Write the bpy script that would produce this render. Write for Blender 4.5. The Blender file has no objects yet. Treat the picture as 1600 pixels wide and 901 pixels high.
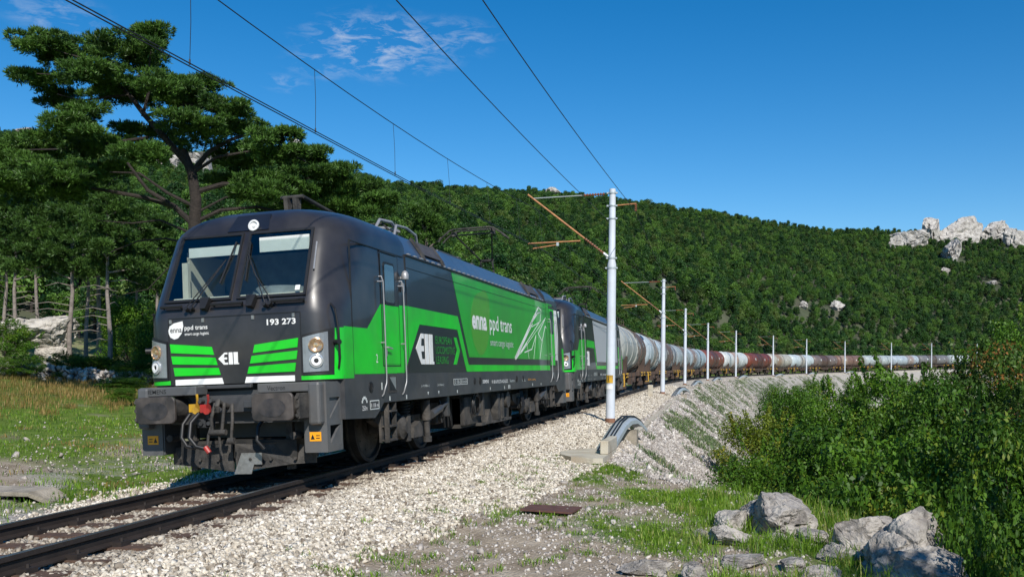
import bpy, math, random
import numpy as np
from mathutils import Vector, Matrix, noise
rnd = random.Random(7)
RNG = np.random.default_rng(11)
S = bpy.context.scene
COL = S.collection
R = math.radians
# ------------------------------------------------------------------ camera
F, ROLL, YAW, HY = 1437.99, 0.01046, 0.23878, 568.74
CAM = np.array([6.7627, -11.0428, 1.7082])
FW = np.array([-math.sin(YAW), math.cos(YAW), 0.0])
RT = np.array([math.cos(YAW), math.sin(YAW), 0.0])
cam = bpy.data.cameras.new('camera')
cam.sensor_width = 36.0
cam.lens = F / 1600 * 36
cam.shift_y = (HY - 450.5) / 1600
cam.clip_end = 6000
cam.clip_start = 0.1
co = bpy.data.objects.new('camera', cam)
COL.objects.link(co)
cr_, sr_ = math.cos(ROLL), math.sin(ROLL)
cright = Vector(RT) * cr_ + Vector((0, 0, 1)) * sr_
cup = Vector((0, 0, 1)) * cr_ - Vector(RT) * sr_
cback = -Vector(FW)
M = Matrix((cright, cup, cback)).transposed().to_4x4()
M.translation = Vector(CAM)
co.matrix_world = M
S.camera = co
# ------------------------------------------------------------------ light
SUN_EL = R(38)
SUN_AZ = math.atan2(0.47, -0.88)
W = bpy.data.worlds.new('World')
S.world = W
W.use_nodes = True
nt = W.node_tree
nt.nodes.clear()
N = nt.nodes.new
out = N('ShaderNodeOutputWorld')
bg = N('ShaderNodeBackground')
bg.inputs['Strength'].default_value = 0.088
sky = N('ShaderNodeTexSky')
sky.sky_type = 'NISHITA'
sky.sun_disc = False
sky.sun_elevation = SUN_EL
sky.sun_rotation = SUN_AZ
sky.air_density = 1.0
sky.dust_density = 0.15
sky.ozone_density = 3.0
sky.altitude = 600
hs = N('ShaderNodeHueSaturation')
hs.inputs['Saturation'].default_value = 1.42
hs.inputs['Value'].default_value = 1.30
# thin cirrus high over the ridge, laid out by world direction
tc = N('ShaderNodeTexCoord')
mp = N('ShaderNodeMapping')
mp.inputs['Rotation'].default_value = (0, 0, -YAW)
mp.inputs['Scale'].default_value = (19, 19, 58)
nz = N('ShaderNodeTexNoise')
nz.inputs['Scale'].default_value = 1.7
nz.inputs['Detail'].default_value = 9
nz.inputs['Roughness'].default_value = 0.66
nz.inputs['Distortion'].default_value = 0.5
cr = N('ShaderNodeValToRGB')
cr.color_ramp.elements[0].position = 0.46
cr.color_ramp.elements[1].position = 0.78
L = nt.links.new
L(tc.outputs['Generated'], mp.inputs['Vector'])
L(mp.outputs['Vector'], nz.inputs['Vector'])
L(nz.outputs['Fac'], cr.inputs['Fac'])
def skydir(px, py):
    d = FW + RT * (px - 800) / F - np.array([0, 0, 1.0]) * (py - HY - 0.0105 * (px - 800)) / F
    return d / np.linalg.norm(d)
fac = None
for (px, py, rad, amp) in ((590, 72, 0.105, .72), (500, 100, 0.05, .4), (700, 60, 0.065, .4), (80, 20, 0.06, .35), (440, 130, .03, .3)):
    d = skydir(px, py)
    vd = N('ShaderNodeVectorMath')
    vd.operation = 'SUBTRACT'
    vd.inputs[1].default_value = d
    L(tc.outputs['Generated'], vd.inputs[0])
    ms = N('ShaderNodeVectorMath'); ms.operation = 'MULTIPLY'; ms.inputs[1].default_value = (1, 1, 2.6)
    L(vd.outputs[0], ms.inputs[0])
    ln = N('ShaderNodeVectorMath'); ln.operation = 'LENGTH'
    L(ms.outputs[0], ln.inputs[0])
    mr = N('ShaderNodeMapRange')
    mr.inputs['From Min'].default_value = rad
    mr.inputs['From Max'].default_value = rad * .25
    mr.inputs['To Min'].default_value = 0
    mr.inputs['To Max'].default_value = amp
    mr.interpolation_type = 'SMOOTHSTEP'
    L(ln.outputs['Value'], mr.inputs['Value'])
    if fac is None:
        fac = mr.outputs['Result']
    else:
        mx = N('ShaderNodeMath'); mx.operation = 'MAXIMUM'
        L(fac, mx.inputs[0]); L(mr.outputs['Result'], mx.inputs[1])
        fac = mx.outputs[0]
mul = N('ShaderNodeMath'); mul.operation = 'MULTIPLY'
L(cr.outputs['Color'], mul.inputs[0]); L(fac, mul.inputs[1])
mixc = N('ShaderNodeMixRGB')
mixc.inputs['Color2'].default_value = (8.5, 8.8, 9.2, 1)
L(mul.outputs[0], mixc.inputs['Fac'])
L(sky.outputs['Color'], hs.inputs['Color'])
L(hs.outputs['Color'], mixc.inputs['Color1'])
L(mixc.outputs['Color'], bg.inputs['Color'])
L(bg.outputs[0], out.inputs['Surface'])
sl = bpy.data.lights.new('sun', 'SUN')
sl.energy = 5.0
sl.angle = R(0.5)
sl.color = (1.0, 0.95, 0.87)
so = bpy.data.objects.new('sun', sl)
COL.objects.link(so)
sd = Vector((math.sin(SUN_AZ) * math.cos(SUN_EL), math.cos(SUN_AZ) * math.cos(SUN_EL), math.sin(SUN_EL)))
so.rotation_euler = sd.to_track_quat('Z', 'Y').to_euler()
so.location = (20, -30, 40)
S.view_settings.view_transform = 'Standard'
S.view_settings.look = 'None'
S.view_settings.gamma = 1
S.view_settings.use_curve_mapping = False
S.view_settings.exposure = 0.12
S.render.engine = 'CYCLES'
S.cycles.max_bounces = 6
S.cycles.transparent_max_bounces = 8
S.cycles.use_denoising = True

# ------------------------------------------------------------------ materials
def new_mat(name):
    m = bpy.data.materials.new(name)
    m.use_nodes = True
    n = m.node_tree
    b = n.nodes['Principled BSDF']
    return m, n, b

def mat(name, col, rough=.6, metal=0.0, var=.25, scale=6.0, bump=0.0, bscale=30.0, dirt=None, dirt_amt=.5, spec=.5, coat=0.0, coords='Object'):
    """painted / stone / metal surface with noise variation, optional dirt colour and bump"""
    m, n, b = new_mat(name)
    nn, ll = n.nodes.new, n.links.new
    t = nn('ShaderNodeTexCoord')
    a = nn('ShaderNodeTexNoise')
    a.inputs['Scale'].default_value = scale
    a.inputs['Detail'].default_value = 6
    a.inputs['Roughness'].default_value = .65
    ll(t.outputs[coords], a.inputs['Vector'])
    ramp = nn('ShaderNodeValToRGB')
    c = Vector(col)
    ramp.color_ramp.elements[0].position = .3
    ramp.color_ramp.elements[1].position = .7
    ramp.color_ramp.elements[0].color = (*(c * (1 - var)), 1)
    ramp.color_ramp.elements[1].color = (*[min(.95, x) for x in c * (1 + var)], 1)
    ll(a.outputs['Fac'], ramp.inputs['Fac'])
    src = ramp.outputs['Color']
    if dirt:
        d = nn('ShaderNodeTexNoise')
        d.inputs['Scale'].default_value = scale * .6
        d.inputs['Detail'].default_value = 8
        mpp = nn('ShaderNodeMapping'); mpp.inputs['Location'].default_value = (3.1, 1.7, 9.2)
        ll(t.outputs[coords], mpp.inputs['Vector']); ll(mpp.outputs[0], d.inputs['Vector'])
        r2 = nn('ShaderNodeMapRange')
        r2.inputs['From Min'].default_value = .42; r2.inputs['From Max'].default_value = .68
        r2.inputs['To Max'].default_value = dirt_amt
        ll(d.outputs['Fac'], r2.inputs['Value'])
        mx = nn('ShaderNodeMixRGB'); mx.inputs['Color2'].default_value = (*dirt, 1)
        ll(r2.outputs[0], mx.inputs['Fac']); ll(src, mx.inputs['Color1'])
        src = mx.outputs['Color']
    ll(src, b.inputs['Base Color'])
    b.inputs['Roughness'].default_value = rough
    b.inputs['Metallic'].default_value = metal
    b.inputs['Specular IOR Level'].default_value = spec
    b.inputs['Coat Weight'].default_value = coat
    if bump:
        bn = nn('ShaderNodeTexNoise'); bn.inputs['Scale'].default_value = bscale; bn.inputs['Detail'].default_value = 6
        ll(t.outputs[coords], bn.inputs['Vector'])
        bp = nn('ShaderNodeBump'); bp.inputs['Strength'].default_value = bump; bp.inputs['Distance'].default_value = .05
        ll(bn.outputs['Fac'], bp.inputs['Height']); ll(bp.outputs[0], b.inputs['Normal'])
    return m

def leaf_mat(name, dark, light, tint=None, tint_amt=0., trans=.25, objvar=.0, nscale=.6):
    """foliage: colour varies leaf by leaf ('rnd' attribute), clump by clump (noise) and tree by tree"""
    m, n, b = new_mat(name)
    nn, ll = n.nodes.new, n.links.new
    at = nn('ShaderNodeAttribute'); at.attribute_name = 'rnd'
    g = nn('ShaderNodeNewGeometry')
    a = nn('ShaderNodeTexNoise'); a.inputs['Scale'].default_value = nscale; a.inputs['Detail'].default_value = 3
    ll(g.outputs['Position'], a.inputs['Vector'])
    ad = nn('ShaderNodeMath'); ad.operation = 'ADD'
    ll(at.outputs['Fac'], ad.inputs[0]); ll(a.outputs['Fac'], ad.inputs[1])
    oi = nn('ShaderNodeObjectInfo')
    mo = nn('ShaderNodeMath'); mo.operation = 'MULTIPLY_ADD'; mo.inputs[1].default_value = objvar; mo.inputs[2].default_value = -objvar / 2
    ll(oi.outputs['Random'], mo.inputs[0])
    ad2 = nn('ShaderNodeMath'); ad2.operation = 'ADD'
    ll(ad.outputs[0], ad2.inputs[0]); ll(mo.outputs[0], ad2.inputs[1])
    mr = nn('ShaderNodeMapRange'); mr.inputs['From Min'].default_value = .45; mr.inputs['From Max'].default_value = 1.5
    ll(ad2.outputs[0], mr.inputs['Value'])
    ramp = nn('ShaderNodeValToRGB')
    ramp.color_ramp.elements[0].color = (*dark, 1)
    ramp.color_ramp.elements[1].color = (*light, 1)
    ll(mr.outputs[0], ramp.inputs['Fac'])
    src = ramp.outputs['Color']
    if tint:
        a2 = nn('ShaderNodeTexNoise'); a2.inputs['Scale'].default_value = nscale * 2.2; a2.inputs['Detail'].default_value = 2
        mpp = nn('ShaderNodeMapping'); mpp.inputs['Location'].default_value = (31, 17, 9.2)
        ll(g.outputs['Position'], mpp.inputs['Vector']); ll(mpp.outputs[0], a2.inputs['Vector'])
        mu = nn('ShaderNodeMath'); mu.operation = 'MULTIPLY'
        ll(a2.outputs['Fac'], mu.inputs[0]); ll(at.outputs['Fac'], mu.inputs[1])
        r2 = nn('ShaderNodeMapRange'); r2.inputs['From Min'].default_value = .40; r2.inputs['From Max'].default_value = .50; r2.inputs['To Max'].default_value = tint_amt
        ll(mu.outputs[0], r2.inputs['Value'])
        mx = nn('ShaderNodeMixRGB'); mx.inputs['Color2'].default_value = (*tint, 1)
        ll(r2.outputs[0], mx.inputs['Fac']); ll(src, mx.inputs['Color1']); src = mx.outputs['Color']
    ll(src, b.inputs['Base Color'])
    b.inputs['Roughness'].default_value = .5
    b.inputs['Specular IOR Level'].default_value = .25
    if trans > 0:
        tr = nn('ShaderNodeBsdfTranslucent')
        hs2 = nn('ShaderNodeHueSaturation'); hs2.inputs['Value'].default_value = 1.3; hs2.inputs['Hue'].default_value = .48
        ll(src, hs2.inputs['Color']); ll(hs2.outputs[0], tr.inputs['Color'])
        ms_ = nn('ShaderNodeMixShader'); ms_.inputs['Fac'].default_value = trans
        ll(b.outputs[0], ms_.inputs[1]); ll(tr.outputs[0], ms_.inputs[2])
        ll(ms_.outputs[0], n.nodes['Material Output'].inputs['Surface'])
    return m

def glass_mat(name, tint, refl=.12):
    m, n, b = new_mat(name)
    nn, ll = n.nodes.new, n.links.new
    tr = nn('ShaderNodeBsdfTransparent'); tr.inputs['Color'].default_value = (*tint, 1)
    gl = nn('ShaderNodeBsdfGlossy'); gl.inputs['Roughness'].default_value = .02
    fr = nn('ShaderNodeLayerWeight'); fr.inputs['Blend'].default_value = .3
    p5 = nn('ShaderNodeMath'); p5.operation = 'POWER'; p5.inputs[1].default_value = 3; ll(fr.outputs['Facing'], p5.inputs[0])
    ad = nn('ShaderNodeMath'); ad.operation = 'ADD'; ad.inputs[1].default_value = refl; ad.use_clamp = True
    ll(p5.outputs[0], ad.inputs[0])
    ms_ = nn('ShaderNodeMixShader')
    ll(ad.outputs[0], ms_.inputs[0]); ll(tr.outputs[0], ms_.inputs[1]); ll(gl.outputs[0], ms_.inputs[2])
    ll(ms_.outputs[0], n.nodes['Material Output'].inputs['Surface'])
    return m

MT = dict(
    anthracite=mat('anthracite_paint', (.019, .018, .021), .36, var=.35, scale=2.2, dirt=(.075, .068, .062), dirt_amt=.35, coat=.25),
    sidepaint=mat('dark_side_paint', (.011, .013, .020), .32, var=.25, scale=1.5, coat=.25, dirt=(.03, .03, .032), dirt_amt=.3),
    roofskytint=mat('roof_panel_grey_sky_tint', (.045, .070, .118), .30, var=.2, scale=2, dirt=(.09, .085, .08), dirt_amt=.2),  # dark grey hoods, with the sky's blue reflection mixed into the colour
    green=mat('green_paint', (.008, .56, .016), .38, var=.08, scale=2.5, dirt=(.05, .16, .04), dirt_amt=.35, coat=.2),
    green2=mat('green_panel_paint', (.016, .37, .022), .33, var=.10, scale=1.6, dirt=(.05, .17, .04), dirt_amt=.4, coat=.25),
    lime=mat('yellow_green_paint', (.07, .31, .020), .35, var=.08, coat=.2),
    greentext=mat('dull_green_lettering', (.02, .28, .03), .4),
    white=mat('white_paint', (.78, .78, .76), .45, var=.05, dirt=(.5, .48, .45), dirt_amt=.3),
    offwhite=mat('dusty_white_lettering', (.55, .58, .56), .5, var=.1),
    grey=mat('grey_frame_paint', (.040, .042, .046), .5, var=.3, scale=3, dirt=(.085, .076, .066), dirt_amt=.4),
    greypanel=mat('pale_grey_panel', (.42, .43, .45), .45, var=.05),
    shroud=mat('buffer_beam_grey', (.085, .088, .092), .5, var=.2, scale=4, dirt=(.12, .11, .10), dirt_amt=.5),
    black=mat('black_rubber', (.010, .010, .011), .5, var=.3),
    steel=mat('bare_steel', (.35, .34, .32), .42, metal=.7, var=.25, scale=20),
    railmetal=mat('handrail_steel', (.30, .30, .31), .4, metal=.3, var=.15),
    grease=mat('old_grease', (.028, .026, .028), .45, var=.5, scale=9, dirt=(.07, .06, .055), dirt_amt=.8),
    dusty=mat('brake_dust_iron', (.030, .028, .026), .8, var=.5, scale=7, bump=.3, dirt=(.12, .105, .09), dirt_amt=.5),
    dark=mat('dark_underframe', (.012, .012, .012), .75, var=.4, scale=6, dirt=(.08, .068, .055), dirt_amt=.5),
    buffer=mat('greasy_buffer_steel', (.09, .076, .068), .55, metal=.3, var=.35, scale=5, dirt=(.02, .02, .02), dirt_amt=.9),
    yellow=mat('yellow_enamel', (.60, .34, .02), .5, var=.2, dirt=(.08, .06, .04), dirt_amt=.6),
    orange=mat('orange_label', (.85, .35, .01), .45, var=.05),
    red=mat('red_enamel', (.42, .02, .015), .5, var=.2, dirt=(.07, .04, .035), dirt_amt=.6),
    beige=mat('cab_lining', (.52, .50, .42), .7, var=.08),
    cabdark=mat('cab_dark_trim', (.17, .19, .19), .7),
    blind=mat('cab_roller_blind', (.62, .63, .60), .8, var=.05),
    lampglass=mat('lamp_lens', (.60, .62, .62), .12, metal=.5, var=.1),
    lampamber=mat('halogen_reflector', (.62, .42, .26), .15, metal=.7, var=.45, scale=18),
    lampsilver=mat('lamp_housing_silver', (.30, .32, .34), .25, metal=.5, var=.15),
    copper=mat('brown_insulator', (.20, .07, .03), .3, var=.3),
    rust=mat('rusty_steel_tube', (.42, .19, .075), .7, var=.25, scale=10, dirt=(.20, .09, .05), dirt_amt=.6),
    collar=mat('rusty_mast_collar', (.20, .10, .06), .8, var=.3, scale=10),
    galv=mat('galvanised_steel', (.42, .46, .47), .45, metal=.3, var=.12, scale=6),
    mastpaint=mat('mast_grey_paint', (.55, .59, .65), .55, var=.06, scale=2.5, dirt=(.40, .38, .35), dirt_amt=.35),
    wire=mat('wire_copper_dark', (.02, .022, .022), .6, metal=.3),
    rustyrail=mat('rail_side_rust', (.028, .021, .018), .65, var=.3, scale=5, metal=.2),
    railtop=mat('rail_head_polished', (.33, .33, .35), .28, metal=.85, var=.1, scale=12),
    timber=mat('sleeper_brown', (.09, .052, .034), .85, var=.4, scale=9, bump=.4),
    concrete=mat('weathered_concrete', (.36, .32, .26), .9, var=.18, scale=3, bump=.35, dirt=(.10, .085, .06), dirt_amt=.75),
    concrete2=mat('pale_concrete', (.46, .42, .34), .9, var=.15, scale=3, bump=.3, dirt=(.28, .2, .12), dirt_amt=.5),
    hatch=mat('roof_hatch_brown', (.060, .052, .050), .6),
    rustplate=mat('rusty_plate', (.10, .045, .035), .8, var=.3, scale=8),
    bark=mat('pine_bark', (.026, .020, .017), .95, var=.45, scale=5, bump=.8, bscale=14),
    palebark=mat('pale_bark', (.20, .17, .15), .95, var=.4, scale=4, bump=.6, bscale=14),
    bushbark=mat('shrub_bark', (.07, .055, .04), .95, var=.4, scale=6),
)
MT['lampring'] = mat('white_lamp_reflector', (.8, .8, .78), .3)
MT['glass'] = glass_mat('windscreen_glass', (.90, .94, .93), .07)
MT['doorglass'] = mat('side_window_glass', (.05, .09, .12), .05, var=.1, spec=1.0)
MT['needles'] = leaf_mat('pine_needles', (.005, .022, .005), (.095, .195, .030), trans=.12, nscale=.9)
MT['needles_dark'] = leaf_mat('far_pine_needles', (.007, .028, .006), (.085, .170, .030), trans=.15, nscale=.5)
MT['hill_leaf'] = leaf_mat('hill_foliage', (.009, .042, .006), (.092, .190, .028), tint=(.13, .16, .03), tint_amt=.3, trans=.15, objvar=1.0, nscale=.016)
MT['hill_dark'] = leaf_mat('dark_hill_foliage', (.004, .024, .006), (.040, .105, .022), trans=.12, objvar=.7, nscale=.035)
MT['hill_olive'] = leaf_mat('olive_hill_foliage', (.012, .035, .006), (.105, .170, .035), tint=(.16, .15, .05), tint_amt=.3, trans=.15, objvar=.9, nscale=.012)
MT['bush_leaf'] = leaf_mat('shrub_leaves', (.007, .035, .004), (.105, .225, .018), tint=(.22, .20, .02), tint_amt=.5, trans=.25, objvar=.35, nscale=.5)
MT['yellow_leaf'] = leaf_mat('yellowing_leaves', (.03, .065, .006), (.19, .24, .02), tint=(.30, .24, .03), tint_amt=.6, trans=.25, objvar=.2, nscale=.5)
MT['orange_leaf'] = leaf_mat('turning_leaves', (.012, .04, .006), (.085, .16, .02), tint=(.33, .13, .04), tint_amt=.85, trans=.25, nscale=.7)
MT['grass'] = leaf_mat('grass_blades', (.045, .12, .008), (.20, .34, .025), tint=(.42, .36, .14), tint_amt=.7, trans=.3, nscale=.6)
MT['scrub'] = leaf_mat('grey_green_scrub', (.05, .09, .035), (.17, .24, .09), tint=(.25, .2, .12), tint_amt=.6, trans=.1, nscale=.8)
MT['drygrass'] = leaf_mat('dry_grass_blades', (.10, .10, .02), (.36, .235, .08), trans=.3, nscale=.3)

def stone_mat(name, c0, c1, c2):
    m, n, b = new_mat(name)
    nn, ll = n.nodes.new, n.links.new
    at = nn('ShaderNodeAttribute'); at.attribute_name = 'rnd'
    ramp = nn('ShaderNodeValToRGB')
    ramp.color_ramp.interpolation = 'LINEAR'
    e = ramp.color_ramp.elements
    e[0].color = (*c0, 1); e[1].color = (*c1, 1); e[1].position = .75
    k = e.new(.25); k.color = (*[(a + b_) / 2 for a, b_ in zip(c0, c1)], 1)
    k = e.new(.97); k.color = (*c2, 1)
    ll(at.outputs['Fac'], ramp.inputs['Fac'])
    t = nn('ShaderNodeNewGeometry')
    a = nn('ShaderNodeTexNoise'); a.inputs['Scale'].default_value = 22; a.inputs['Detail'].default_value = 4
    ll(t.outputs['Position'], a.inputs['Vector'])
    mx = nn('ShaderNodeMixRGB'); mx.blend_type = 'MULTIPLY'; mx.inputs['Fac'].default_value = .6
    r2 = nn('ShaderNodeValToRGB'); r2.color_ramp.elements[0].color = (.55, .5, .45, 1); r2.color_ramp.elements[1].color = (1.15, 1.15, 1.15, 1)
    r2.color_ramp.elements[0].position = .3; r2.color_ramp.elements[1].position = .65
    ll(a.outputs['Fac'], r2.inputs['Fac']); ll(ramp.outputs[0], mx.inputs['Color1']); ll(r2.outputs[0], mx.inputs['Color2'])
    ll(mx.outputs[0], b.inputs['Base Color'])
    b.inputs['Roughness'].default_value = .9
    return m
MT['ballast'] = stone_mat('limestone_ballast', (.14, .11, .08), (.64, .585, .485), (.74, .70, .63))
MT['rubble'] = stone_mat('embankment_rubble', (.20, .175, .155), (.44, .405, .37), (.60, .57, .53))

def rock_mat(name, base, dark, scale=1.0, bump=.6):
    m, n, b = new_mat(name)
    nn, ll = n.nodes.new, n.links.new
    t = nn('ShaderNodeNewGeometry')
    a = nn('ShaderNodeTexNoise'); a.inputs['Scale'].default_value = 2.3 * scale; a.inputs['Detail'].default_value = 10; a.inputs['Roughness'].default_value = .7
    ll(t.outputs['Position'], a.inputs['Vector'])
    ramp = nn('ShaderNodeValToRGB'); e = ramp.color_ramp.elements
    e[0].position = .32; e[0].color = (*dark, 1); e[1].position = .62; e[1].color = (*base, 1)
    ll(a.outputs['Fac'], ramp.inputs['Fac'])
    v = nn('ShaderNodeTexVoronoi'); v.feature = 'DISTANCE_TO_EDGE'; v.inputs['Scale'].default_value = 1.6 * scale
    wv = nn('ShaderNodeMixRGB'); wv.inputs['Fac'].default_value = .35
    ll(t.outputs['Position'], wv.inputs['Color1']); ll(a.outputs['Color'], wv.inputs['Color2']); ll(wv.outputs[0], v.inputs['Vector'])
    cr2 = nn('ShaderNodeMapRange'); cr2.inputs['From Max'].default_value = .06; cr2.inputs['To Min'].default_value = .0
    ll(v.outputs['Distance'], cr2.inputs['Value'])
    a2 = nn('ShaderNodeTexNoise'); a2.inputs['Scale'].default_value = 14 * scale; a2.inputs['Detail'].default_value = 8
    ll(t.outputs['Position'], a2.inputs['Vector'])
    ad = nn('ShaderNodeMath'); ad.operation = 'MULTIPLY_ADD'; ad.inputs[1].default_value = .5
    ll(cr2.outputs[0], ad.inputs[0]); ll(a2.outputs['Fac'], ad.inputs[2])
    bp = nn('ShaderNodeBump'); bp.inputs['Strength'].default_value = bump; bp.inputs['Distance'].default_value = .08 / scale
    ll(ad.outputs[0], bp.inputs['Height']); ll(bp.outputs[0], b.inputs['Normal'])
    ll(ramp.outputs[0], b.inputs['Base Color'])
    b.inputs['Roughness'].default_value = .95
    return m
MT['rock'] = rock_mat('grey_limestone', (.42, .39, .35), (.19, .17, .155), 1.6, .8)
MT['whiterock'] = rock_mat('white_limestone', (.56, .53, .49), (.20, .18, .165), .22, 1.0)
MT['whiterock_near'] = rock_mat('pale_limestone', (.55, .51, .45), (.30, .27, .24), .8, .8)

# ------------------------------------------------------------------ mesh helpers
class MB:
    def __init__(s):
        s.v, s.f, s.m = [], [], []
    def add(s, vs, fs, mi=0):
        k = len(s.v)
        s.v += [tuple(p) for p in vs]
        s.f += [tuple(i + k for i in q) for q in fs]
        s.m += [mi] * len(fs)
        return s
    def box(s, x0, x1, y0, y1, z0, z1, mi=0, bev=0.0):
        if bev > 0:
            return s.bevbox(x0, x1, y0, y1, z0, z1, bev, mi)
        vs = [(x, y, z) for x in (x0, x1) for y in (y0, y1) for z in (z0, z1)]
        return s.add(vs, [(0, 1, 3, 2), (4, 6, 7, 5), (0, 4, 5, 1), (2, 3, 7, 6), (0, 2, 6, 4), (1, 5, 7, 3)], mi)
    def bevbox(s, x0, x1, y0, y1, z0, z1, b, mi=0):
        b = min(b, (x1 - x0) * .45, (y1 - y0) * .45, (z1 - z0) * .45)
        import bmesh
        bm = bmesh.new()
        bmesh.ops.create_cube(bm, size=1)
        for v in bm.verts:
            v.co = Vector(((x0 + x1) / 2 + v.co.x * (x1 - x0), (y0 + y1) / 2 + v.co.y * (y1 - y0), (z0 + z1) / 2 + v.co.z * (z1 - z0)))
        bmesh.ops.bevel(bm, geom=bm.edges[:], offset=b, segments=2, profile=.5, affect='EDGES')
        bm.verts.index_update()
        s.add([v.co[:] for v in bm.verts], [[v.index for v in f.verts] for f in bm.faces], mi)
        bm.free()
        return s
    def cyl(s, p, q, r0, r1=None, n=12, mi=0, caps=True):
        r1 = r0 if r1 is None else r1
        p, q = Vector(p), Vector(q)
        d = (q - p).normalized()
        a = d.orthogonal().normalized()
        b = d.cross(a)
        vs = []
        for c, r in ((p, r0), (q, r1)):
            for i in range(n):
                t = 2 * math.pi * i / n
                vs.append(c + (a * math.cos(t) + b * math.sin(t)) * r)
        fs = [(i, (i + 1) % n, n + (i + 1) % n, n + i) for i in range(n)]
        if caps:
            fs += [tuple(range(n - 1, -1, -1)), tuple(range(n, 2 * n))]
        return s.add(vs, fs, mi)
    def tube(s, pts, r, n=6, mi=0, r1=None):
        pts = [Vector(p) for p in pts]
        m = len(pts)
        vs = []
        up = None
        for i, p in enumerate(pts):
            d = (pts[min(i + 1, m - 1)] - pts[max(i - 1, 0)]).normalized()
            a = (d.orthogonal() if up is None else (up - d * up.dot(d))).normalized()
            up = a
            b = d.cross(a)
            rr = r if r1 is None else r + (r1 - r) * i / (m - 1)
            for k in range(n):
                t = 2 * math.pi * k / n
                vs.append(p + (a * math.cos(t) + b * math.sin(t)) * rr)
        fs = []
        for i in range(m - 1):
            for k in range(n):
                fs.append((i * n + k, i * n + (k + 1) % n, (i + 1) * n + (k + 1) % n, (i + 1) * n + k))
        fs += [tuple(range(n - 1, -1, -1)), tuple(range((m - 1) * n, m * n))]
        return s.add(vs, fs, mi)
    def lathe(s, o, axis, prof, n=24, mi=0):
        """prof: list of (distance along axis, radius)"""
        o, ax = Vector(o), Vector(axis).normalized()
        a = ax.orthogonal().normalized(); b = ax.cross(a)
        vs = []
        for (t, r) in prof:
            for k in range(n):
                w = 2 * math.pi * k / n
                vs.append(o + ax * t + (a * math.cos(w) + b * math.sin(w)) * max(r, 1e-4))
        fs = []
        for i in range(len(prof) - 1):
            for k in range(n):
                fs.append((i * n + k, i * n + (k + 1) % n, (i + 1) * n + (k + 1) % n, (i + 1) * n + k))
        return s.add(vs, fs, mi)
    def side(s, pts, x0, x1, mi=0):
        """polygon in the y-z plane, extruded from x0 to x1 (x1 the visible face)"""
        n = len(pts)
        vs = [(x0, y, z) for y, z in pts] + [(x1, y, z) for y, z in pts]
        fs = [tuple(range(n)), tuple(range(2 * n - 1, n - 1, -1))] + [(i, i + n, (i + 1) % n + n, (i + 1) % n) for i in range(n)]
        return s.add(vs, fs, mi)
    def front(s, pts, y0, y1, mi=0):
        n = len(pts)
        vs = [(x, y0, z) for x, z in pts] + [(x, y1, z) for x, z in pts]
        fs = [tuple(range(n)), tuple(range(2 * n - 1, n - 1, -1))] + [(i, i + n, (i + 1) % n + n, (i + 1) % n) for i in range(n)]
        return s.add(vs, fs, mi)
    def build(s, name, mats, parent=None, smooth=None):
        me = bpy.data.meshes.new(name)
        me.from_pydata(s.v, [], s.f)
        if not isinstance(mats, (list, tuple)):
            mats = [mats]
        for m in mats:
            me.materials.append(m if not isinstance(m, str) else MT[m])
        me.polygons.foreach_set('material_index', s.m)
        import bmesh
        bm = bmesh.new(); bm.from_mesh(me)
        bmesh.ops.recalc_face_normals(bm, faces=bm.faces[:])
        bm.to_mesh(me); bm.free()
        if smooth:
            me.polygons.foreach_set('use_smooth', [True] * len(me.polygons))
            me.set_sharp_from_angle(angle=R(smooth))
        me.update()
        o = bpy.data.objects.new(name, me)
        COL.objects.link(o)
        if parent is not None:
            o.parent = parent
        return o

def fast_mesh(name, V, Fc, mats, parent=None, rnd_attr=None, smooth=False):
    """V (n,3), Fc (m,k) arrays -> object, with optional per-vertex 'rnd'"""
    me = bpy.data.meshes.new(name)
    V = np.ascontiguousarray(V, dtype=np.float32); Fc = np.ascontiguousarray(Fc, dtype=np.int32)
    me.vertices.add(len(V)); me.vertices.foreach_set('co', V.ravel())
    me.loops.add(Fc.size); me.loops.foreach_set('vertex_index', Fc.ravel())
    me.polygons.add(len(Fc))
    me.polygons.foreach_set('loop_start', np.arange(0, Fc.size, Fc.shape[1], dtype=np.int32))
    me.update(calc_edges=True)
    if smooth:
        me.polygons.foreach_set('use_smooth', np.ones(len(Fc), dtype=bool))
    if rnd_attr is not None:
        a = me.attributes.new('rnd', 'FLOAT', 'POINT')
        a.data.foreach_set('value', np.ascontiguousarray(rnd_attr, dtype=np.float32))
    for m in (mats if isinstance(mats, (list, tuple)) else [mats]):
        me.materials.append(MT[m] if isinstance(m, str) else m)
    o = bpy.data.objects.new(name, me)
    COL.objects.link(o)
    if parent is not None:
        o.parent = parent
    return o

def tag(o, label=None, cat=None, group=None, kind=None):
    if label: o['label'] = label
    if cat: o['category'] = cat
    if group: o['group'] = group
    if kind: o['kind'] = kind
    return o

def thing(name, label, cat, loc=(0, 0, 0), rotz=0, group=None):
    o = bpy.data.objects.new(name, None)
    o.empty_display_size = .3
    COL.objects.link(o)
    o.location = loc
    o.rotation_euler = (0, 0, rotz)
    return tag(o, label, cat, group)

def copy_tree(o, parent=None):
    c = o.copy(); COL.objects.link(c); c.parent = parent
    for ch in list(o.children):
        copy_tree(ch, c)
    return c

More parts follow.
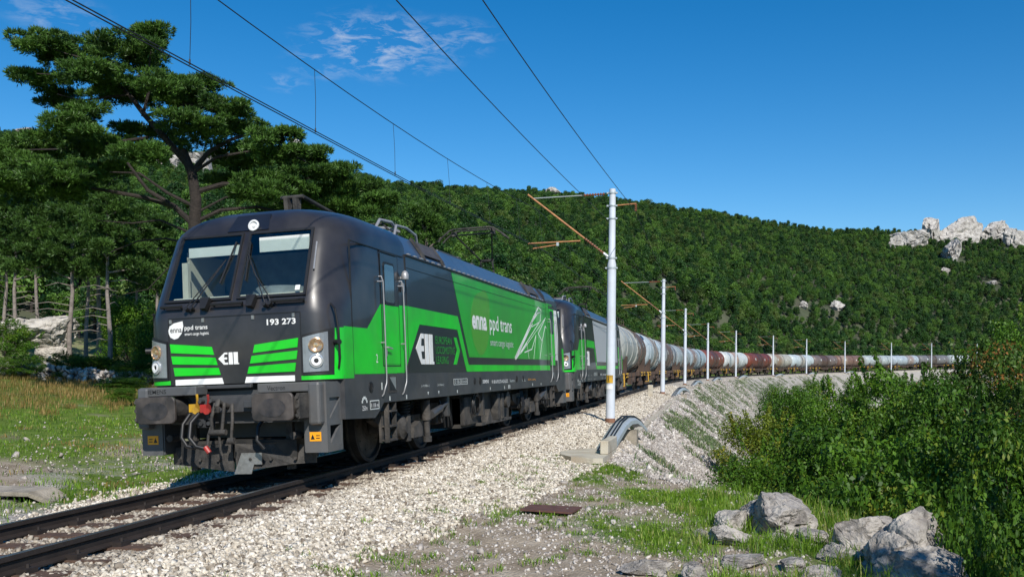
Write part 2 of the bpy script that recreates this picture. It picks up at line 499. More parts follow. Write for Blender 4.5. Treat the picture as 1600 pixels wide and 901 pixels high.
def text(name, s, matn, parent, o, ux, uy, w, h, thick=.0, bold=0.0, lift=.003, shear=0.0):
    """lettering squeezed into the w x h box whose lower left corner is o; ux, uy unit vectors"""
    cu = bpy.data.curves.new(name, 'FONT')
    cu.body = s
    cu.offset = bold
    cu.shear = shear
    cu.resolution_u = 3
    tmp = bpy.data.objects.new(name, cu)
    me = bpy.data.meshes.new_from_object(tmp)
    n = len(me.vertices)
    c = np.zeros(n * 3, dtype=np.float32); me.vertices.foreach_get('co', c); c = c.reshape(-1, 3)
    lo, hi = c.min(0), c.max(0)
    x = (c[:, 0] - lo[0]) / (hi[0] - lo[0]) * w
    y = (c[:, 1] - lo[1]) / (hi[1] - lo[1]) * h
    ux, uy = np.array(ux, float), np.array(uy, float)
    nn = np.cross(ux, uy)
    P = np.array(o, float) + x[:, None] * ux + y[:, None] * uy + nn * lift
    me.vertices.foreach_set('co', P.astype(np.float32).ravel())
    me.materials.clear(); me.materials.append(MT[matn])
    me.update()
    ob = bpy.data.objects.new(name, me)
    COL.objects.link(ob)
    ob.parent = parent
    bpy.data.objects.remove(tmp); bpy.data.curves.remove(cu)
    return ob

def W3(px, py, depth):
    """the world point seen at that pixel at that distance along the view"""
    u, v = px - 800, py - HY
    u2 = u * cr_ + v * sr_; v2 = -u * sr_ + v * cr_
    return CAM + (FW + RT * u2 / F - np.array([0, 0, 1.0]) * v2 / F) * depth

# ------------------------------------------------------------------ track centreline
MAST_PX = [(955.5, 31.7), (1035.5, 64.5), (1070, 97), (1105.3, 129), (1149, 157), (1208, 183), (1259.7, 209), (1319.5, 234), (1392.5, 257), (1454.8, 276), (1526.6, 292)]
mp_ = [(CAM + FW * d + RT * ((px - 800) / F * d))[:2] for px, d in MAST_PX]
mp_ = np.array(mp_)
tng = np.gradient(mp_, axis=0); tng /= np.linalg.norm(tng, axis=1)[:, None]
nrm = np.stack([tng[:, 1], -tng[:, 0]], 1)
ctl = mp_ - nrm * 2.6
ctl[0] = (0.0, ctl[0][1])
ctl = np.vstack([[(0, -75), (0, -55), (0, -35), (0, -15), (0, 5)], ctl, [ctl[-1] + (ctl[-1] - ctl[-2]) * k for k in (1, 2, 3)]])
def catmull(P, n=60):
    o = []
    for i in range(1, len(P) - 2):
        p0, p1, p2, p3 = P[i - 1:i + 3]
        for t in np.linspace(0, 1, n, endpoint=False):
            o.append(.5 * ((2 * p1) + (-p0 + p2) * t + (2 * p0 - 5 * p1 + 4 * p2 - p3) * t * t + (-p0 + 3 * p1 - 3 * p2 + p3) * t ** 3))
    return np.array(o)
cl = catmull(ctl)
seg = np.r_[0, np.cumsum(np.linalg.norm(np.diff(cl, axis=0), axis=1))]
ss = np.arange(0, seg[-1], .5)
cl = np.stack([np.interp(ss, seg, cl[:, k]) for k in (0, 1)], 1)
kern = np.hanning(61); kern /= kern.sum()
pad = 30
ext = np.vstack([cl[0] + (cl[0] - cl[1]) * np.arange(pad, 0, -1)[:, None], cl, cl[-1] + (cl[-1] - cl[-2]) * np.arange(1, pad + 1)[:, None]])
cl = np.stack([np.convolve(ext[:, k], kern, 'valid') for k in (0, 1)], 1)
i0 = np.argmin(np.hypot(cl[:, 0], cl[:, 1]))
d_ = np.r_[0, np.cumsum(np.linalg.norm(np.diff(cl, axis=0), axis=1))]
SS = d_ - d_[i0] - (0 - 0)
SS = SS - np.interp(0.0, cl[:i0 + 40, 1], SS[:i0 + 40])
TG = np.gradient(cl, axis=0); TG /= np.linalg.norm(TG, axis=1)[:, None]
S_END = SS[-1] - 1
def zt(s):
    return np.interp(s, [-60, 40, 120, 170, 200, 230, 257, 280, 305, 330, 370], [0, 0, 0.0, .12, .3, .5, .85, 1.15, 1.6, 2.0, 2.4])
def cant(s):
    return np.interp(s, [-60, 22, 45, 80], [.04996, .04996, .03, 0])
def ctr(s):
    return np.array([np.interp(s, SS, cl[:, 0]), np.interp(s, SS, cl[:, 1])])
def tan_(s):
    t = np.array([np.interp(s, SS, TG[:, 0]), np.interp(s, SS, TG[:, 1])])
    return t / np.linalg.norm(t)
def TF(s, e, z):
    """track frame -> world: s along, e to the right, z above the rail plane (canted)"""
    c = ctr(s); t = tan_(s); r = np.array([t[1], -t[0]])
    a = float(cant(s))
    h = e * math.cos(a) - z * math.sin(a)
    v = e * math.sin(a) + z * math.cos(a)
    p = c + r * h
    return Vector((p[0], p[1], float(zt(s)) + v))
def TU(s, e, z):
    c = ctr(s); t = tan_(s)
    return Vector((c[0] + t[1] * e, c[1] - t[0] * e, float(zt(s)) + z))
def to_se(P):
    """world xy -> (s, e), vectorised"""
    P = np.asarray(P, float)
    so_ = np.zeros(len(P)); eo = np.zeros(len(P))
    A = cl[::4]; T = TG[::4]; SA = SS[::4]
    for k in range(0, len(P), 20000):
        q = P[k:k + 20000]
        d2 = ((q[:, None, :] - A[None]) ** 2).sum(2)
        j = d2.argmin(1)
        dv = q - A[j]
        so_[k:k + 20000] = SA[j] + (dv * T[j]).sum(1)
        eo[k:k + 20000] = dv[:, 0] * T[j][:, 1] - dv[:, 1] * T[j][:, 0]
    return so_, eo

def nz2(x, y, sc, seed=0.0):
    """cheap smooth value noise, vectorised, about -1..1"""
    x = np.asarray(x, float) * sc + seed * 17.3; y = np.asarray(y, float) * sc - seed * 9.1
    xi, yi = np.floor(x), np.floor(y); xf, yf = x - xi, y - yi
    u, v = xf * xf * (3 - 2 * xf), yf * yf * (3 - 2 * yf)
    def h(a, b):
        t = np.sin(a * 127.1 + b * 311.7 + seed * 3.3) * 43758.5453
        return (t - np.floor(t)) * 2 - 1
    return (h(xi, yi) * (1 - u) + h(xi + 1, yi) * u) * (1 - v) + (h(xi, yi + 1) * (1 - u) + h(xi + 1, yi + 1) * u) * v

def smooth(x, a, b):
    t = np.clip((x - a) / (b - a), 0, 1)
    return t * t * (3 - 2 * t)

EDGE_S = [-60, -20, -8, -3, 1, 3.2, 5, 7, 9, 12, 400]
EDGE_E = [18, 13, 10.4, 9.6, 8.9, 8.0, 6.6, 5.3, 4.3, 3.75, 3.75]
def prof(s, e):
    """height of the ground relative to zt(s)"""
    s = np.asarray(s, float); e = np.asarray(e, float)
    a = np.sin(cant(s))
    z = np.interp(e, [-60, -30, -12, -3.6, -2.2, -1.35, 1.35, 2.6, 3.6, 20], [2.0, 1.1, -.15, -.5, -.42, -.205, -.205, -.31, -.42, -.46])
    z = z + a * np.clip(e, -1.6, 1.6) * (1 - smooth(np.abs(e), 1.5, 3))
    edge = np.interp(s, EDGE_S, EDGE_E)
    k = e - edge
    fall = .74 * np.where(k > 0, np.sqrt(k * k + .16) - .4, 0)
    z = z - np.minimum(fall, 8.2)
    return z

RG_PX = [-900, -300, 0, 200, 450, 600, 800, 1000, 1200, 1300, 1400, 1450, 1520, 1600, 1900, 2600]
RG_Y = [250, 205, 205, 236, 240, 286, 296, 315, 345, 362, 360, 364, 364, 364, 380, 420]
RG_R = [400, 400, 400, 420, 430, 460, 500, 540, 600, 640, 660, 660, 660, 660, 660, 660]
RG_D = [55, 55, 58, 60, 64, 75, 105, 160, 250, 300, 335, 350, 370, 380, 400, 400]
def ground(x, y, with_sweep=True):
    x = np.asarray(x, float); y = np.asarray(y, float)
    s, e = to_se(np.stack([x.ravel(), y.ravel()], 1))
    s = s.reshape(x.shape); e = e.reshape(x.shape)
    near = prof(s, e) + zt(np.clip(s, -60, 360))
    d = np.stack([x - CAM[0], y - CAM[1]], -1)
    b = d @ FW[:2]; a = d @ RT[:2]
    px = 800 + F * a / np.maximum(b, 1)
    row = np.interp(px, RG_PX, RG_Y); Rr = np.interp(px, RG_PX, RG_R); d0 = np.interp(px, RG_PX, RG_D)
    zr = CAM[2] + (HY - row + .0105 * (px - 800)) / F * Rr - 3.2
    t = np.clip((b - d0) / (Rr - d0), 0, 2.5)
    tt = np.minimum(t, 1)
    hill = (zr - near) * (tt ** 1.04) - np.maximum(t - 1, 0) * 40
    hill = hill + smooth(t, .02, .2) * (nz2(x, y, .018, 1) * 5 + nz2(x, y, .05, 2) * 2) * np.clip(1.1 - tt, .12, 1)
    z = near + np.where(b > 1, hill * smooth(t, 0, .02) , 0)
    return z, s, e, t

print('centreline', round(float(SS[0])), round(float(SS[-1])), [tuple(np.round(ctr(s), 1)) for s in (0, 19, 38, 100, 200, 300)])
# ================================================================== GROUND
def ground_material():
    m, n, b = new_mat('ground_soil_grass_gravel')
    nn, ll = n.nodes.new, n.links.new
    at = nn('ShaderNodeAttribute'); at.attribute_name = 'mask'
    sp = nn('ShaderNodeSeparateColor'); ll(at.outputs['Color'], sp.inputs[0])
    g = nn('ShaderNodeNewGeometry')
    def noise_(sc, det=6, rough=.6):
        a = nn('ShaderNodeTexNoise'); a.inputs['Scale'].default_value = sc; a.inputs['Detail'].default_value = det; a.inputs['Roughness'].default_value = rough
        ll(g.outputs['Position'], a.inputs['Vector']); return a
    def ramp(src, *st):
        r = nn('ShaderNodeValToRGB'); e = r.color_ramp.elements
        e[0].position, e[0].color = st[0][0], (*st[0][1], 1)
        e[1].position, e[1].color = st[-1][0], (*st[-1][1], 1)
        for p, c in st[1:-1]:
            k = e.new(p); k.color = (*c, 1)
        ll(src, r.inputs['Fac']); return r.outputs[0]
    def mix(f, a, b_):
        x = nn('ShaderNodeMixRGB'); ll(f, x.inputs['Fac']); ll(a, x.inputs['Color1']); ll(b_, x.inputs['Color2']); return x.outputs[0]
    # gravel cells
    v = nn('ShaderNodeTexVoronoi'); v.inputs['Scale'].default_value = 30; ll(g.outputs['Position'], v.inputs['Vector'])
    hv = nn('ShaderNodeSeparateColor'); ll(v.outputs['Color'], hv.inputs[0])
    rub = ramp(hv.outputs[0], (.0, (.20, .18, .155)), (.5, (.36, .33, .295)), (1., (.50, .47, .43)))
    bal = ramp(hv.outputs[1], (.0, (.20, .17, .14)), (.4, (.42, .385, .33)), (1., (.62, .58, .52)))
    n1 = noise_(2.2, 8, .7); n2 = noise_(.35, 4)
    soil = ramp(n1.outputs['Fac'], (.3, (.17, .13, .09)), (.55, (.33, .275, .21)), (.75, (.46, .41, .34)))
    gr = ramp(n1.outputs['Fac'], (.3, (.05, .10, .014)), (.55, (.12, .18, .03)), (.75, (.26, .24, .09)))
    # R ballast, G grass, B rubble ; base soil
    def thr(ch, lo=.35, hi=.65):
        ad = nn('ShaderNodeMath'); ad.operation = 'MULTIPLY_ADD'; ad.inputs[1].default_value = .7; ad.inputs[2].default_value = -.35
        ll(n1.outputs['Fac'], ad.inputs[0])
        a2 = nn('ShaderNodeMath'); a2.operation = 'ADD'; ll(ad.outputs[0], a2.inputs[0]); ll(sp.outputs[ch], a2.inputs[1])
        r = nn('ShaderNodeMapRange'); r.inputs['From Min'].default_value = lo; r.inputs['From Max'].default_value = hi
        ll(a2.outputs[0], r.inputs['Value']); return r.outputs[0]
    c = mix(thr(2), soil, rub)
    c = mix(thr(1, .45, .75), c, gr)
    c = mix(thr(0), c, bal)
    ll(c, b.inputs['Base Color'])
    b.inputs['Roughness'].default_value = .95
    b.inputs['Specular IOR Level'].default_value = .1
    bp = nn('ShaderNodeBump'); bp.inputs['Strength'].default_value = .35; bp.inputs['Distance'].default_value = .012
    inv = nn('ShaderNodeMath'); inv.operation = 'MULTIPLY_ADD'; inv.inputs[1].default_value = -8; ll(v.outputs['Distance'], inv.inputs[0]); ll(n1.outputs['Fac'], inv.inputs[2])
    ll(inv.outputs[0], bp.inputs['Height']); ll(bp.outputs[0], b.inputs['Normal'])
    return m
MT['ground'] = ground_material()

def masks(s, e, t, x, y):
    """ballast, grass, rubble weights"""
    edge = np.interp(s, EDGE_S, EDGE_E)
    wob = nz2(x, y, .8, 5) * .35 + nz2(x, y, 2.1, 6) * .15
    wid = np.interp(s, [-30, -12, -6, 0, 4, 9, 13], [2.6, 2.6, 2.75, 3.1, 3.5, 4.0, 4.1])
    bal = smooth(-np.abs(e + wob * .6 - .7) + (wid - .7), -.35, .25) * (e > -9)
    bal = np.where(e < 0, smooth(e + wob, -3.1, -2.2), bal)
    rub = smooth(e - edge, -.8, .4)
    plat = (e > 0) & (e < edge + .5) & (s < 12)
    g = np.zeros_like(e)
    gn = nz2(x, y, .55, 3) * .5 + nz2(x, y, 1.6, 4) * .35
    lx, ly = (7.0 - 3.8), (2.0 - 6.4)
    tl = np.clip(((x - 3.8) * lx + (y - 6.4) * ly) / (lx * lx + ly * ly), 0, 1)
    dl = np.hypot(x - 3.8 - tl * lx, y - 6.4 - tl * ly)
    g = np.where(plat, .47 + gn * .80 + smooth(e, 4.8, 7.2) * .35 + .42 * np.exp(-(dl / .6) ** 2), g)
    # bare gravelly path patch in the foreground
    g = g - plat * .8 * np.exp(-(((x - 4.7) / .8) ** 2 + ((y + 2.2) / 1.2) ** 2))
    rub = rub - plat * .6 * np.exp(-(((x - 4.7) / .8) ** 2 + ((y + 2.2) / 1.2) ** 2))
    g = np.where((e > edge + .2), .25 + nz2(x, y, .35, 8) * .45 + nz2(x, y, 1.0, 9) * .25, g)
    left = e < -2.4
    g = np.where(left, .60 + gn * .6 + smooth(-e, 5, 12) * .35, g)
    g = np.where(t > .0, .62, g)
    rub = np.where(left, np.clip(.9 - smooth(-e, 3, 9) * .7 + gn * .5, 0, 1), rub)
    rub = np.where(plat, np.maximum(rub, np.clip(.40 + gn, 0, 1)) * (1 - .8 * np.exp(-(((x - 4.7) / .8) ** 2 + ((y + 2.2) / 1.2) ** 2))), rub)
    valley = e > edge + 11
    g = np.where(valley, .9, g)
    bal = np.where(t > 0.0, 0, bal)
    return bal, g, rub

def add_mask(o, bal, g, rub):
    a = o.data.attributes.new('mask', 'FLOAT_COLOR', 'POINT')
    c = np.stack([bal, g, rub, np.ones_like(g)], -1).astype(np.float32)
    a.data.foreach_set('color', c.ravel())

def grid_faces(ni, nj, wrap=False):
    i = np.arange(ni - 1)[:, None]; j = np.arange(nj if wrap else nj - 1)[None, :]
    a = i * nj + j; b_ = i * nj + (j + 1) % nj
    return np.stack([a, b_, b_ + nj, a + nj], -1).reshape(-1, 4)

# the terrain sheet: polar grid round the camera's spot, fine ahead, coarse behind
ang = np.r_[np.linspace(-36, 36, 330), np.linspace(36, 324, 72)[1:-1]]
ang = np.radians(ang) - YAW * 1.0
rad = np.r_[.4, np.geomspace(2, 1700, 330)]
AA, RR = np.meshgrid(ang, rad)
X = CAM[0] + RR * np.sin(AA); Y = CAM[1] + RR * np.cos(AA)
Z, s_, e_, t_ = ground(X, Y)
# sink under the finer swept embankment mesh
ins = (s_ > -25) & (s_ < 335) & (e_ > -4.2) & (e_ < 16.2)
Z = Z - .45 * smooth(np.minimum(np.minimum(e_ + 4.2, 16.2 - e_), np.minimum(s_ + 25, 335 - s_)), 0, .8)
Z = Z + np.where(~ins, nz2(X, Y, .7, 12) * .06 + nz2(X, Y, .2, 13) * .10, 0) * (RR > 3)
MT['hill_ground'] = mat('wooded_hill_floor', (.035, .048, .020), .95, var=.5, scale=.12, dirt=(.16, .14, .10), dirt_amt=.45)
gf_ = grid_faces(len(rad), len(ang), True)[:, ::-1]
o = fast_mesh('ground', np.stack([X, Y, Z], -1).reshape(-1, 3), gf_, ['ground', 'hill_ground'], smooth=True)
o.data.polygons.foreach_set('material_index', (t_.ravel()[gf_].min(1) > .02).astype(np.int32))
add_mask(o, *[q.ravel() for q in masks(s_, e_, t_, X, Y)])
tag(o, kind='structure')

# the swept railway embankment (ballast bed, shoulder, rubble slope)
sv = np.r_[np.arange(-26, 34, .16), np.arange(34, 120, .6), np.arange(120, 337, 1.2)]
ev = np.r_[np.arange(-4.4, 10, .12), np.arange(10, 16.8, .4)]
SG, EG = np.meshgrid(sv, ev, indexing='ij')
cc = np.stack([np.interp(SG, SS, cl[:, 0]), np.interp(SG, SS, cl[:, 1])], -1)
tt_ = np.stack([np.interp(SG, SS, TG[:, 0]), np.interp(SG, SS, TG[:, 1])], -1)
Xs = cc[..., 0] + tt_[..., 1] * EG; Ys = cc[..., 1] - tt_[..., 0] * EG
def emb_z(s, e, x, y):
    z = prof(s, e) + zt(s)
    edge = np.interp(s, EDGE_S, EDGE_E)
    z = z + nz2(x, y, 3.5, 21) * .018 + nz2(x, y, 1.1, 22) * .03 * smooth(np.abs(e), 1.5, 3)
    z = z + smooth(e - edge, 0, 1.2) * (nz2(x, y, .5, 23) * .16 + nz2(x, y, 1.7, 24) * .07)
    return z
Zs = emb_z(SG, EG, Xs, Ys)
rim = (EG < -4.3) | (EG > 16.5) | (SG < -25.9) | (SG > 335.5)
Zs = Zs - rim * .5
o = fast_mesh('railway_embankment', np.stack([Xs, Ys, Zs], -1).reshape(-1, 3), grid_faces(len(sv), len(ev)), 'ground', smooth=True)
add_mask(o, *[q.ravel() for q in masks(SG, EG, SG * 0 - 1, Xs, Ys)])
tag(o, kind='structure')

def gz(x, y):
    """height of what is actually on top at a point (arrays)"""
    x = np.atleast_1d(np.asarray(x, float)); y = np.atleast_1d(np.asarray(y, float))
    z, s, e, t = ground(x, y)
    ins = (s > -25.5) & (s < 335) & (e > -4.25) & (e < 16.3)
    return np.where(ins, emb_z(s, e, x, y), z)
def gz1(x, y):
    return float(gz([x], [y])[0])
# ================================================================== TRACK
trk = thing('railway_track', 'single railway track with dark rusty rails on brown sleepers under the train', 'railway track', (0, 0, 0))
RAILP = [(-.036, 0), (.036, 0), (.036, -.045), (.009, -.06), (.009, -.125), (.07, -.145), (.07, -.16), (-.07, -.16), (-.07, -.145), (-.009, -.125), (-.009, -.06), (-.036, -.045)]
rail_s = np.r_[np.arange(-28, 60, 1.0), np.arange(60, 336, 3.0)]
for sgn in (-1, 1):
    mb = MB()
    vs = []
    for s in rail_s:
        for (px, pz) in RAILP:
            vs.append(TF(s, sgn * .7525 + px, pz))
    n = len(RAILP)
    fs, ms = [], []
    for i in range(len(rail_s) - 1):
        for k in range(n):
            fs.append((i * n + k, i * n + (k + 1) % n, (i + 1) * n + (k + 1) % n, (i + 1) * n + k)); ms.append(1 if k == 0 else 0)
    mb.add(vs, fs); mb.m = ms
    mb.build('rail', ['rustyrail', 'railtop'], trk)
slp = None
ns = 0
for i, s in enumerate(np.arange(-11.8, 46, .62)):
    if ns >= 94: break
    mb = MB()
    w = .115
    jit = rnd.uniform(-.02, .02)
    P = [TF(s + a * w + jit, e, z) for e in (-1.27, 1.27) for a in (-1, 1) for z in (-.28, -.165)]
    mb.add(P, [(0, 1, 3, 2), (4, 6, 7, 5), (0, 4, 5, 1), (2, 3, 7, 6), (0, 2, 6, 4), (1, 5, 7, 3)])
    # rail chairs, clips and bolts, part of each sleeper
    for e in (-.7525, .7525):
        for q in (-1, 1):
            a = TF(s, e + q * .10, -.145); b = TF(s, e + q * .155, -.15)
            mb.cyl(TF(s, e + q * .125, -.17), TF(s, e + q * .125, -.085), .020, n=6, mi=1)
            P = [TF(s + aa * .07, e + q * ee, z) for ee in (.05, .175) for aa in (-1, 1) for z in (-.17, -.118)]
            mb.add(P, [(0, 1, 3, 2), (4, 6, 7, 5), (0, 4, 5, 1), (2, 3, 7, 6), (0, 2, 6, 4), (1, 5, 7, 3)], 1)
    mb.build('sleeper', ['timber', 'rustyrail'], trk); ns += 1

# ================================================================== LOCOMOTIVE
LV = [(1.40, .60, 1.49, .42, .42), (1.9, .60, 1.49, .42, .44), (2.32, .60, 1.49, .42, .50), (2.42, .61, 1.49, .42, .56), (2.62, .66, 1.49, .42, .74),
      (2.9, .785, 1.488, .42, .86), (3.25, .94, 1.485, .43, .98), (3.56, 1.077, 1.475, .44, 1.05), (3.66, 1.13, 1.445, .46, 1.08), (3.77, 1.215, 1.37, .50, 1.12), (3.87, 1.33, 1.25, .56, 1.15),
      (3.955, 1.50, 1.06, .60, 1.1), (4.01, 1.75, .80, .55, .9), (4.035, 2.15, .50, .4, .6)]
YE = 3.62
def outline(lv, mir):
    z, y0, w, rx, ry = lv
    half = [(.055, 0), (w - rx, 0)]
    n = 9
    for k in range(1, n + 1):
        t = k / n * math.pi / 2
        half.append((w - rx + rx * math.sin(t), ry * (1 - math.cos(t))))
    pts = [(-x, y0 + y, z) for x, y in reversed(half)] + [(x, y0 + y, z) for x, y in half]
    pts = [(-w, YE, z)] + pts + [(w, YE, z)]
    if mir:
        pts = [(x, 18.98 - y, z) for x, y, z in pts]
    return pts
def cab_shell(parent, mir, matn, with_green, green='green'):
    mb = MB()
    rows = [outline(l, mir) for l in LV]
    n = len(rows[0])
    vs = [p for r in rows for p in r]
    fs = []
    half = n // 2
    for i in range(len(rows) - 1):
        for k in range(n - 1):
            # windscreen openings between z 2.62 and 3.50
            if LV[i][0] >= 2.62 and LV[i + 1][0] <= 3.57 and k in (half - 2, half):
                continue
            fs.append((i * n + k, i * n + k + 1, (i + 1) * n + k + 1, (i + 1) * n + k))
    top = len(rows) - 1
    fs.append(tuple(top * n + k for k in range(n)))
    fs.append(tuple(k for k in range(n - 1, -1, -1)))
    fs += [(i * n, (i + 1) * n, (i + 1) * n + n - 1, i * n + n - 1) for i in range(len(rows) - 1)]
    mb.add(vs, fs)
    return mb.build('cab_shell', matn, parent, smooth=32)

def cab_interior(parent, mir):
    f = (lambda y: 18.98 - y) if mir else (lambda y: y)
    def B(mb, x0, x1, y0, y1, z0, z1, mi=0, bev=0):
        a, b = f(y0), f(y1)
        mb.box(x0, x1, min(a, b), max(a, b), z0, z1, mi, bev)
    mb = MB()
    B(mb, -1.36, 1.36, 2.35, 2.40, 1.6, 3.45, 1)
    B(mb, -1.40, 1.40, .95, 2.38, 1.55, 1.60, 1)
    B(mb, -1.05, 1.05, .76, 1.5, 2.30, 2.655, 0, .02)
    f2 = MB(); f2.lathe((.42, f(1.25), 2.62), (0, 0, 1), [(0, .42), (.10, .40), (.16, .34), (.165, 0)], n=24); f2.build('driver_desk', 'cabdark', parent, smooth=40)
    B(mb, -1.16, -1.12, 1.32, 2.3, 2.3, 3.4, 0); B(mb, 1.16, 1.2, 1.35, 2.3, 2.3, 3.4, 0); B(mb, -1.04, -.95, 1.0, 1.06, 2.6, 3.2, 0)
    B(mb, -.5, .1, 1.55, 2.1, 2.0, 2.65, 1, .05)
    B(mb, .2, .8, 1.6, 2.1, 2.0, 2.75, 1, .05)
    mb.build('cab_interior', ['beige', 'cabdark'], parent)
    # curved back of the driver's desk seen through the glass
    for (xa, xb, z0, z1) in ((-.93, -.10, 3.27, 3.41), (.22, 1.0, 3.28, 3.49)):
        m2 = MB()
        t0 = .92
        a, b = f(1.02), f(1.05)
        m2.box(xa, xb, min(a, b), max(a, b), z0, z1)
        m2.build('roller_blind', 'blind', parent)

def windscreen(parent, mir):
    sgy = -1 if mir else 1
    def P(x, z, off):
        y = .66 + (z - 2.62) / .88 * .39
        # outward normal (towards -y and +z)
        nl = math.hypot(.39, .88)
        y -= off * .88 / nl; zz = z + off * .39 / nl
        return (x, (18.98 - y) if mir else y, zz)
    def strip(mb, pts, off0, off1, mi=0):
        n = len(pts)
        vs = [P(x, z, off0) for x, z in pts] + [P(x, z, off1) for x, z in pts]
        mb.add(vs, [tuple(range(n)), tuple(range(2 * n - 1, n - 1, -1))] + [(i, (i + 1) % n, (i + 1) % n + n, i + n) for i in range(n)], mi)
    for sg in (-1, 1):
        xo_b, xo_t, xi = 1.075, 1.035, .05
        mb = MB()
        strip(mb, [(sg * xi, 2.61), (sg * xo_b, 2.61), (sg * xo_t, 3.57), (sg * xi, 3.57)], .004, .010)
        g = mb.build('windscreen', 'glass', parent)
        # black gasket frame
        fr = MB()
        w = .035
        strip(fr, [(sg * .045, 2.58), (sg * (xo_b + .03), 2.58), (sg * (xo_b + .03), 2.58 + w), (sg * .045, 2.58 + w)], .006, .022)
        strip(fr, [(sg * .045, 3.55), (sg * (xo_t + .03), 3.55), (sg * (xo_t + .03), 3.55 + w), (sg * .045, 3.55 + w)], .006, .022)
        strip(fr, [(sg * (xo_b - .01), 2.615), (sg * (xo_b + .03), 2.615), (sg * (xo_t + .03), 3.55), (sg * (xo_t - .01), 3.55)], .006, .0221)
        strip(fr, [(sg * .045, 2.615), (sg * .075, 2.615), (sg * .075, 3.55), (sg * .045, 3.55)], .006, .0221)
        fr.build('gasket', 'black', g)
        if sg == 1:
            st = MB(); strip(st, [(.93, 2.66), (1.0, 2.66), (1.0, 2.73), (.93, 2.73)], .012, .015); st.build('sticker', 'white', g)
        # wiper: two arms and a blade
        wp = MB()
        base = (sg * .28, 2.50)
        if sg == 1:
            a0, a1 = P(.55, 2.60, .07), P(.12, 3.22, .06); a2 = P(.47, 2.60, .07)
            wp.tube([P(.60, 2.50, .05), a0, P(.3, 2.9, .09), a1], .010); wp.tube([P(.52, 2.49, .05), a2, a1], .008)
            wp.tube([P(.10, 3.42, .03), P(.14, 2.84, .03)], .014, n=4)
            wp.cyl(P(.60, 2.47, .0), P(.60, 2.47, .07), .03); wp.cyl(P(.52, 2.46, .0), P(.52, 2.46, .07), .03)
        else:
            wp.tube([P(-.62, 2.50, .05), P(-.52, 2.62, .07), P(-.22, 3.16, .06)], .010); wp.tube([P(-.70, 2.49, .05), P(-.56, 2.66, .07), P(-.22, 3.16, .06)], .008)
            wp.tube([P(-.13, 3.44, .03), P(-.26, 2.82, .03)], .014, n=4)
            wp.cyl(P(-.62, 2.47, .0), P(-.62, 2.47, .07), .03); wp.cyl(P(-.70, 2.46, .0), P(-.70, 2.46, .07), .03)
        wp.build('wiper', 'black', parent)
    # mirrors/cowls and ledges below the glass
    for x in (-.42, .30):
        m2 = MB()
        for (z0, z1, w) in ((2.44, 2.60, .075),):
            pts = [(x - w, z1), (x + w, z1), (x + w * .5, z0), (x - w * .6, z0)]
            strip(m2, pts, .0, .08)
        m2.build('wiper_motor_cowl', 'black', parent)
    for (xa, xb) in ((-1.12, -.78), (-.32, .18), (.62, 1.12)):
        m2 = MB()
        m2.tube([P(xa, 2.50, .05), P(xb, 2.50, .05)], .022)
        m2.cyl(P(xa + .03, 2.50, 0), P(xa + .03, 2.50, .05), .015); m2.cyl(P(xb - .03, 2.50, 0), P(xb - .03, 2.50, .05), .015)
        m2.build('step_bar', 'black', parent)
    # long bright drip rail on the windscreen corner
    m2 = MB(); m2.tube([P(1.14, 3.36, .01), P(1.165, 2.95, .012)], .012); m2.build('drip_rail', 'railmetal', parent)
    # top lamp
    yf = lambda y: (18.98 - y) if mir else y
    l = MB()
    A = Vector((.09 if not mir else -.09, yf(1.115), 3.69)); d = Vector((0, -1 * sgy, .25)).normalized()
    l.lathe(A, d, [(0, .085), (.02, .085), (.024, .06), (.0, .055), (-.01, .03), (.012, .026), (.018, 0)], n=20, mi=0)
    pan = MB()
    Pn = [(-.33, 1.10, 3.615), (.33, 1.10, 3.615), (.27, 1.31, 3.875), (-.27, 1.31, 3.875)]
    pan.add([(x, yf(y + .03), z - .02) for x, y, z in Pn] + [(x, yf(y - .008), z + .006) for x, y, z in Pn], [(0, 1, 2, 3), (4, 7, 6, 5), (0, 4, 5, 1), (1, 5, 6, 2), (2, 6, 7, 3), (3, 7, 4, 0)])
    p_ = pan.build('lamp_panel', 'sidepaint', parent)
    l.build('top_lamp', 'lampring', parent, smooth=40)

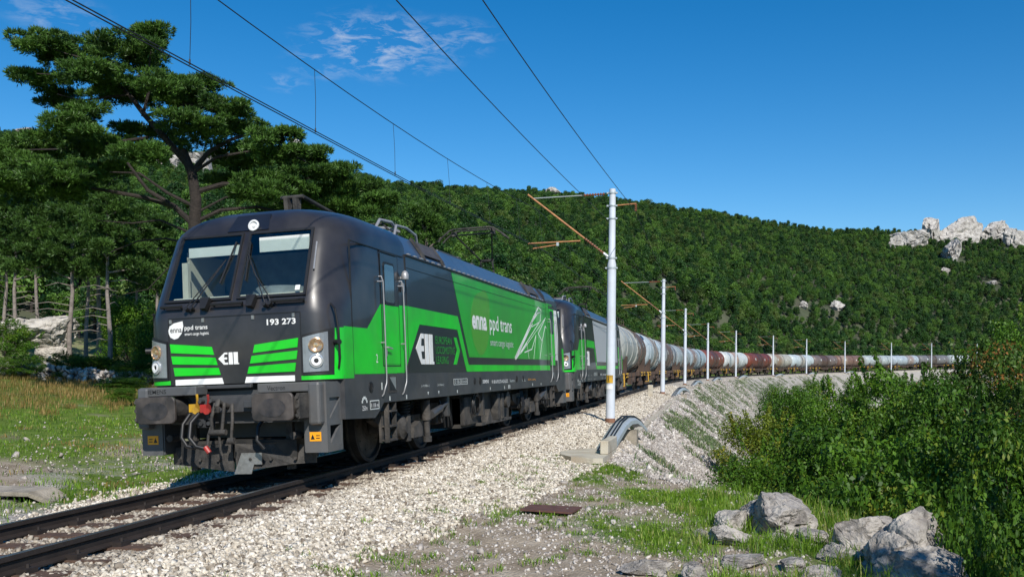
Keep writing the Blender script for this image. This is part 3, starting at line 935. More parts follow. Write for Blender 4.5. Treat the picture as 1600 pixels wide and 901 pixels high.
def headlight(parent, mir, sg):
    """clear housing wrapped round the nose corner with a tall silver inside and two round lamps"""
    def Q(u, z, off):   # u = distance across from the inner edge, 0 .. .40
        x = 1.05 + u * .92; 
        th = min(max((x - 1.07) / .42, 0), 1)
        ry = wrap_ry(z)
        y = .60 + ry * (1 - math.sqrt(max(0, 1 - th * th)))
        nx, ny = th, -math.sqrt(max(0, 1 - th * th))
        x, y = x + nx * off, y + ny * off
        return (sg * x, (18.98 - y) if mir else y, z)
    def patch(pts_fn, off0, off1, name, matn, parent_, n=7):
        mb = MB()
        vs = []
        for o_ in (off0, off1):
            for i in range(n + 1):
                t = i / n
                lo, hi = pts_fn(t)
                vs += [Q(t * .40 * 1.0, lo, o_), Q(t * .40, hi, o_)]
        m = 2 * (n + 1)
        fs = []
        for i in range(n):
            a = 2 * i
            fs += [(a, a + 1, a + 3, a + 2), (m + a, m + a + 2, m + a + 3, m + a + 1), (a, a + 2, m + a + 2, m + a), (a + 1, m + a + 1, m + a + 3, a + 3)]
        fs += [(0, m, m + 1, 1), (m - 2, m - 1, 2 * m - 1, 2 * m - 2)]
        mb.add(vs, fs)
        return mb.build(name, matn, parent_, smooth=40)
    h = patch(lambda t: (1.475 + .0 * t, 2.03 + .09 * t - .0), .002, .016, 'headlight', 'black', parent)
    hh = lambda t: (1.515, 2.00 + .07 * t)
    mb = MB(); vs = []
    n = 7
    for o_ in (.010, .020):
        for i in range(n + 1):
            t = i / n; u = .015 + t * .325
            vs += [Q(u, 1.515 + .01 * t, o_ + .008), Q(u, 1.995 + .075 * t, o_ + .008)]
    m = 2 * (n + 1); fs = []
    for i in range(n):
        a = 2 * i
        fs += [(a, a + 1, a + 3, a + 2), (m + a, m + a + 2, m + a + 3, m + a + 1), (a, a + 2, m + a + 2, m + a), (a + 1, m + a + 1, m + a + 3, a + 3)]
    fs += [(0, m, m + 1, 1), (m - 2, m - 1, 2 * m - 1, 2 * m - 2)]
    mb.add(vs, fs); mb.build('reflector_plate', 'lampsilver', h)
    for (u, z, r, mt) in ((.20, 1.885, .105, 'lampamber'), (.20, 1.67, .095, 'lampglass')):
        c0 = Vector(Q(u, z, .02)); c1 = Vector(Q(u, z, .045)); ax = (c1 - c0).normalized()
        l = MB()
        l.lathe(c0, ax, [(0, r), (.03, r), (.034, r * .86), (.022, r * .8), (.010, r * .35), (.022, r * .3), (.024, 0)], n=20)
        l.build('lamp', mt, h, smooth=40)
        if mt == 'lampglass':
            l = MB(); l.lathe(c0 + ax * .03, ax, [(0, r * .72), (.008, r * .72), (.009, r * .36), (.0, r * .34)], n=20)
            l.build('lamp_ring', 'lampring', h, smooth=40)
            l = MB(); l.lathe(c0 + ax * .026, ax, [(0, r * .30), (.006, r * .26), (.008, 0)], n=14)
            l.build('lamp_bulb', 'black', h, smooth=40)

def wrap_ry(z):
    return float(np.interp(z, [l[0] for l in LV], [l[4] for l in LV]))
def corner_green(parent, mir, sg, matn):
    """green paint wrapping under and behind the headlight"""
    mb = MB()
    def Q(u, z):
        # u follows the outline: flat (1.03..1.07), arc, then the side
        x0 = 1.02
        if u < .05: x, y, nx, ny = x0 + u, .60, 0, -1
        else:
            th = min((u - .05) / .66, 1) * math.pi / 2
            x = 1.07 + .42 * math.sin(th); y = .60 + wrap_ry(z) * (1 - math.cos(th))
            nx, ny = math.sin(th), -math.cos(th)
            if u > .71: y += (u - .71) * (1.47 - .6 - wrap_ry(z)) / .28 if False else (u - .71)
        x, y = x + nx * .005, y + ny * .005
        return (sg * x, (18.98 - y) if mir else y, z)
    us = list(np.linspace(0, .71, 14)) + [.80, .90, .99]
    def top(u):
        if u < .465: return 1.47
        if u < .485: return 1.47 + (u - .465) / .02 * .62
        return 2.13 + (u - .6) * .05
    us = sorted(us + [.465, .485, .505])
    vs = []; fs = []
    NZ = 7
    for u in us:
        for q in range(NZ):
            vs.append(Q(u, 1.412 + (top(u) - 1.412) * q / (NZ - 1)))
    for i in range(len(us) - 1):
        for q in range(NZ - 1):
            fs.append((NZ * i + q, NZ * i + q + 1, NZ * (i + 1) + q + 1, NZ * (i + 1) + q))
    mb.add(vs, fs)
    mb.build('nose_corner_stripe', matn, parent)

ELL = [[(0, .5), (.30, 1.0), (.44, 1.0), (.44, .84), (.30, .84), (.27, .60), (.42, .60), (.42, .42), (.27, .42), (.31, .17), (.46, .17), (.46, 0), (.26, 0)],
       [(.50, 1.0), (.68, 1.0), (.70, 0), (.50, 0)], [(.73, 1.0), (.93, 1.0), (.93, .09), (.98, .09), (.98, 0), (.74, 0)]]

def nose_front(parent, mir, simple=False):
    """everything painted or fixed on the flat lower nose"""
    Y0 = .60
    def fr(mb, pts, a, b, mi=0):
        ya, yb = Y0 - a, Y0 - b
        if mir: ya, yb = 18.98 - ya, 18.98 - yb
        mb.front(pts, ya, yb, mi)
    # recessed seam lines of the hinged nose panel
    mb = MB()
    for pts in ([(-1.03, 2.345), (1.03, 2.345), (1.03, 2.36), (-1.03, 2.36)], [(-1.035, 1.42), (-1.022, 1.42), (-1.022, 2.344), (-1.035, 2.344)], [(1.022, 1.42), (1.035, 1.42), (1.035, 2.344), (1.022, 2.344)]):
        fr(mb, pts, -.002, .003)
    mb.build('nose_panel_seam', 'black', parent)
    for x in (-.99, -.47, .31, .93):
        m2 = MB(); fr(m2, [(x - .02, 2.285), (x + .02, 2.285), (x + .02, 2.34), (x - .02, 2.34)], .0, .014)
        m2.build('hinge', 'steel', parent)
    gr = [[(1.0, 1.995), (.335, 1.928), (.305, 1.815), (.985, 1.868)], [(.985, 1.822), (.285, 1.775), (.255, 1.67), (.965, 1.705)], [(.955, 1.655), (.24, 1.628), (.21, 1.53), (.935, 1.535)]]
    shift = -.01
    for k, g in enumerate(gr):
        for sg in (-1, 1):
            m2 = MB(); fr(m2, [(sg * x + shift, z) for x, z in g], 0, .012)
            m2.build('grille_slat', 'green', parent)
    for sg in (-1, 1):
        m2 = MB(); fr(m2, [(sg * .93 + shift, 1.482), (sg * .19 + shift, 1.487), (sg * .165 + shift, 1.402), (sg * .93 + shift, 1.402)], 0, .008)
        m2.build('white_stripe', 'white', parent)
    m2 = MB()
    for poly in ELL:
        fr(m2, [(-.25 + x * .33, 1.67 + z * .17) for x, z in poly], 0, .005)
    m2.build('emblem', 'white', parent)
    m2 = MB()
    leaf = [(-1.03, 2.19), (-1.01, 2.25), (-.94, 2.29), (-.80, 2.315), (-.79, 2.24), (-.82, 2.14), (-.88, 2.075), (-.94, 2.06), (-1.0, 2.09), (-1.025, 2.14)]
    fr(m2, leaf, 0, .004)
    m2.build('logo_patch', 'white', parent)
    if not mir:
        ux, uy = (1, 0, 0), (0, 0, 1)
        y = Y0 - .004
        text('lettering', 'enna', 'sidepaint', parent, (-1.0, y, 2.155), ux, uy, .185, .055, bold=.01)
        y = Y0
        text('lettering', 'ppd trans', 'white', parent, (-.77, y, 2.165), ux, uy, .365, .085, bold=.012)
        text('lettering', 'smart cargo logistic', 'white', parent, (-.77, y, 2.095), ux, uy, .385, .055, bold=.008)
        text('running_number', '193 273', 'white', parent, (.52, y, 2.19), ux, uy, .44, .085, bold=.028)

def underbeam(parent, mir):
    """buffers, coupling, hoses, headstock, plough and steps of one end"""
    f = (lambda y: 18.98 - y) if mir else (lambda y: y)
    sy = -1 if mir else 1
    def B(mb, x0, x1, y0, y1, z0, z1, mi=0, bev=0):
        a, b = f(y0), f(y1)
        mb.box(x0, x1, min(a, b), max(a, b), z0, z1, mi, bev)
    def V(x, y, z): return (x, f(y), z)
    # headstock and shroud blocks above the buffers
    mb = MB()
    B(mb, -1.30, 1.30, .62, .95, .84, 1.30, 0)
    B(mb, -.62, .62, .56, .62, .95, 1.24, 0)
    B(mb, -1.2, 1.2, .95, 1.5, .62, 1.38, 0)
    B(mb, -.40, .30, .50, .56, 1.335, 1.385, 0, .01)
    mb.build('headstock', 'grey', parent)
    for sg in (-1, 1):
        s_ = MB()
        x0, x1 = sorted((sg * .47, sg * 1.36))
        B(s_, x0, x1, .36, .66, 1.255, 1.385, 0, .015)
        x0, x1 = sorted((sg * 1.22, sg * 1.40))
        B(s_, x0, x1, .34, .92, .80, 1.384, 0, .04)
        s_.build('buffer_shroud', 'shroud', parent)
        b = MB()
        cx = sg * .875
        b.lathe(V(cx, 0, 1.06), (0, sy, 0), [(.04, .11), (.22, .11), (.22, .155), (.6, .165), (.62, .2)], n=20)
        b.add([V(cx + a * .165, .10, 1.06 + c * .14) for a, c in ((-1, -1), (1, -1), (1, 1), (-1, 1))] + [V(cx + a * .19, .64, 1.06 + c * .18) for a, c in ((-1, -1), (1, -1), (1, 1), (-1, 1))], [(0, 1, 2, 3), (4, 5, 6, 7)])
        bb = b.build('buffer', 'dusty', parent, smooth=40)
        p = MB()
        B(p, cx - .30, cx + .30, .0, .035, .885, 1.255, 0, .07)
        import bmesh
        bm = bmesh.new()
        w, h, r = .30, .185, .07
        pts = []
        for (qx, qz, t0) in ((w - r, h - r, 0), (-w + r, h - r, 90), (-w + r, -h + r, 180), (w - r, -h + r, 270)):
            for k in range(6):
                t = R(t0 + k * 18)
                pts.append((cx + qx + r * math.cos(t), 1.07 + qz + r * math.sin(t)))
        bm.free()
        p = MB()
        n = len(pts)
        vs = [V(cx + (x - cx) * .965, 0.0, 1.07 + (z - 1.07) * .955) for x, z in pts] + [V(x, .012, z) for x, z in pts] + [V(x, .045, z) for x, z in pts]
        vs.append(V(cx, -.004, 1.07))
        c_ = len(vs) - 1
        fs = [(i, (i + 1) % n, c_) for i in range(n)]
        for r_ in (0, 1):
            fs += [(r_ * n + i, r_ * n + (i + 1) % n, (r_ + 1) * n + (i + 1) % n, (r_ + 1) * n + i) for i in range(n)]
        fs.append(tuple(2 * n + i for i in range(n)))
        p.add(vs, fs)
        p.build('buffer_plate', 'buffer', bb)
        g = MB()   # greasy contact patch
        pt2 = [(cx + .2 * math.cos(t), 1.06 + .125 * math.sin(t)) for t in np.linspace(0, 2 * math.pi, 22)[:-1]]
        g.add([V(x, -.0065, z) for x, z in pt2] + [V(cx, -.0075, 1.06)], [(i, (i + 1) % 21, 21) for i in range(21)])
        g.build('grease_patch', 'grease', bb)
        br = MB()
        B(br, *sorted((sg * 1.19, sg * 1.235)), .07, .60, .90, 1.24, 0, .01)
        for zz in (.95, 1.07, 1.19):
            br.cyl(V(sg * 1.21, .05, zz), V(sg * 1.21, .09, zz), .028, n=8)
        br.build('buffer_bracket', 'steel' if False else 'dusty', parent)
    # coupling: hook, links, screw
    c = MB()
    c.tube([V(-.05, .56, 1.08), V(-.05, .34, 1.10), V(-.05, .24, 1.16), V(-.05, .18, 1.10), V(-.05, .22, 1.02)], .045, n=8, r1=.03)
    c.tube([V(-.12, .27, 1.14), V(-.16, .22, .92), V(-.14, .22, .72)], .024, n=8)
    c.tube([V(.02, .27, 1.14), V(.02, .22, .92), V(-.01, .22, .72)], .024, n=8)
    c.cyl(V(-.19, .22, .74), V(.06, .22, .74), .04, n=10)
    c.tube([V(.12, .3, 1.12), V(.15, .24, .9), V(.12, .24, .62)], .022, n=8)
    c.tube([V(-.06, .24, .72), V(-.06, .26, .5), V(-.04, .27, .42)], .018, n=6)
    c.cyl(V(.08, .24, .62), V(.17, .24, .62), .045, n=10)
    c.build('screw_coupling', 'dusty', parent, smooth=50)
    # draw-gear housing bits
    d = MB()
    B(d, -.50, .48, .46, .56, 1.00, 1.22, 0, .01)
    B(d, -.36, -.30, .40, .5, .8, 1.22, 0)
    B(d, .24, .46, .38, .46, 1.06, 1.16, 0, .01)
    B(d, -.50, -.24, .40, .46, .80, .92, 0, .01)
    for (x, z) in ((-.42, 1.17), (-.26, 1.17), (.4, 1.0), (-.42, .86), (-.3, .86)):
        d.cyl(V(x, .36, z), V(x, .46, z), .03, n=8)
    d.build('draw_gear', 'grey', parent)
    # brake cocks and hoses
    for (x, mt, zz) in ((-.50, 'yellow', 1.10), (-.33, 'red', 1.09)):
        k = MB()
        k.cyl(V(x - .07, .46, zz - .03), V(x + .05, .30, zz - .06), .045, n=10)
        k.tube([V(x, .42, zz), V(x + .05, .36, zz + .09), V(x + .05, .35, zz + .17)], .018, n=6)
        k.box(x - .05, x + .05, min(f(.30), f(.42)), max(f(.30), f(.42)), zz - .075, zz + .035)
        k.build('brake_cock', mt, parent, smooth=40)
    hs_ = MB(); hs_.tube([V(-.56, .34, 1.0), V(-.60, .22, .86), V(-.60, .18, .68), V(-.52, .18, .56), V(-.40, .2, .54)], .028, n=8); hs_.build('brake_hose', 'black', parent, smooth=60)
    hs_ = MB(); hs_.tube([V(-.40, .30, 1.0), V(-.45, .18, .88), V(-.44, .12, .68), V(-.34, .12, .56), V(-.20, .16, .52)], .030, n=8)
    ho = hs_.build('brake_hose', 'black', parent, smooth=60)
    hs_ = MB(); hs_.cyl(V(-.22, .15, .55), V(-.16, .15, .47), .036, n=10); hs_.build('hose_coupling', 'red', ho)
    hs_ = MB(); hs_.tube([V(-.22, .3, .80), V(-.20, .2, .7), V(-.2, .17, .55)], .02, n=8); hs_.build('brake_hose', 'dusty', parent, smooth=60)
    hs_ = MB(); hs_.tube([V(.52, .5, .95), V(.5, .3, .8), V(.5, .25, .62), V(.58, .3, .5)], .026, n=8); hs_.build('brake_hose', 'black', parent, smooth=60)
    # plough
    p = MB()
    for sg in (-1, 1):
        pts = [(sg * .02, .52, .17), (sg * .85, .60, .26), (sg * 1.12, .75, .26), (sg * 1.12, .75, .50), (sg * .62, .62, .56), (sg * .02, .50, .56)]
        n = len(pts)
        vs = [V(x, y, z) for x, y, z in pts] + [V(x, y + .03, z) for x, y, z in pts]
        p.add(vs, [tuple(range(n)), tuple(range(2 * n - 1, n - 1, -1))] + [(i, (i + 1) % n, (i + 1) % n + n, i + n) for i in range(n)])
        for x in (.25, .55, .9):
            p.cyl(V(sg * x, .50 + .09 * x, .34), V(sg * x, .47 + .09 * x, .34), .022, n=8)
    p.build('snow_plough', 'dusty', parent)
    m2 = MB(); vs = [V(.0, .495, .14), V(.26, .50, .14), V(.30, .505, .27), V(.42, .51, .27), V(.42, .51, .43), (V(.12, .495, .43))]
    m2.add(vs + [(x, y + .02 * sy, z) for x, y, z in vs], [(0, 1, 2, 3, 4, 5), (11, 10, 9, 8, 7, 6)] + [(i, (i + 1) % 6, (i + 1) % 6 + 6, i + 6) for i in range(6)])
    m2.build('plough_plate', 'steel', parent)
    m2 = MB(); B(m2, -.9, .9, .62, 1.3, .30, .6); m2.build('under_plate', 'dark', parent)
    # left and right corner steps: side box with two foot openings
    for sg in (-1, 1):
        st = MB()
        x0, x1 = sorted((sg * 1.10, sg * 1.43))
        # frame of the step unit, openings left free
        ya, yb = .48, .98
        for (y0, y1, z0, z1) in ((ya, ya + .10, .42, 1.38), (yb - .06, yb, .42, 1.38), (ya + .10, yb - .06, 1.16, 1.38), (ya + .10, yb - .06, .78, .86), (ya + .10, yb - .06, .42, .52)):
            B(st, x0, x1, y0, y1, z0, z1, 0)
        xi0, xi1 = sorted((sg * 1.08, sg * 1.13))
        B(st, xi0, xi1, ya + .02, yb - .02, .43, 1.37, 0)
        # triangular gussets in the openings
        for z0 in (.52, .86):
            pts = [(ya + .10, z0), (yb - .06, z0), (yb - .06, z0 + .26)]
            P = [V(sg * 1.425, y, z) for y, z in pts] + [V(sg * 1.39, y, z) for y, z in pts]
            st.add(P, [(0, 1, 2), (5, 4, 3), (0, 3, 4, 1), (1, 4, 5, 2), (2, 5, 3, 0)])
        st.build('corner_step', 'shroud', parent)
        lb = MB(); B(lb, *sorted((sg * 1.17, sg * 1.34)), ya - .006, ya, .575, .70); lbl = lb.build('warning_plate', 'orange', parent)
        lb = MB()
        tri = [(1.185, .60), (1.245, .60), (1.215, .67)]
        lb.front([(sg * x, z) for x, z in tri], f(ya - .008), f(ya - .006)); lb.front([(sg * x, z) for x, z in ((1.265, .61), (1.32, .61), (1.32, .622), (1.265, .622))], f(ya - .008), f(ya - .006)); lb.front([(sg * x, z) for x, z in ((1.265, .645), (1.32, .645), (1.32, .657), (1.265, .657))], f(ya - .008), f(ya - .006))
        lb.build('warning_symbol', 'black', lbl)
        # guard iron and pipe bits under the buffers
        gi = MB(); B(gi, *sorted((sg * .70, sg * .80)), .70, .78, .18, .85); gi.cyl(V(sg * .95, .42, .66), V(sg * .95, .62, .66), .05); gi.build('guard_iron', 'dusty', parent)
    # handrail on the nose corner
    for sg in (-1, 1):
        h = MB(); k_ = 0 if sg * sy > 0 else 1
        h.tube([V(sg * 1.40, .80, 2.46), V(sg * (1.50 - .07 * k_), .72 + .12 * k_, 2.38), V(sg * (1.52 - .06 * k_), .76 + .2 * k_, 2.1), V(sg * (1.52 - .06 * k_), .78 + .2 * k_, 1.70), V(sg * 1.47, .84 + .2 * k_, 1.56)], .016, n=6)
        h.cyl(V(sg * 1.42, .82, 1.92), V(sg * 1.53, .76, 1.92), .04, n=8)
        h.build('corner_handrail', 'black', parent, smooth=50)

WD = .625
def bogie_parts(parent, yc, dirn=1):
    """one two-axle bogie: four wheels, frame, springs, dampers, brake units"""
    for dy in (-1.3, 1.3):
        for sg in (-1, 1):
            w = MB()
            x0 = sg * .68
            w.lathe((x0, yc + dy, WD), (sg, 0, 0), [(-.02, 0), (-.02, WD + .03), (.01, WD + .03), (.02, WD), (.13, WD - .008), (.135, WD - .07), (.09, WD - .09), (.07, .36), (.10, .2), (.16, .17), (.16, 0)], n=36)
            wh = w.build('wheel', 'dark', parent, smooth=35)
            if sg == 1:
                b = MB()
                for k in range(10):
                    t = 2 * math.pi * k / 10
                    b.cyl((x0 + .07, yc + dy + .42 * math.cos(t), WD + .42 * math.sin(t)), (x0 + .11, yc + dy + .42 * math.cos(t), WD + .42 * math.sin(t)), .014, n=6)
                b.lathe((x0 + .065, yc + dy, WD), (1, 0, 0), [(0, .5), (.03, .5), (.03, .25), (.0, .24)], n=30)
                b.build('brake_disc', 'dusty', wh, smooth=35)
    for sg in (-1, 1):
        m = MB()
        # side frame: dipped beam
        pts = [(-1.95, .72), (-1.6, .60), (-1.0, .60), (-.75, .42), (.75, .42), (1.0, .60), (1.6, .60), (1.95, .72), (1.95, .86), (1.0, .90), (.6, .72), (-.6, .72), (-1.0, .90), (-1.95, .86)]
        m.side([(yc + y, z) for y, z in pts], sg * 1.02, sg * 1.14)
        for dy in (-1.3, 1.3):
            m.box(*sorted((sg * .86, sg * 1.20)), yc + dy - .2, yc + dy + .2, .48, .78, bev=.04)
            m.cyl((sg * 1.15, yc + dy, .625), (sg * 1.25, yc + dy, .625), .13, n=16)
        m.build('bogie_frame', 'dusty', parent)
        for dy in (-.45, .45):
            sp = MB()
            pr = []
            for k in range(7): pr += [(k * .052, .09), (k * .052 + .012, .125), (k * .052 + .03, .125), (k * .052 + .042, .09)]
            sp.lathe((sg * 1.1, yc + dy, .62), (0, 0, 1), pr, n=14)
            sp.build('coil_spring', 'dark', parent, smooth=50)
    # the visible dampers on the camera side (and mirrored)
    for sg in (-1, 1):
        d = MB()
        d.cyl((sg * 1.33, yc + .15, .30), (sg * 1.33, yc + .12, .62), .055, n=12)
        d.cyl((sg * 1.33, yc + .12, .62), (sg * 1.33, yc + .08, .98), .085, n=12)
        d.cyl((sg * 1.33, yc + .15, .22), (sg * 1.33, yc + .15, .32), .08, n=12)
        d.build('vertical_damper', 'dusty', parent, smooth=40)
        d = MB()
        d.cyl((sg * 1.36, yc + .30, .70), (sg * 1.36, yc + .85, .80), .075, n=12)
        d.cyl((sg * 1.36, yc + .85, .80), (sg * 1.36, yc + 1.25, .88), .045, n=12)
        d.box(*sorted((sg * 1.2, sg * 1.40)), yc + 1.2, yc + 1.34, .62, 1.05, bev=.02)
        d.build('yaw_damper', 'grey', parent, smooth=40)
        d = MB()
        d.add([(sg * x, yc + y, z) for x in (1.16, 1.32) for y, z in ((-.55, .34), (-.05, .34), (-.05, .50), (-.2, .62), (-.5, .52))], [(0, 1, 2, 3, 4), (9, 8, 7, 6, 5), (0, 5, 6, 1), (1, 6, 7, 2), (2, 7, 8, 3), (3, 8, 9, 4), (4, 9, 5, 0)])
        d.build('bogie_bracket', 'dusty', parent)
        for k in range(3):
            c = MB()
            y0 = yc + 1.0 + k * .22 * dirn
            c.tube([(sg * 1.3, y0, .95), (sg * 1.38, y0 + .02, .6), (sg * 1.36, y0 + .1, .42), (sg * 1.3, y0 + .25, .5), (sg * 1.25, y0 + .3, .8)], .017, n=5)
            c.build('bogie_cable', 'black', parent, smooth=50); c = MB()
            c.tube([(sg * 1.28, yc - 1.45 - k * .12, .95), (sg * 1.36, yc - 1.5 - k * .12, .6), (sg * 1.3, yc - 1.62 - k * .1, .35)], .016, n=5)
            c.build('bogie_cable', 'black', parent, smooth=50)
        u = MB()
        u.lathe((sg * 1.12, yc - .95, .55), (sg, 0, 0), [(0, .2), (.16, .2), (.2, .12), (.24, .1), (.24, 0)], n=16)
        u.box(*sorted((sg * 1.16, sg * 1.3)), yc - .78, yc - .62, .30, .74)
        u.build('brake_cylinder', 'dusty', parent, smooth=40)

def pantograph(parent, y0, raised, dirn=1):
    p = MB()
    zb = 4.02
    if raised:
        zk, zh = 4.42, 5.40
        kx = y0 - .0
        yk = y0 + 1.05; yh = y0 - .25
        zk = 4.56
        for sg in (-1, 1):
            p.tube([(sg * .30, y0 + .75, zb), (sg * .16, yk, zk + .12)], .026)
            p.tube([(sg * .16, yk, zk + .12), (sg * .52, yh, zh - .14)], .022)
        p.tube([(-.2, yk, zk + .12), (.2, yk, zk + .12)], .04)
        p.tube([(-.1, y0 + .7, zb + .1), (-.14, yk - .05, zk)], .016)
        p.tube([(-.45, y0, zb), (.45, y0, zb)], .05, n=8)
        p.tube([(-.52, yh, zh - .14), (.52, yh, zh - .14)], .02)
        f = p.build('pantograph_arm', 'dark', parent, smooth=50)
        h = MB()
        for dy in (-.19, .19):
            h.tube([(-.95, yh + dy, zh - .30), (-.80, yh + dy, zh - .16), (-.62, yh + dy, zh - .03), (-.5, yh + dy, zh), (.5, yh + dy, zh), (.62, yh + dy, zh - .03), (.80, yh + dy, zh - .16), (.95, yh + dy, zh - .30)], .022, n=6)
        for sg in (-1, 1):
            h.tube([(sg * .55, yh - .19, zh - .02), (sg * .55, yh, zh - .13), (sg * .55, yh + .19, zh - .02)], .02)
            h.box(min(sg * .5, sg * .6), max(sg * .5, sg * .6), yh - .08, yh + .08, zh - .17, zh - .05)
        h.build('pantograph_head', 'dusty', parent, smooth=50)
    else:
        z = 4.40
        p.tube([(.03, y0 - .60 * dirn, z + .03), (.05, y0 + .9 * dirn, z - .10), (.05, y0 + 2.1 * dirn, z - .22)], .034, n=8)
        p.tube([(.02, y0 + .1 * dirn, z - .1), (.10, y0 + 1.8 * dirn, z - .15)], .024, n=6)
        p.tube([(-.45, y0, zb - .05), (.45, y0, zb - .05)], .05, n=8)
        f = p.build('pantograph_arm', 'dark', parent, smooth=50)
        h = MB(); yh = y0 - .6 * dirn
        h.tube([(-.36, yh, z + .035), (.04, yh, z + .035)], .034, n=8)
        for x in (-.24, -.08):
            h.add([(x + a, yh + b, c) for a in (-.035, .035) for b, c in ((-.05, z - .40), (.05, z - .40), (.09, z + .01), (-.09, z + .01))], [(0, 1, 2, 3), (7, 6, 5, 4), (0, 4, 5, 1), (1, 5, 6, 2), (2, 6, 7, 3), (3, 7, 4, 0)])
        yq = y0 + 1.7 * dirn
        h.tube([(-.62, yq, z - .22), (-.5, yq, z - .1), (.5, yq, z - .1), (.62, yq, z - .22)], .02, n=6)
        h.build('pantograph_head', 'dusty', parent, smooth=50)
    b = MB()
    b.box(-.6, .6, y0 - .25, y0 + .25, 3.96, 4.03); b.box(-.5, -.42, y0 - .9, y0 + .9, 3.97, 4.02); b.box(.42, .5, y0 - .9, y0 + .9, 3.97, 4.02)
    b.build('pantograph_base', 'dark', parent)
    for (x, yy) in ((-.5, -.8), (.5, -.8), (-.5, .8), (.5, .8)):
        i_ = MB()
        pr = []
        for k in range(5):
            pr += [(k * .036, .04), (k * .036 + .012, .075), (k * .036 + .02, .075), (k * .036 + .03, .04)]
        i_.lathe((x, y0 + yy, 3.79), (0, 0, 1), pr, n=12)
        i_.build('insulator', 'railmetal', parent, smooth=40)

def side_door(parent, y0, y1, green_from):
    """cab door with its window, lock handle and long handrails (camera side)"""
    d = MB()
    def pl(a, b, c, e_, x, mi): d.side([(a, c), (b, c), (b, e_), (a, e_)], x - .004, x, mi)
    pl(y0, y1, green_from, 3.36, 1.4975, 0)
    pl(y0, y1, 1.62, green_from, 1.4975, 1)
    for (a, b, c, e_) in ((y0 - .02, y0, 1.60, 3.38), (y1, y1 + .02, 1.60, 3.38), (y0 - .02, y1 + .02, 3.38, 3.40), (y0 - .02, y1 + .02, 1.585, 1.60)):
        pl(a, b, c, e_, 1.4985, 2)
    dr = d.build('cab_door', ['sidepaint', 'green', 'black'], parent)
    w = MB()
    wy0, wy1 = y0 + .14, y1 - .20
    def rr(y0_, y1_, z0_, z1_, r):
        pts = []
        for (cy, cz, t0) in ((y1_ - r, z1_ - r, 0), (y0_ + r, z1_ - r, 90), (y0_ + r, z0_ + r, 180), (y1_ - r, z0_ + r, 270)):
            for k in range(5):
                t = R(t0 + k * 22.5); pts.append((cy + r * math.cos(t), cz + r * math.sin(t)))
        return pts
    w.side(rr(wy0 - .035, wy1 + .035, 2.56, 3.24, .07), 1.498, 1.506, 0)
    w.build('window_frame', 'black', dr)
    w = MB(); w.side(rr(wy0, wy1, 2.60, 3.20, .05), 1.5, 1.509, 0); w.build('door_window', 'doorglass', dr)
    h = MB(); h.tube([(1.50, y0 + .08, 1.88), (1.55, y0 + .08, 1.88), (1.55, y0 + .26, 1.86)], .014); h.box(1.498, 1.52, y0 + .05, y0 + .12, 1.74, 1.86); h.build('handle', 'railmetal', dr)
    for y in (y0 - .07, y1 + .08):
        g = MB()
        g.tube([(1.50, y - .03, 2.98), (1.545, y - .03, 2.98), (1.56, y, 2.90), (1.565, y, 2.2), (1.565, y, 1.42), (1.56, y, 1.32), (1.56, y - .05, 1.26), (1.53, y - .05, 1.16), (1.50, y - .05, 1.12)], .012, n=8)
        g.tube([(1.49, y - .08, 2.9), (1.56, y - .0, 2.9)], .012)
        g.tube([(1.49, y, 1.95), (1.565, y, 1.95)], .012)
        g.build('handrail', 'railmetal', parent, smooth=50)
    l = MB(); l.box(1.40, 1.475, (y0 + y1) / 2 - .19, (y0 + y1) / 2 - .16, .38, 1.12); l.box(1.40, 1.475, (y0 + y1) / 2 + .13, (y0 + y1) / 2 + .16, .38, 1.12)
    ym = (y0 + y1) / 2
    for z in (.40, .62, .86):
        l.box(1.33, 1.50, ym - .16, ym + .13, z, z + .025)
    l.box(1.30, 1.34, ym - .18, ym + .15, .38, 1.1)
    l.build('access_ladder', 'dusty', parent)
    s_ = MB()   # flat step box on the solebar, its hollow's shade painted as dark triangles
    s_.side([(ym - .20, 1.16), (ym + .16, 1.16), (ym + .16, 1.44), (ym - .20, 1.44)], 1.488, 1.499, 0)
    s_.side([(ym - .16, 1.20), (ym + .12, 1.20), (ym - .16, 1.41)], 1.499, 1.502, 1)
    s_.side([(ym + .12, 1.20), (ym + .12, 1.41), (ym - .16, 1.41)], 1.499, 1.501, 2)
    s_.build('painted_step_recess', ['dusty', 'black', 'cabdark'], parent)

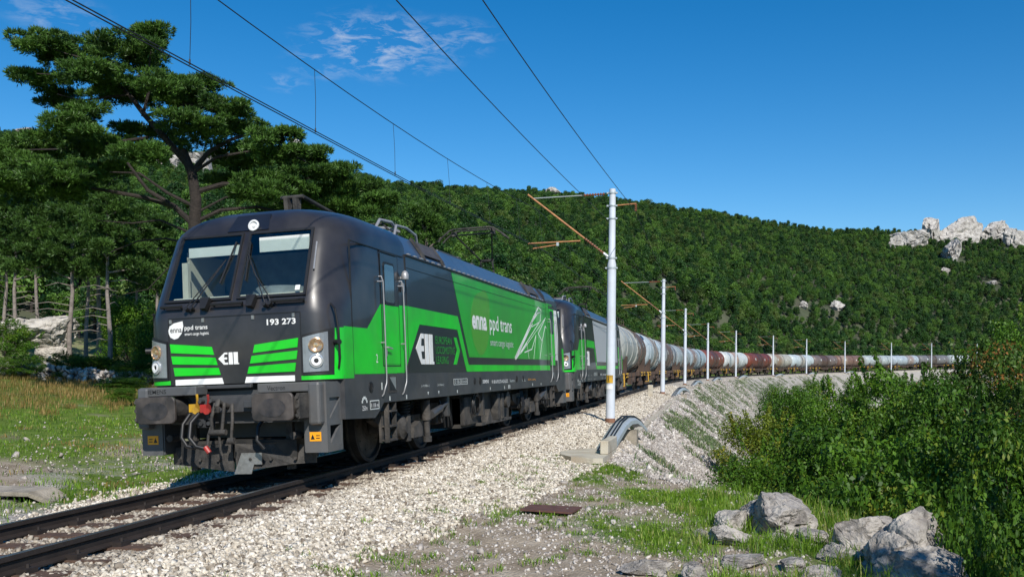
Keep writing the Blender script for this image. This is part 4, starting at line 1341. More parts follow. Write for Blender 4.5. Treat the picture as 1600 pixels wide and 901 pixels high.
def make_loco(label, livery, raised_rear):
    root = thing('locomotive', label, 'locomotive', (0, 0, 0), 0, 'electric locomotives')
    for mir in (False, True):
        cab_shell(root, mir, 'anthracite', True)
        cab_interior(root, mir)
        windscreen(root, mir)
        for sg in (-1, 1):
            headlight(root, mir, sg)
            corner_green(root, mir, sg, 'green')
        nose_front(root, mir)
        underbeam(root, mir)
    # machine room between the cabs
    m = MB()
    m.box(-1.488, 1.488, YE, 18.98 - YE, 1.42, 3.46)
    m.build('machine_room', 'sidepaint', root)
    # sloping roof hoods, gutter and flat top
    for k, (a, b) in enumerate(((YE, 6.9), (6.9, 12.2), (12.2, 18.98 - YE))):
        rp = MB()
        g = .008
        rp.front([(-1.455, 3.465), (1.455, 3.465), (1.415, 3.57), (1.21, 3.87), (1.16, 3.89), (-1.16, 3.89), (-1.21, 3.87), (-1.415, 3.57)], a + g, b - g)
        rp.build('roof_hood', 'roofskytint', root)
    for sg in (-1, 1):
        gt = MB()
        gt.box(*sorted((sg * 1.44, sg * 1.515)), YE, 18.98 - YE, 3.445, 3.475)
        yy = YE + .15
        while yy < 18.98 - YE - .1:
            gt.box(*sorted((sg * 1.455, sg * 1.50)), yy, yy + .10, 3.475, 3.505, 1); yy += .33
        gt.build('roof_gutter', ['black', 'railmetal'], root)
    for y in (4.6, 13.3):   # hatch hoops on the roof slope
        hp = MB()
        for dy in (0, 1.15):
            sec = [(1.46, 3.48), (1.42, 3.58), (1.22, 3.875)]
            outr = [(1.49, 3.49), (1.45, 3.60), (1.245, 3.905)]
            hp.add([(x, y + dy + q, z) for q in (0, .12) for x, z in sec + outr], [(3, 9, 10, 4), (4, 10, 11, 5), (0, 3, 4, 1), (1, 4, 5, 2), (6, 7, 10, 9), (7, 8, 11, 10), (2, 5, 11, 8), (0, 6, 9, 3)])
        Q_ = [(1.435, y + .16, 3.59), (1.435, y + 1.11, 3.59), (1.27, y + 1.11, 3.84), (1.27, y + .16, 3.84)]
        hp.add(Q_ + [(x + .012, a_, z + .008) for x, a_, z in Q_], [(4, 5, 6, 7), (0, 1, 5, 4), (1, 2, 6, 5), (2, 3, 7, 6), (3, 0, 4, 7)], 1)
        hp.build('roof_hatch', ['dusty', 'hatch'], root)
    # solebar side plates
    for sg in (-1, 1):
        sb = MB()
        sb.side([(.96, .84), (2.05, .80), (2.28, .92), (2.42, 1.02), (16.56, 1.02), (16.7, .92), (16.93, .80), (18.02, .84), (18.02, 1.467), (.96, 1.467)], sg * 1.36, sg * 1.4915)
        sb.build('solebar', 'grey', root)
    uf = MB(); uf.box(-1.3, 1.3, 1.2, 17.8, 1.0, 1.42); uf.box(-1.2, 1.2, 7.4, 11.6, .30, 1.0); uf.build('underframe', 'dark', root)
    # transformer tank and equipment boxes hung between the bogies
    for sg in (-1, 1):
        eq = MB()
        eq.box(*sorted((sg * 1.0, sg * 1.30)), 7.4, 8.3, .35, .95, bev=.03)
        eq.add([(sg * 1.36, 8.9, .30), (sg * 1.36, 9.5, .30), (sg * 1.36, 9.2, .62), (sg * 1.2, 8.9, .30), (sg * 1.2, 9.5, .30), (sg * 1.2, 9.2, .62)], [(0, 1, 2), (5, 4, 3), (0, 3, 4, 1), (1, 4, 5, 2), (2, 5, 3, 0)])
        eq.box(*sorted((sg * 1.1, sg * 1.37)), 9.9, 10.15, .34, .95, bev=.02)
        eq.box(*sorted((sg * 1.1, sg * 1.37)), 10.3, 10.5, .34, .95, bev=.02)
        eq.box(*sorted((sg * 1.0, sg * 1.34)), 8.55, 11.3, .28, .34)
        eq.cyl((sg * 1.2, 10.9, .78), (sg * 1.38, 10.9, .78), .2, n=16)
        eq.box(*sorted((sg * 1.15, sg * 1.38)), 8.55, 8.7, .5, 1.02, bev=.02)
        eq.build('equipment_box', 'dusty', root, smooth=30)
        cb = MB(); cb.tube([(sg * 1.38, 8.0 + .3 * math.cos(t), .78 + .24 * math.sin(t)) for t in np.linspace(0, 2 * math.pi, 18)], .02, n=6); cb.tube([(sg * 1.37, 8.08 + .24 * math.cos(t), .76 + .2 * math.sin(t)) for t in np.linspace(0, 2 * math.pi, 18)], .02, n=6); cb.build('cable_loop', 'black', root, smooth=60)
    for yc in (9.49 - 4.75, 9.49 + 4.75):
        bogie_parts(root, yc)
    # doors, ladders
    side_door(root, 2.46, 3.20, 2.555)
    side_door(root, 15.78, 16.52, 2.555 if livery == 'plain' else 3.30)
    # roof equipment
    pantograph(root, 3.45, False, 1)
    pantograph(root, 13.45, raised_rear, -1)
    rq = MB()
    for (y, x) in ((5.35, .1), (5.9, .55), (6.5, -.2), (8.2, .3), (10.3, .2), (12.0, .35)):
        for k in range(5):
            rq.lathe((x, y, 3.88 + k * .06), (0, 0, 1), [(0, .045), (.02, .085), (.035, .085), (.05, .045)], n=10)
    rq.build('roof_insulator', 'dusty', root, smooth=40)
    hv = MB()
    hv.tube([(0.1, 5.35, 4.27), (0.4, 5.6, 4.29), (0.55, 5.9, 4.25), (0.3, 6.3, 4.37), (-0.2, 6.5, 4.25)], .03)
    hv.tube([(0.5, 4.6, 4), (0.55, 4.9, 4.33), (0.55, 5.5, 4.37), (0.5, 5.9, 4.29), (0.45, 6, 3.9)], .03, n=8)
    hv.tube([(0.75, 5, 3.9), (0.72, 5.3, 4.27), (0.7, 5.9, 4.31), (0.68, 6.5, 4.25), (0.66, 6.7, 3.87)], .026, n=8)
    hv.tube([(0.2, 6, 3.95), (0.2, 6.3, 4.32), (0.2, 7, 4.29), (0.2, 7.3, 3.9)], .026, n=8)
    hv.tube([(0, 6.5, 4.22), (0.1, 12.2, 4.22)], .022)
    hv.build('roof_busbar', 'railmetal', root, smooth=50)
    bx = MB()
    bx.box(-.6, .75, 7.7, 9.2, 3.88, 4.12, bev=.03); bx.box(.4, .7, 9.35, 9.6, 3.88, 4.16, bev=.02); bx.box(.3, .65, 10.7, 10.9, 3.88, 4.16, bev=.02)
    bx.box(-.5, .75, 11.2, 11.6, 3.88, 4.08, bev=.02); bx.box(.3, .6, 12.3, 12.6, 3.88, 4.12, bev=.02)
    bx.build('roof_box', 'grey', root)
    # camera, lamp on the door post
    cm = MB(); cm.lathe((1.57, 3.36, 3.02), (0, 0, 1), [(0, 0), (0, .06), (.08, .065), (.13, .04), (.15, 0)], n=12); cm.box(1.49, 1.57, 3.33, 3.39, 3.03, 3.07); cm.box(1.50, 1.54, 3.34, 3.40, 2.82, 2.96)
    cm.build('side_lamp', 'railmetal', root, smooth=40)
    # cab side seam
    sm = MB()
    for (a, b, c, d) in ((1.30, 1.312, 1.47, 3.42), (3.60, 3.612, 1.47, 3.46), (15.36, 15.372, 1.47, 3.46)):
        sm.side([(a, c), (b, c), (b, d), (a, d)], 1.47, 1.4965)
    sm.side([(1.35, 3.40), (3.5, 3.40), (3.5, 3.415), (1.35, 3.415)], 1.47, 1.493)
    sm.side([(3.63, 3.245), (15.33, 3.245), (15.33, 3.252), (3.63, 3.252)], 1.47, 1.4965)
    sm.build('body_seam', 'black', root)
    X0, X1 = 1.48, 1.4925
    XT = 1.4965
    def poly(name, pts, matn, x1=X1, par=root):
        q = MB(); q.side(pts, X0, x1); return q.build(name, matn, par)
    ux, uy = (0, 1, 0), (0, 0, 1)
    def T(name, s, m_, y, z, w, h, bold=.01, x=XT, lift=.002):
        text(name, s, m_, root, (x, y, z), ux, uy, w, h, bold=bold, lift=lift)
    # green band on the cab side
    poly('side_stripe', [(1.02, 1.47), (3.02, 1.47), (3.02, 1.475), (3.4, 1.475), (4.22, 2.315), (6.47, 2.31), (7.03, 1.475), (15.72, 1.475), (15.72, 1.615), (7.18, 1.615), (6.53, 2.58), (3.62, 2.60), (2.42, 2.55), (1.86, 2.15), (1.02, 2.15)], 'green')
    # emblem and words
    em = MB()
    for pl in ELL:
        em.side([(3.99 + y * .98, 1.62 + z * .54) for y, z in pl], X0, 1.4945)
    em.build('emblem', 'white', root)
    if livery == 'full':
        T('lettering', 'EUROPEAN', 'greentext', 5.07, 2.0, .98, .14, .0, 1.4915)
        T('lettering', 'LOCOMOTIVE', 'greentext', 5.07, 1.815, 1.17, .14, .0, 1.4915)
        T('lettering', 'LEASING', 'greentext', 5.07, 1.63, .74, .14, .0, 1.4915)
        poly('arrow_mark', [(6.20, 2.15), (6.38, 2.15), (6.59, 1.89), (6.34, 1.62), (6.16, 1.62), (6.40, 1.89)], 'green', 1.4942)
        poly('advert_panel', [(6.20, 3.44), (7.24, 1.775), (15.42, 1.775), (15.42, 3.44)], 'green2')
        # two-tone leaf
        lp = []
        for k in range(30):
            t = 2 * math.pi * k / 30
            y = 8.25 + .80 * math.cos(t); z = 2.50 + .68 * math.sin(t)
            if t < math.pi / 2: y = min(9.0, y + .25 * math.sin(t)); z += .1 * math.sin(t)
            if math.pi * 1.5 < t: y -= .15
            lp.append((y, z))
        poly('leaf_mark', lp, 'lime', 1.4935)
        T('lettering', 'enna', 'white', 7.53, 2.37, 1.17, .30, .035)
        T('lettering', 'ppd trans', 'white', 8.94, 2.29, 2.10, .46, .01)
        T('lettering', 'smart cargo logistic', 'offwhite', 8.95, 2.00, 2.20, .21, .0)
        # white tower artwork: straight strokes
        tw = MB()
        def stroke(y0, z0, y1, z1, w0, w1=None):
            w1 = w0 if w1 is None else w1
            d = Vector((y1 - y0, z1 - z0)).normalized(); n = Vector((-d.y, d.x))
            tw.side([(y0 + n.x * w0, z0 + n.y * w0), (y1 + n.x * w1, z1 + n.y * w1), (y1 - n.x * w1, z1 - n.y * w1), (y0 - n.x * w0, z0 - n.y * w0)], X0, 1.4944)
        stroke(11.30, 1.79, 14.35, 3.25, .03, .03); stroke(11.36, 1.79, 13.5, 2.75, .05, .01); stroke(11.5, 1.80, 14.6, 2.9, .012)
        stroke(14.35, 3.25, 14.72, 3.18, .015); stroke(14.72, 3.18, 14.5, 2.85, .015); stroke(14.5, 2.85, 13.4, 2.66, .01); stroke(13.6, 2.95, 14.55, 3.12, .012)
        stroke(13.2, 2.72, 14.3, 3.1, .03, .02)
        stroke(11.9, 1.9, 15.3, 3.0, .008); stroke(12.4, 1.95, 13.3, 2.05, .014); stroke(13.3, 2.05, 13.9, 2.45, .014)
        stroke(13.9, 2.45, 13.5, 1.79, .01); stroke(14.2, 2.5, 14.7, 2.30, .018); stroke(14.7, 2.30, 15.2, 2.75, .018); stroke(14.7, 2.30, 14.3, 1.79, .014); stroke(14.2, 2.5, 15.2, 2.95, .014)
        stroke(15.2, 2.75, 15.35, 2.7, .018); stroke(12.0, 1.95, 12.7, 2.2, .012); stroke(12.7, 2.2, 12.9, 1.79, .008)
        tw.build('line_artwork', 'white', root)
        poly('rear_panel', [(15.42, 1.775), (16.3, 1.775), (16.3, 3.44), (15.42, 3.44)], 'green2')
        poly('white_edge_patch', [(16.62, 1.77), (17.02, 1.77), (17.14, 2.5), (17.0, 3.3), (16.60, 3.3)], 'white')  # white patch at the rear end of the body side
        T('lettering', 'www.enna ppd trans', 'offwhite', 14.9, 1.88, .45, .05, .0)
    else:
        poly('plain_panel', [(6.20, 3.40), (7.24, 1.775), (15.5, 1.775), (15.5, 3.40)], 'greypanel')
    # small stencils on the solebar
    XB = 1.4915
    T('stencil', '2', 'white', 2.16, 1.64, .07, .13, .0, 1.4925)
    T('stencil', '250m', 'white', 1.56, .93, .19, .07, .0, XB)
    st = MB()
    for k in range(6):
        t = R(20 + k * 28); c0 = (1.655 + .09 * math.cos(t), 1.03 + .09 * math.sin(t))
        st.side([(c0[0] - .02, c0[1] - .02), (c0[0] + .02, c0[1] - .02), (c0[0] + .02, c0[1] + .02), (c0[0] - .02, c0[1] + .02)], X0, 1.4935)
    for (a, b, c, d) in ((1.86, 2.22, .93, .945), (1.86, 2.22, 1.055, 1.07), (1.86, 1.872, .945, 1.055), (2.208, 2.22, .945, 1.055), (6.1, 7.04, 1.22, 1.23), (6.1, 7.04, 1.33, 1.34), (6.1, 6.115, 1.23, 1.33), (7.025, 7.04, 1.23, 1.33),
                         (2.34, 2.38, 1.22, 1.33), (2.66, 2.70, 1.04, 1.11), (3.42, 3.46, 1.04, 1.11), (8.2 + .6, 8.84, 1.06, 1.12), (6.3, 6.34, 1.06, 1.12), (10.1, 10.14, 1.05, 1.12), (10.5, 10.55, 1.05, 1.14), (10.62, 10.67, 1.05, 1.14), (13.2, 13.25, 1.06, 1.13), (14.3, 14.35, 1.06, 1.12)):
        st.side([(a, c), (b, c), (b, d), (a, d)], X0, 1.4937)
    for y in (4.55, 5.15):
        st.side([(y - .04, 1.13), (y + .04, 1.13), (y, 1.07)], X0, 1.4937)
    st.build('stencil_marks', 'offwhite', root)
    T('stencil', 'II 18 m', 'white', 1.89, .965, .30, .06, .0, XB)
    T('stencil', 'D  80-200 km/h', 'offwhite', 6.18, 1.245, .8, .07, .0, XB)
    T('stencil', '|-19,98m-|', 'offwhite', 4.2, 1.21, .42, .05, .0, XB)
    T('stencil', '|-9,50m-|', 'offwhite', 5.1, 1.21, .36, .05, .0, XB)
    T('stencil', 'SIEMENS', 'white', 8.2, 1.215, .5, .075, .02, XB)
    T('stencil', '91 80 6193 273-4 D-ELOC', 'white', 8.97, 1.195, 1.5, .08, .012, XB)
    T('stencil', 'Vectron', 'offwhite', 10.65, 1.2, .5, .07, .0, XB)
    T('stencil', 'ELOC Leasing', 'orange', 12.7, 1.2, .9, .06, .0, XB)
    T('stencil', 'ELL', 'offwhite', 12.0, 1.2, .4, .06, .0, XB)
    for (y, r) in ((1.92, .085), (7.58, .075), (8.0, .085), (11.4, .085), (12.1, .08), (17.1, .085)):
        c = MB(); c.lathe((1.485, y, 1.27), (1, 0, 0), [(0, r), (.016, r), (.018, r * .8), (.009, r * .7), (.009, 0)], n=18); c.box(1.49, 1.512, y - .012, y + .012, 1.27 - r * .7, 1.27 + r * .7)
        c.build('sand_filler', 'black', root, smooth=30)
    # words on the buffer shrouds
    text('lettering', 'SIEMENS', 'black', root, (-1.27, .36, 1.29), (1, 0, 0), (0, 0, 1), .33, .06, bold=.005)
    text('lettering', 'Vectron', 'black', root, (.62, .36, 1.285), (1, 0, 0), (0, 0, 1), .27, .065, bold=.005)
    return root

loco1 = make_loco('dark and bright green electric locomotive leading the train, lettered enna ppd trans on its side', 'full', True)
loco1.rotation_euler = (0, -float(cant(0)), 0)
loco1.location = (0, 0, 0)
loco2 = make_loco('second electric locomotive behind the leading one, with a plain pale grey side panel', 'plain', True)
def place_vehicle(root, s0, length):
    a, b = TU(s0 + length * .2, 0, 0), TU(s0 + length * .8, 0, 0)
    d = (b - a).normalized()
    y = d
    x = d.cross(Vector((0, 0, 1))).normalized()
    z = x.cross(y)
    M_ = Matrix((x, y, z)).transposed()
    c = float(cant(s0 + length * .3))
    M_ = M_ @ Matrix.Rotation(-c, 3, 'Y')
    root.rotation_euler = M_.to_euler()
    root.location = a - d * length * .2
place_vehicle(loco2, 18.98, 18.98)

# ================================================================== TANK WAGONS
def tank_material():
    m, n, b = new_mat('weathered_tank_paint')
    nn, ll = n.nodes.new, n.links.new
    def attr(nm):
        a = nn('ShaderNodeAttribute'); a.attribute_type = 'OBJECT'; a.attribute_name = nm; return a
    base = attr('paint'); st = attr('stain'); amt = attr('stain_amount'); ctr_ = attr('stain_at')
    t = nn('ShaderNodeTexCoord'); sp = nn('ShaderNodeSeparateXYZ'); ll(t.outputs['Object'], sp.inputs[0])
    # streaks run down the barrel: noise stretched in z/x, fine in y
    mpp = nn('ShaderNodeMapping'); mpp.inputs['Scale'].default_value = (.35, 2.2, .28)
    oi = nn('ShaderNodeObjectInfo')
    of = nn('ShaderNodeMath'); of.operation = 'MULTIPLY'; of.inputs[1].default_value = 50
    ll(oi.outputs['Random'], of.inputs[0])
    cb = nn('ShaderNodeCombineXYZ'); ll(of.outputs[0], cb.inputs[1]); ll(cb.outputs[0], mpp.inputs['Location'])
    ll(t.outputs['Object'], mpp.inputs['Vector'])
    nz_ = nn('ShaderNodeTexNoise'); nz_.inputs['Scale'].default_value = 1.1; nz_.inputs['Detail'].default_value = 7; nz_.inputs['Roughness'].default_value = .65
    ll(mpp.outputs[0], nz_.inputs['Vector'])
    # more stain around the filling dome
    d = nn('ShaderNodeMath'); d.operation = 'SUBTRACT'; ll(sp.outputs[1], d.inputs[0]); ll(ctr_.outputs['Fac'], d.inputs[1])
    ab = nn('ShaderNodeMath'); ab.operation = 'ABSOLUTE'; ll(d.outputs[0], ab.inputs[0])
    mr = nn('ShaderNodeMapRange'); mr.inputs['From Min'].default_value = 4.5; mr.inputs['From Max'].default_value = .5; mr.inputs['To Min'].default_value = -.25; mr.inputs['To Max'].default_value = .25
    ll(ab.outputs[0], mr.inputs['Value'])
    s1 = nn('ShaderNodeMath'); s1.operation = 'ADD'; ll(nz_.outputs['Fac'], s1.inputs[0]); ll(mr.outputs[0], s1.inputs[1])
    s2 = nn('ShaderNodeMath'); s2.operation = 'ADD'; ll(s1.outputs[0], s2.inputs[0]); ll(amt.outputs['Fac'], s2.inputs[1])
    r = nn('ShaderNodeMapRange'); r.inputs['From Min'].default_value = .42; r.inputs['From Max'].default_value = .66; r.inputs['To Max'].default_value = .92
    ll(s2.outputs[0], r.inputs['Value'])
    mx = nn('ShaderNodeMixRGB'); ll(r.outputs[0], mx.inputs['Fac']); ll(base.outputs['Color'], mx.inputs['Color1']); ll(st.outputs['Color'], mx.inputs['Color2'])
    n2 = nn('ShaderNodeTexNoise'); n2.inputs['Scale'].default_value = 1.4; n2.inputs['Detail'].default_value = 8
    ll(t.outputs['Object'], n2.inputs['Vector'])
    r2 = nn('ShaderNodeMapRange'); r2.inputs['From Min'].default_value = .3; r2.inputs['From Max'].default_value = .7; r2.inputs['To Min'].default_value = .72; r2.inputs['To Max'].default_value = 1.12
    ll(n2.outputs['Fac'], r2.inputs['Value'])
    hv = nn('ShaderNodeHueSaturation'); ll(r2.outputs[0], hv.inputs['Value']); ll(mx.outputs[0], hv.inputs['Color'])
    ll(hv.outputs[0], b.inputs['Base Color'])
    b.inputs['Roughness'].default_value = .5
    return m
MT['tank'] = tank_material()
MT['frame'] = mat('wagon_frame_rust', (.055, .035, .027), .8, var=.4, scale=2, dirt=(.12, .075, .05), dirt_amt=.6)
MT['hazard'] = mat('yellow_hazard_paint', (.62, .36, .03), .6, var=.2, dirt=(.10, .07, .04), dirt_amt=.6)
WL = 18.5
def set_paint(o, paint, stain, amt, at):
    o['paint'] = paint; o['stain'] = stain; o['stain_amount'] = amt; o['stain_at'] = at
WAGONS = [  # paint, stain, amount, where, label
    ((.36, .37, .35), (.095, .052, .04), .15, 14.2, 'large pale grey tank wagon with brown streaks, coupled right behind the second locomotive'),
    ((.43, .49, .53), (.22, .18, .15), -.04, 8.0, 'light bluish white tank wagon between the streaked first wagon and a brown one'),
    ((.26, .28, .30), (.12, .07, .055), .18, 7.0, 'dark grey and brown stained tank wagon behind the third catenary mast'),
    ((.30, .34, .36), (.17, .115, .085), .10, 9.0, 'grey tank wagon with brown middle and a tan patch, fourth in the train'),
    ((.33, .40, .45), (.24, .15, .11), -.04, 4.0, 'blue grey tank wagon just ahead of the first rust red wagon'),
    ((.19, .050, .028), (.085, .038, .03), .08, 8.5, 'rust red tank wagon ahead of the clean white one'),
    ((.55, .57, .57), (.40, .26, .20), -.06, 8.0, 'clean white tank wagon between two rust red tank wagons'),
    ((.17, .042, .026), (.08, .034, .028), .06, 8.5, 'rust red tank wagon behind the clean white one, nearest the sixth catenary mast'),
    ((.42, .40, .35), (.30, .19, .12), .02, 6.0, 'beige tank wagon with orange streaks behind the second rust red wagon'),
    ((.48, .54, .56), (.36, .30, .24), -.08, 8.0, 'pale blue grey tank wagon between a beige one and a dark brown one'),
    ((.17, .13, .12), (.09, .05, .04), .12, 8.0, 'dark brown tank wagon behind the pale blue grey one'),
    ((.19, .11, .085), (.36, .28, .21), -.08, 4.0, 'brown tank wagon with one beige patch, next before three pale wagons'),
    ((.38, .42, .42), (.25, .24, .22), -.06, 8.0, 'light grey tank wagon beyond the ninth catenary mast'),
    ((.36, .41, .46), (.28, .20, .17), -.04, 12.0, 'bluish grey tank wagon with a white end near the tenth catenary mast'),
    ((.16, .155, .16), (.09, .07, .06), .0, 8.0, 'smoky dark grey tank wagon, last but one of the train'),
    ((.40, .44, .44), (.34, .31, .26), -.02, 12.0, 'pale grey tank wagon at the very tail of the train'),
]
def make_wagon():
    root = thing('tank_wagon', 'x', 'tank wagon', (0, 0, 0), 0, 'tank wagons behind the locomotives')
    R0, ZC = 1.46, 2.72
    y0, y1 = .75, WL - .75
    t = MB()
    pr = [(0, 0), (.03, .5), (.10, .95), (.22, 1.25), (.42, 1.43), (.6, R0)]
    L_ = y1 - y0
    prof_ = pr + [(L_ * k / 8, R0) for k in range(1, 8)] + [(L_ - a, r_) for a, r_ in reversed(pr)]
    t.lathe((0, y0, ZC), (0, 1, 0), prof_, n=40)
    tank = t.build('tank', 'tank', root, smooth=40)
    for yy in (2.4, 5.9, 9.0, 9.6, 12.6, 16.0):
        bnd = MB(); wdt = .055
        bnd.lathe((0, yy, ZC), (0, 1, 0), [(0, R0), (0, R0 + .035), (wdt, R0 + .035), (wdt, R0)], n=40)
        bnd.build('tank_band', 'tank', root, smooth=30)
    # filling dome, walkway and ladder
    dm = MB(); dm.cyl((0, 7.9, ZC + R0 - .08), (0, 7.9, ZC + R0 + .16), .34, n=16)
    dm.build('manhole', 'frame', root, smooth=40)
    wk = MB()
    wk.box(-.45, .45, 6.0, 11.0, ZC + R0 + .05, ZC + R0 + .09)
    for sg in (-1, 1):
        wk.tube([(sg * .45, 6.0, ZC + R0 + .09), (sg * .45, 6.0, ZC + R0 + .45), (sg * .45, 11.0, ZC + R0 + .45), (sg * .45, 11.0, ZC + R0 + .09)], .018, n=4)
    for yy in (7.2, 8.6, 9.8):
        wk.tube([(.45, yy, ZC + R0 + .09), (.45, yy, ZC + R0 + .45)], .015, n=4)
    wk.build('walkway', 'frame', root)
    ld = MB()
    for dy in (-.2, .2):
        ld.tube([(1.50, 9.6 + dy, 1.0), (1.53, 9.6 + dy, ZC), (1.2, 9.6 + dy, ZC + 1.05), (.5, 9.6 + dy, ZC + R0 + .1)], .02, n=4)
    for k in range(9):
        a = R(-40 + k * 14); ld.tube([((R0 + .06) * math.cos(a), 9.4, ZC + (R0 + .06) * math.sin(a)), ((R0 + .06) * math.cos(a), 9.8, ZC + (R0 + .06) * math.sin(a))], .014, n=4)
    ld.build('ladder', 'frame', root)
    fr = MB()
    for sg in (-1, 1):
        fr.box(*sorted((sg * 1.0, sg * 1.12)), .62, WL - .62, .98, 1.24)
        fr.box(*sorted((sg * .1, sg * .2)), .62, WL - .62, .98, 1.2)
    for yy in (.62, 3.6, 6, 9, 12, WL - .75):
        fr.box(-1.3, 1.3, yy, yy + .14, 1.0, 1.22)
    fr.build('underframe', 'frame', root)
    for yy in (2.3, 15.8):
        for sg in (-1, 1):
            sd_ = MB()
            sd_.add([(sg * x, yy + y, z) for y in (0, .35) for x, z in ((.6, 1.22), (1.38, 1.22), (1.44, 2.15), (1.38, 2.2), (.9, 1.5))], [(0, 1, 2, 3, 4), (9, 8, 7, 6, 5), (0, 5, 6, 1), (1, 6, 7, 2), (2, 7, 8, 3), (3, 8, 9, 4), (4, 9, 5, 0)])
            sd_.build('saddle', 'frame', root)
    for sg in (-1, 1):
        for yy in (.95, 3.3, 14.3, 16.7):
            h = MB()
            h.box(*sorted((sg * 1.28, sg * 1.34)), yy, yy + .9, 1.16, 1.24)
            h.box(*sorted((sg * 1.28, sg * 1.34)), yy, yy + .9, .98, 1.02)
            for k in range(4):
                h.add([(sg * 1.31, yy + .08 + k * .22, 1.02), (sg * 1.31, yy + .16 + k * .22, 1.02), (sg * 1.31, yy + .22 + k * .22, 1.16), (sg * 1.31, yy + .14 + k * .22, 1.16)], [(0, 1, 2, 3)])
            h.build('hand_grip', 'hazard', root)
        st = MB(); st.box(*sorted((sg * 1.15, sg * 1.40)), .80, 1.2, .52, .56); st.tube([(sg * 1.38, .8, .54), (sg * 1.38, .8, 1.2)], .02, n=4); st.tube([(sg * 1.38, 1.2, .54), (sg * 1.38, 1.2, 1.2)], .02, n=4); st.build('shunter_step', 'hazard', root)
    for yy, dy in ((0, 1), (WL, -1)):
        for x in (-.875, .875):
            bf = MB(); bf.lathe((x, yy, 1.06), (0, dy, 0), [(.0, 0), (.0, .21), (.05, .22), (.06, .09), (.35, .1), (.36, .13), (.7, .14)], n=14); bf.build('buffer', 'dark', root, smooth=40)
    for yc in (3.0, WL - 3.0):
        for sg in (-1, 1):
            bg_ = MB()
            bg_.side([(yc - 1.3, .62), (yc - .7, .62), (yc - .4, .45), (yc + .4, .45), (yc + .7, .62), (yc + 1.3, .62), (yc + 1.3, .78), (yc + .5, .9), (yc - .5, .9), (yc - 1.3, .78)], sg * .98, sg * 1.12)
            for dy in (-.9, .9):
                bg_.box(*sorted((sg * .95, sg * 1.2)), yc + dy - .16, yc + dy + .16, .33, .62)
            bg_.build('bogie_frame', 'frame', root)
        for dy in (-.9, .9):
            for sg in (-1, 1):
                w = MB(); w.lathe((sg * .68, yc + dy, .46), (sg, 0, 0), [(-.02, 0), (-.02, .49), (.01, .49), (.02, .46), (.13, .455), (.13, .38), (.08, .36), (.08, .15), (.14, .1), (.14, 0)], n=22); w.build('wheel', 'dark', root, smooth=35)
    # plates on the barrel
    for (yy, a0, w_, h_, mt_) in ((4.3, 4, .55, .42, 'offwhite'), (11.4, 2, .42, .34, 'white'), (14.6, 8, .3, .3, 'offwhite')):
        pm = MB(); a = R(a0); vs = []
        for da in (0, h_ / R0 / 2, h_ / R0):
            for dy in (0, w_):
                vs.append(((R0 + .012) * math.cos(a + da), yy + dy, ZC + (R0 + .012) * math.sin(a + da)))
        pm.add(vs, [(0, 2, 3, 1), (2, 4, 5, 3)])
        pm.build('data_panel', mt_, root)
    eq = MB(); eq.box(1.0, 1.25, 7.0, 7.6, .5, .95); eq.cyl((-.2, 8.6, .75), (1.25, 8.6, .75), .16, n=12); eq.box(.9, 1.2, 9.6, 10.6, .62, .95); eq.build('valve_gear', 'frame', root)
    return root
proto = make_wagon()
for i, (paint, stain, amt, at, label) in enumerate(WAGONS):
    w = proto if i == 0 else copy_tree(proto)
    w['label'] = label
    for ch in w.children:
        if ch.name.split('.')[0] in ('tank', 'tank_band'):
            set_paint(ch, paint, stain, amt, at)
    place_vehicle(w, 37.96 + i * WL, WL)

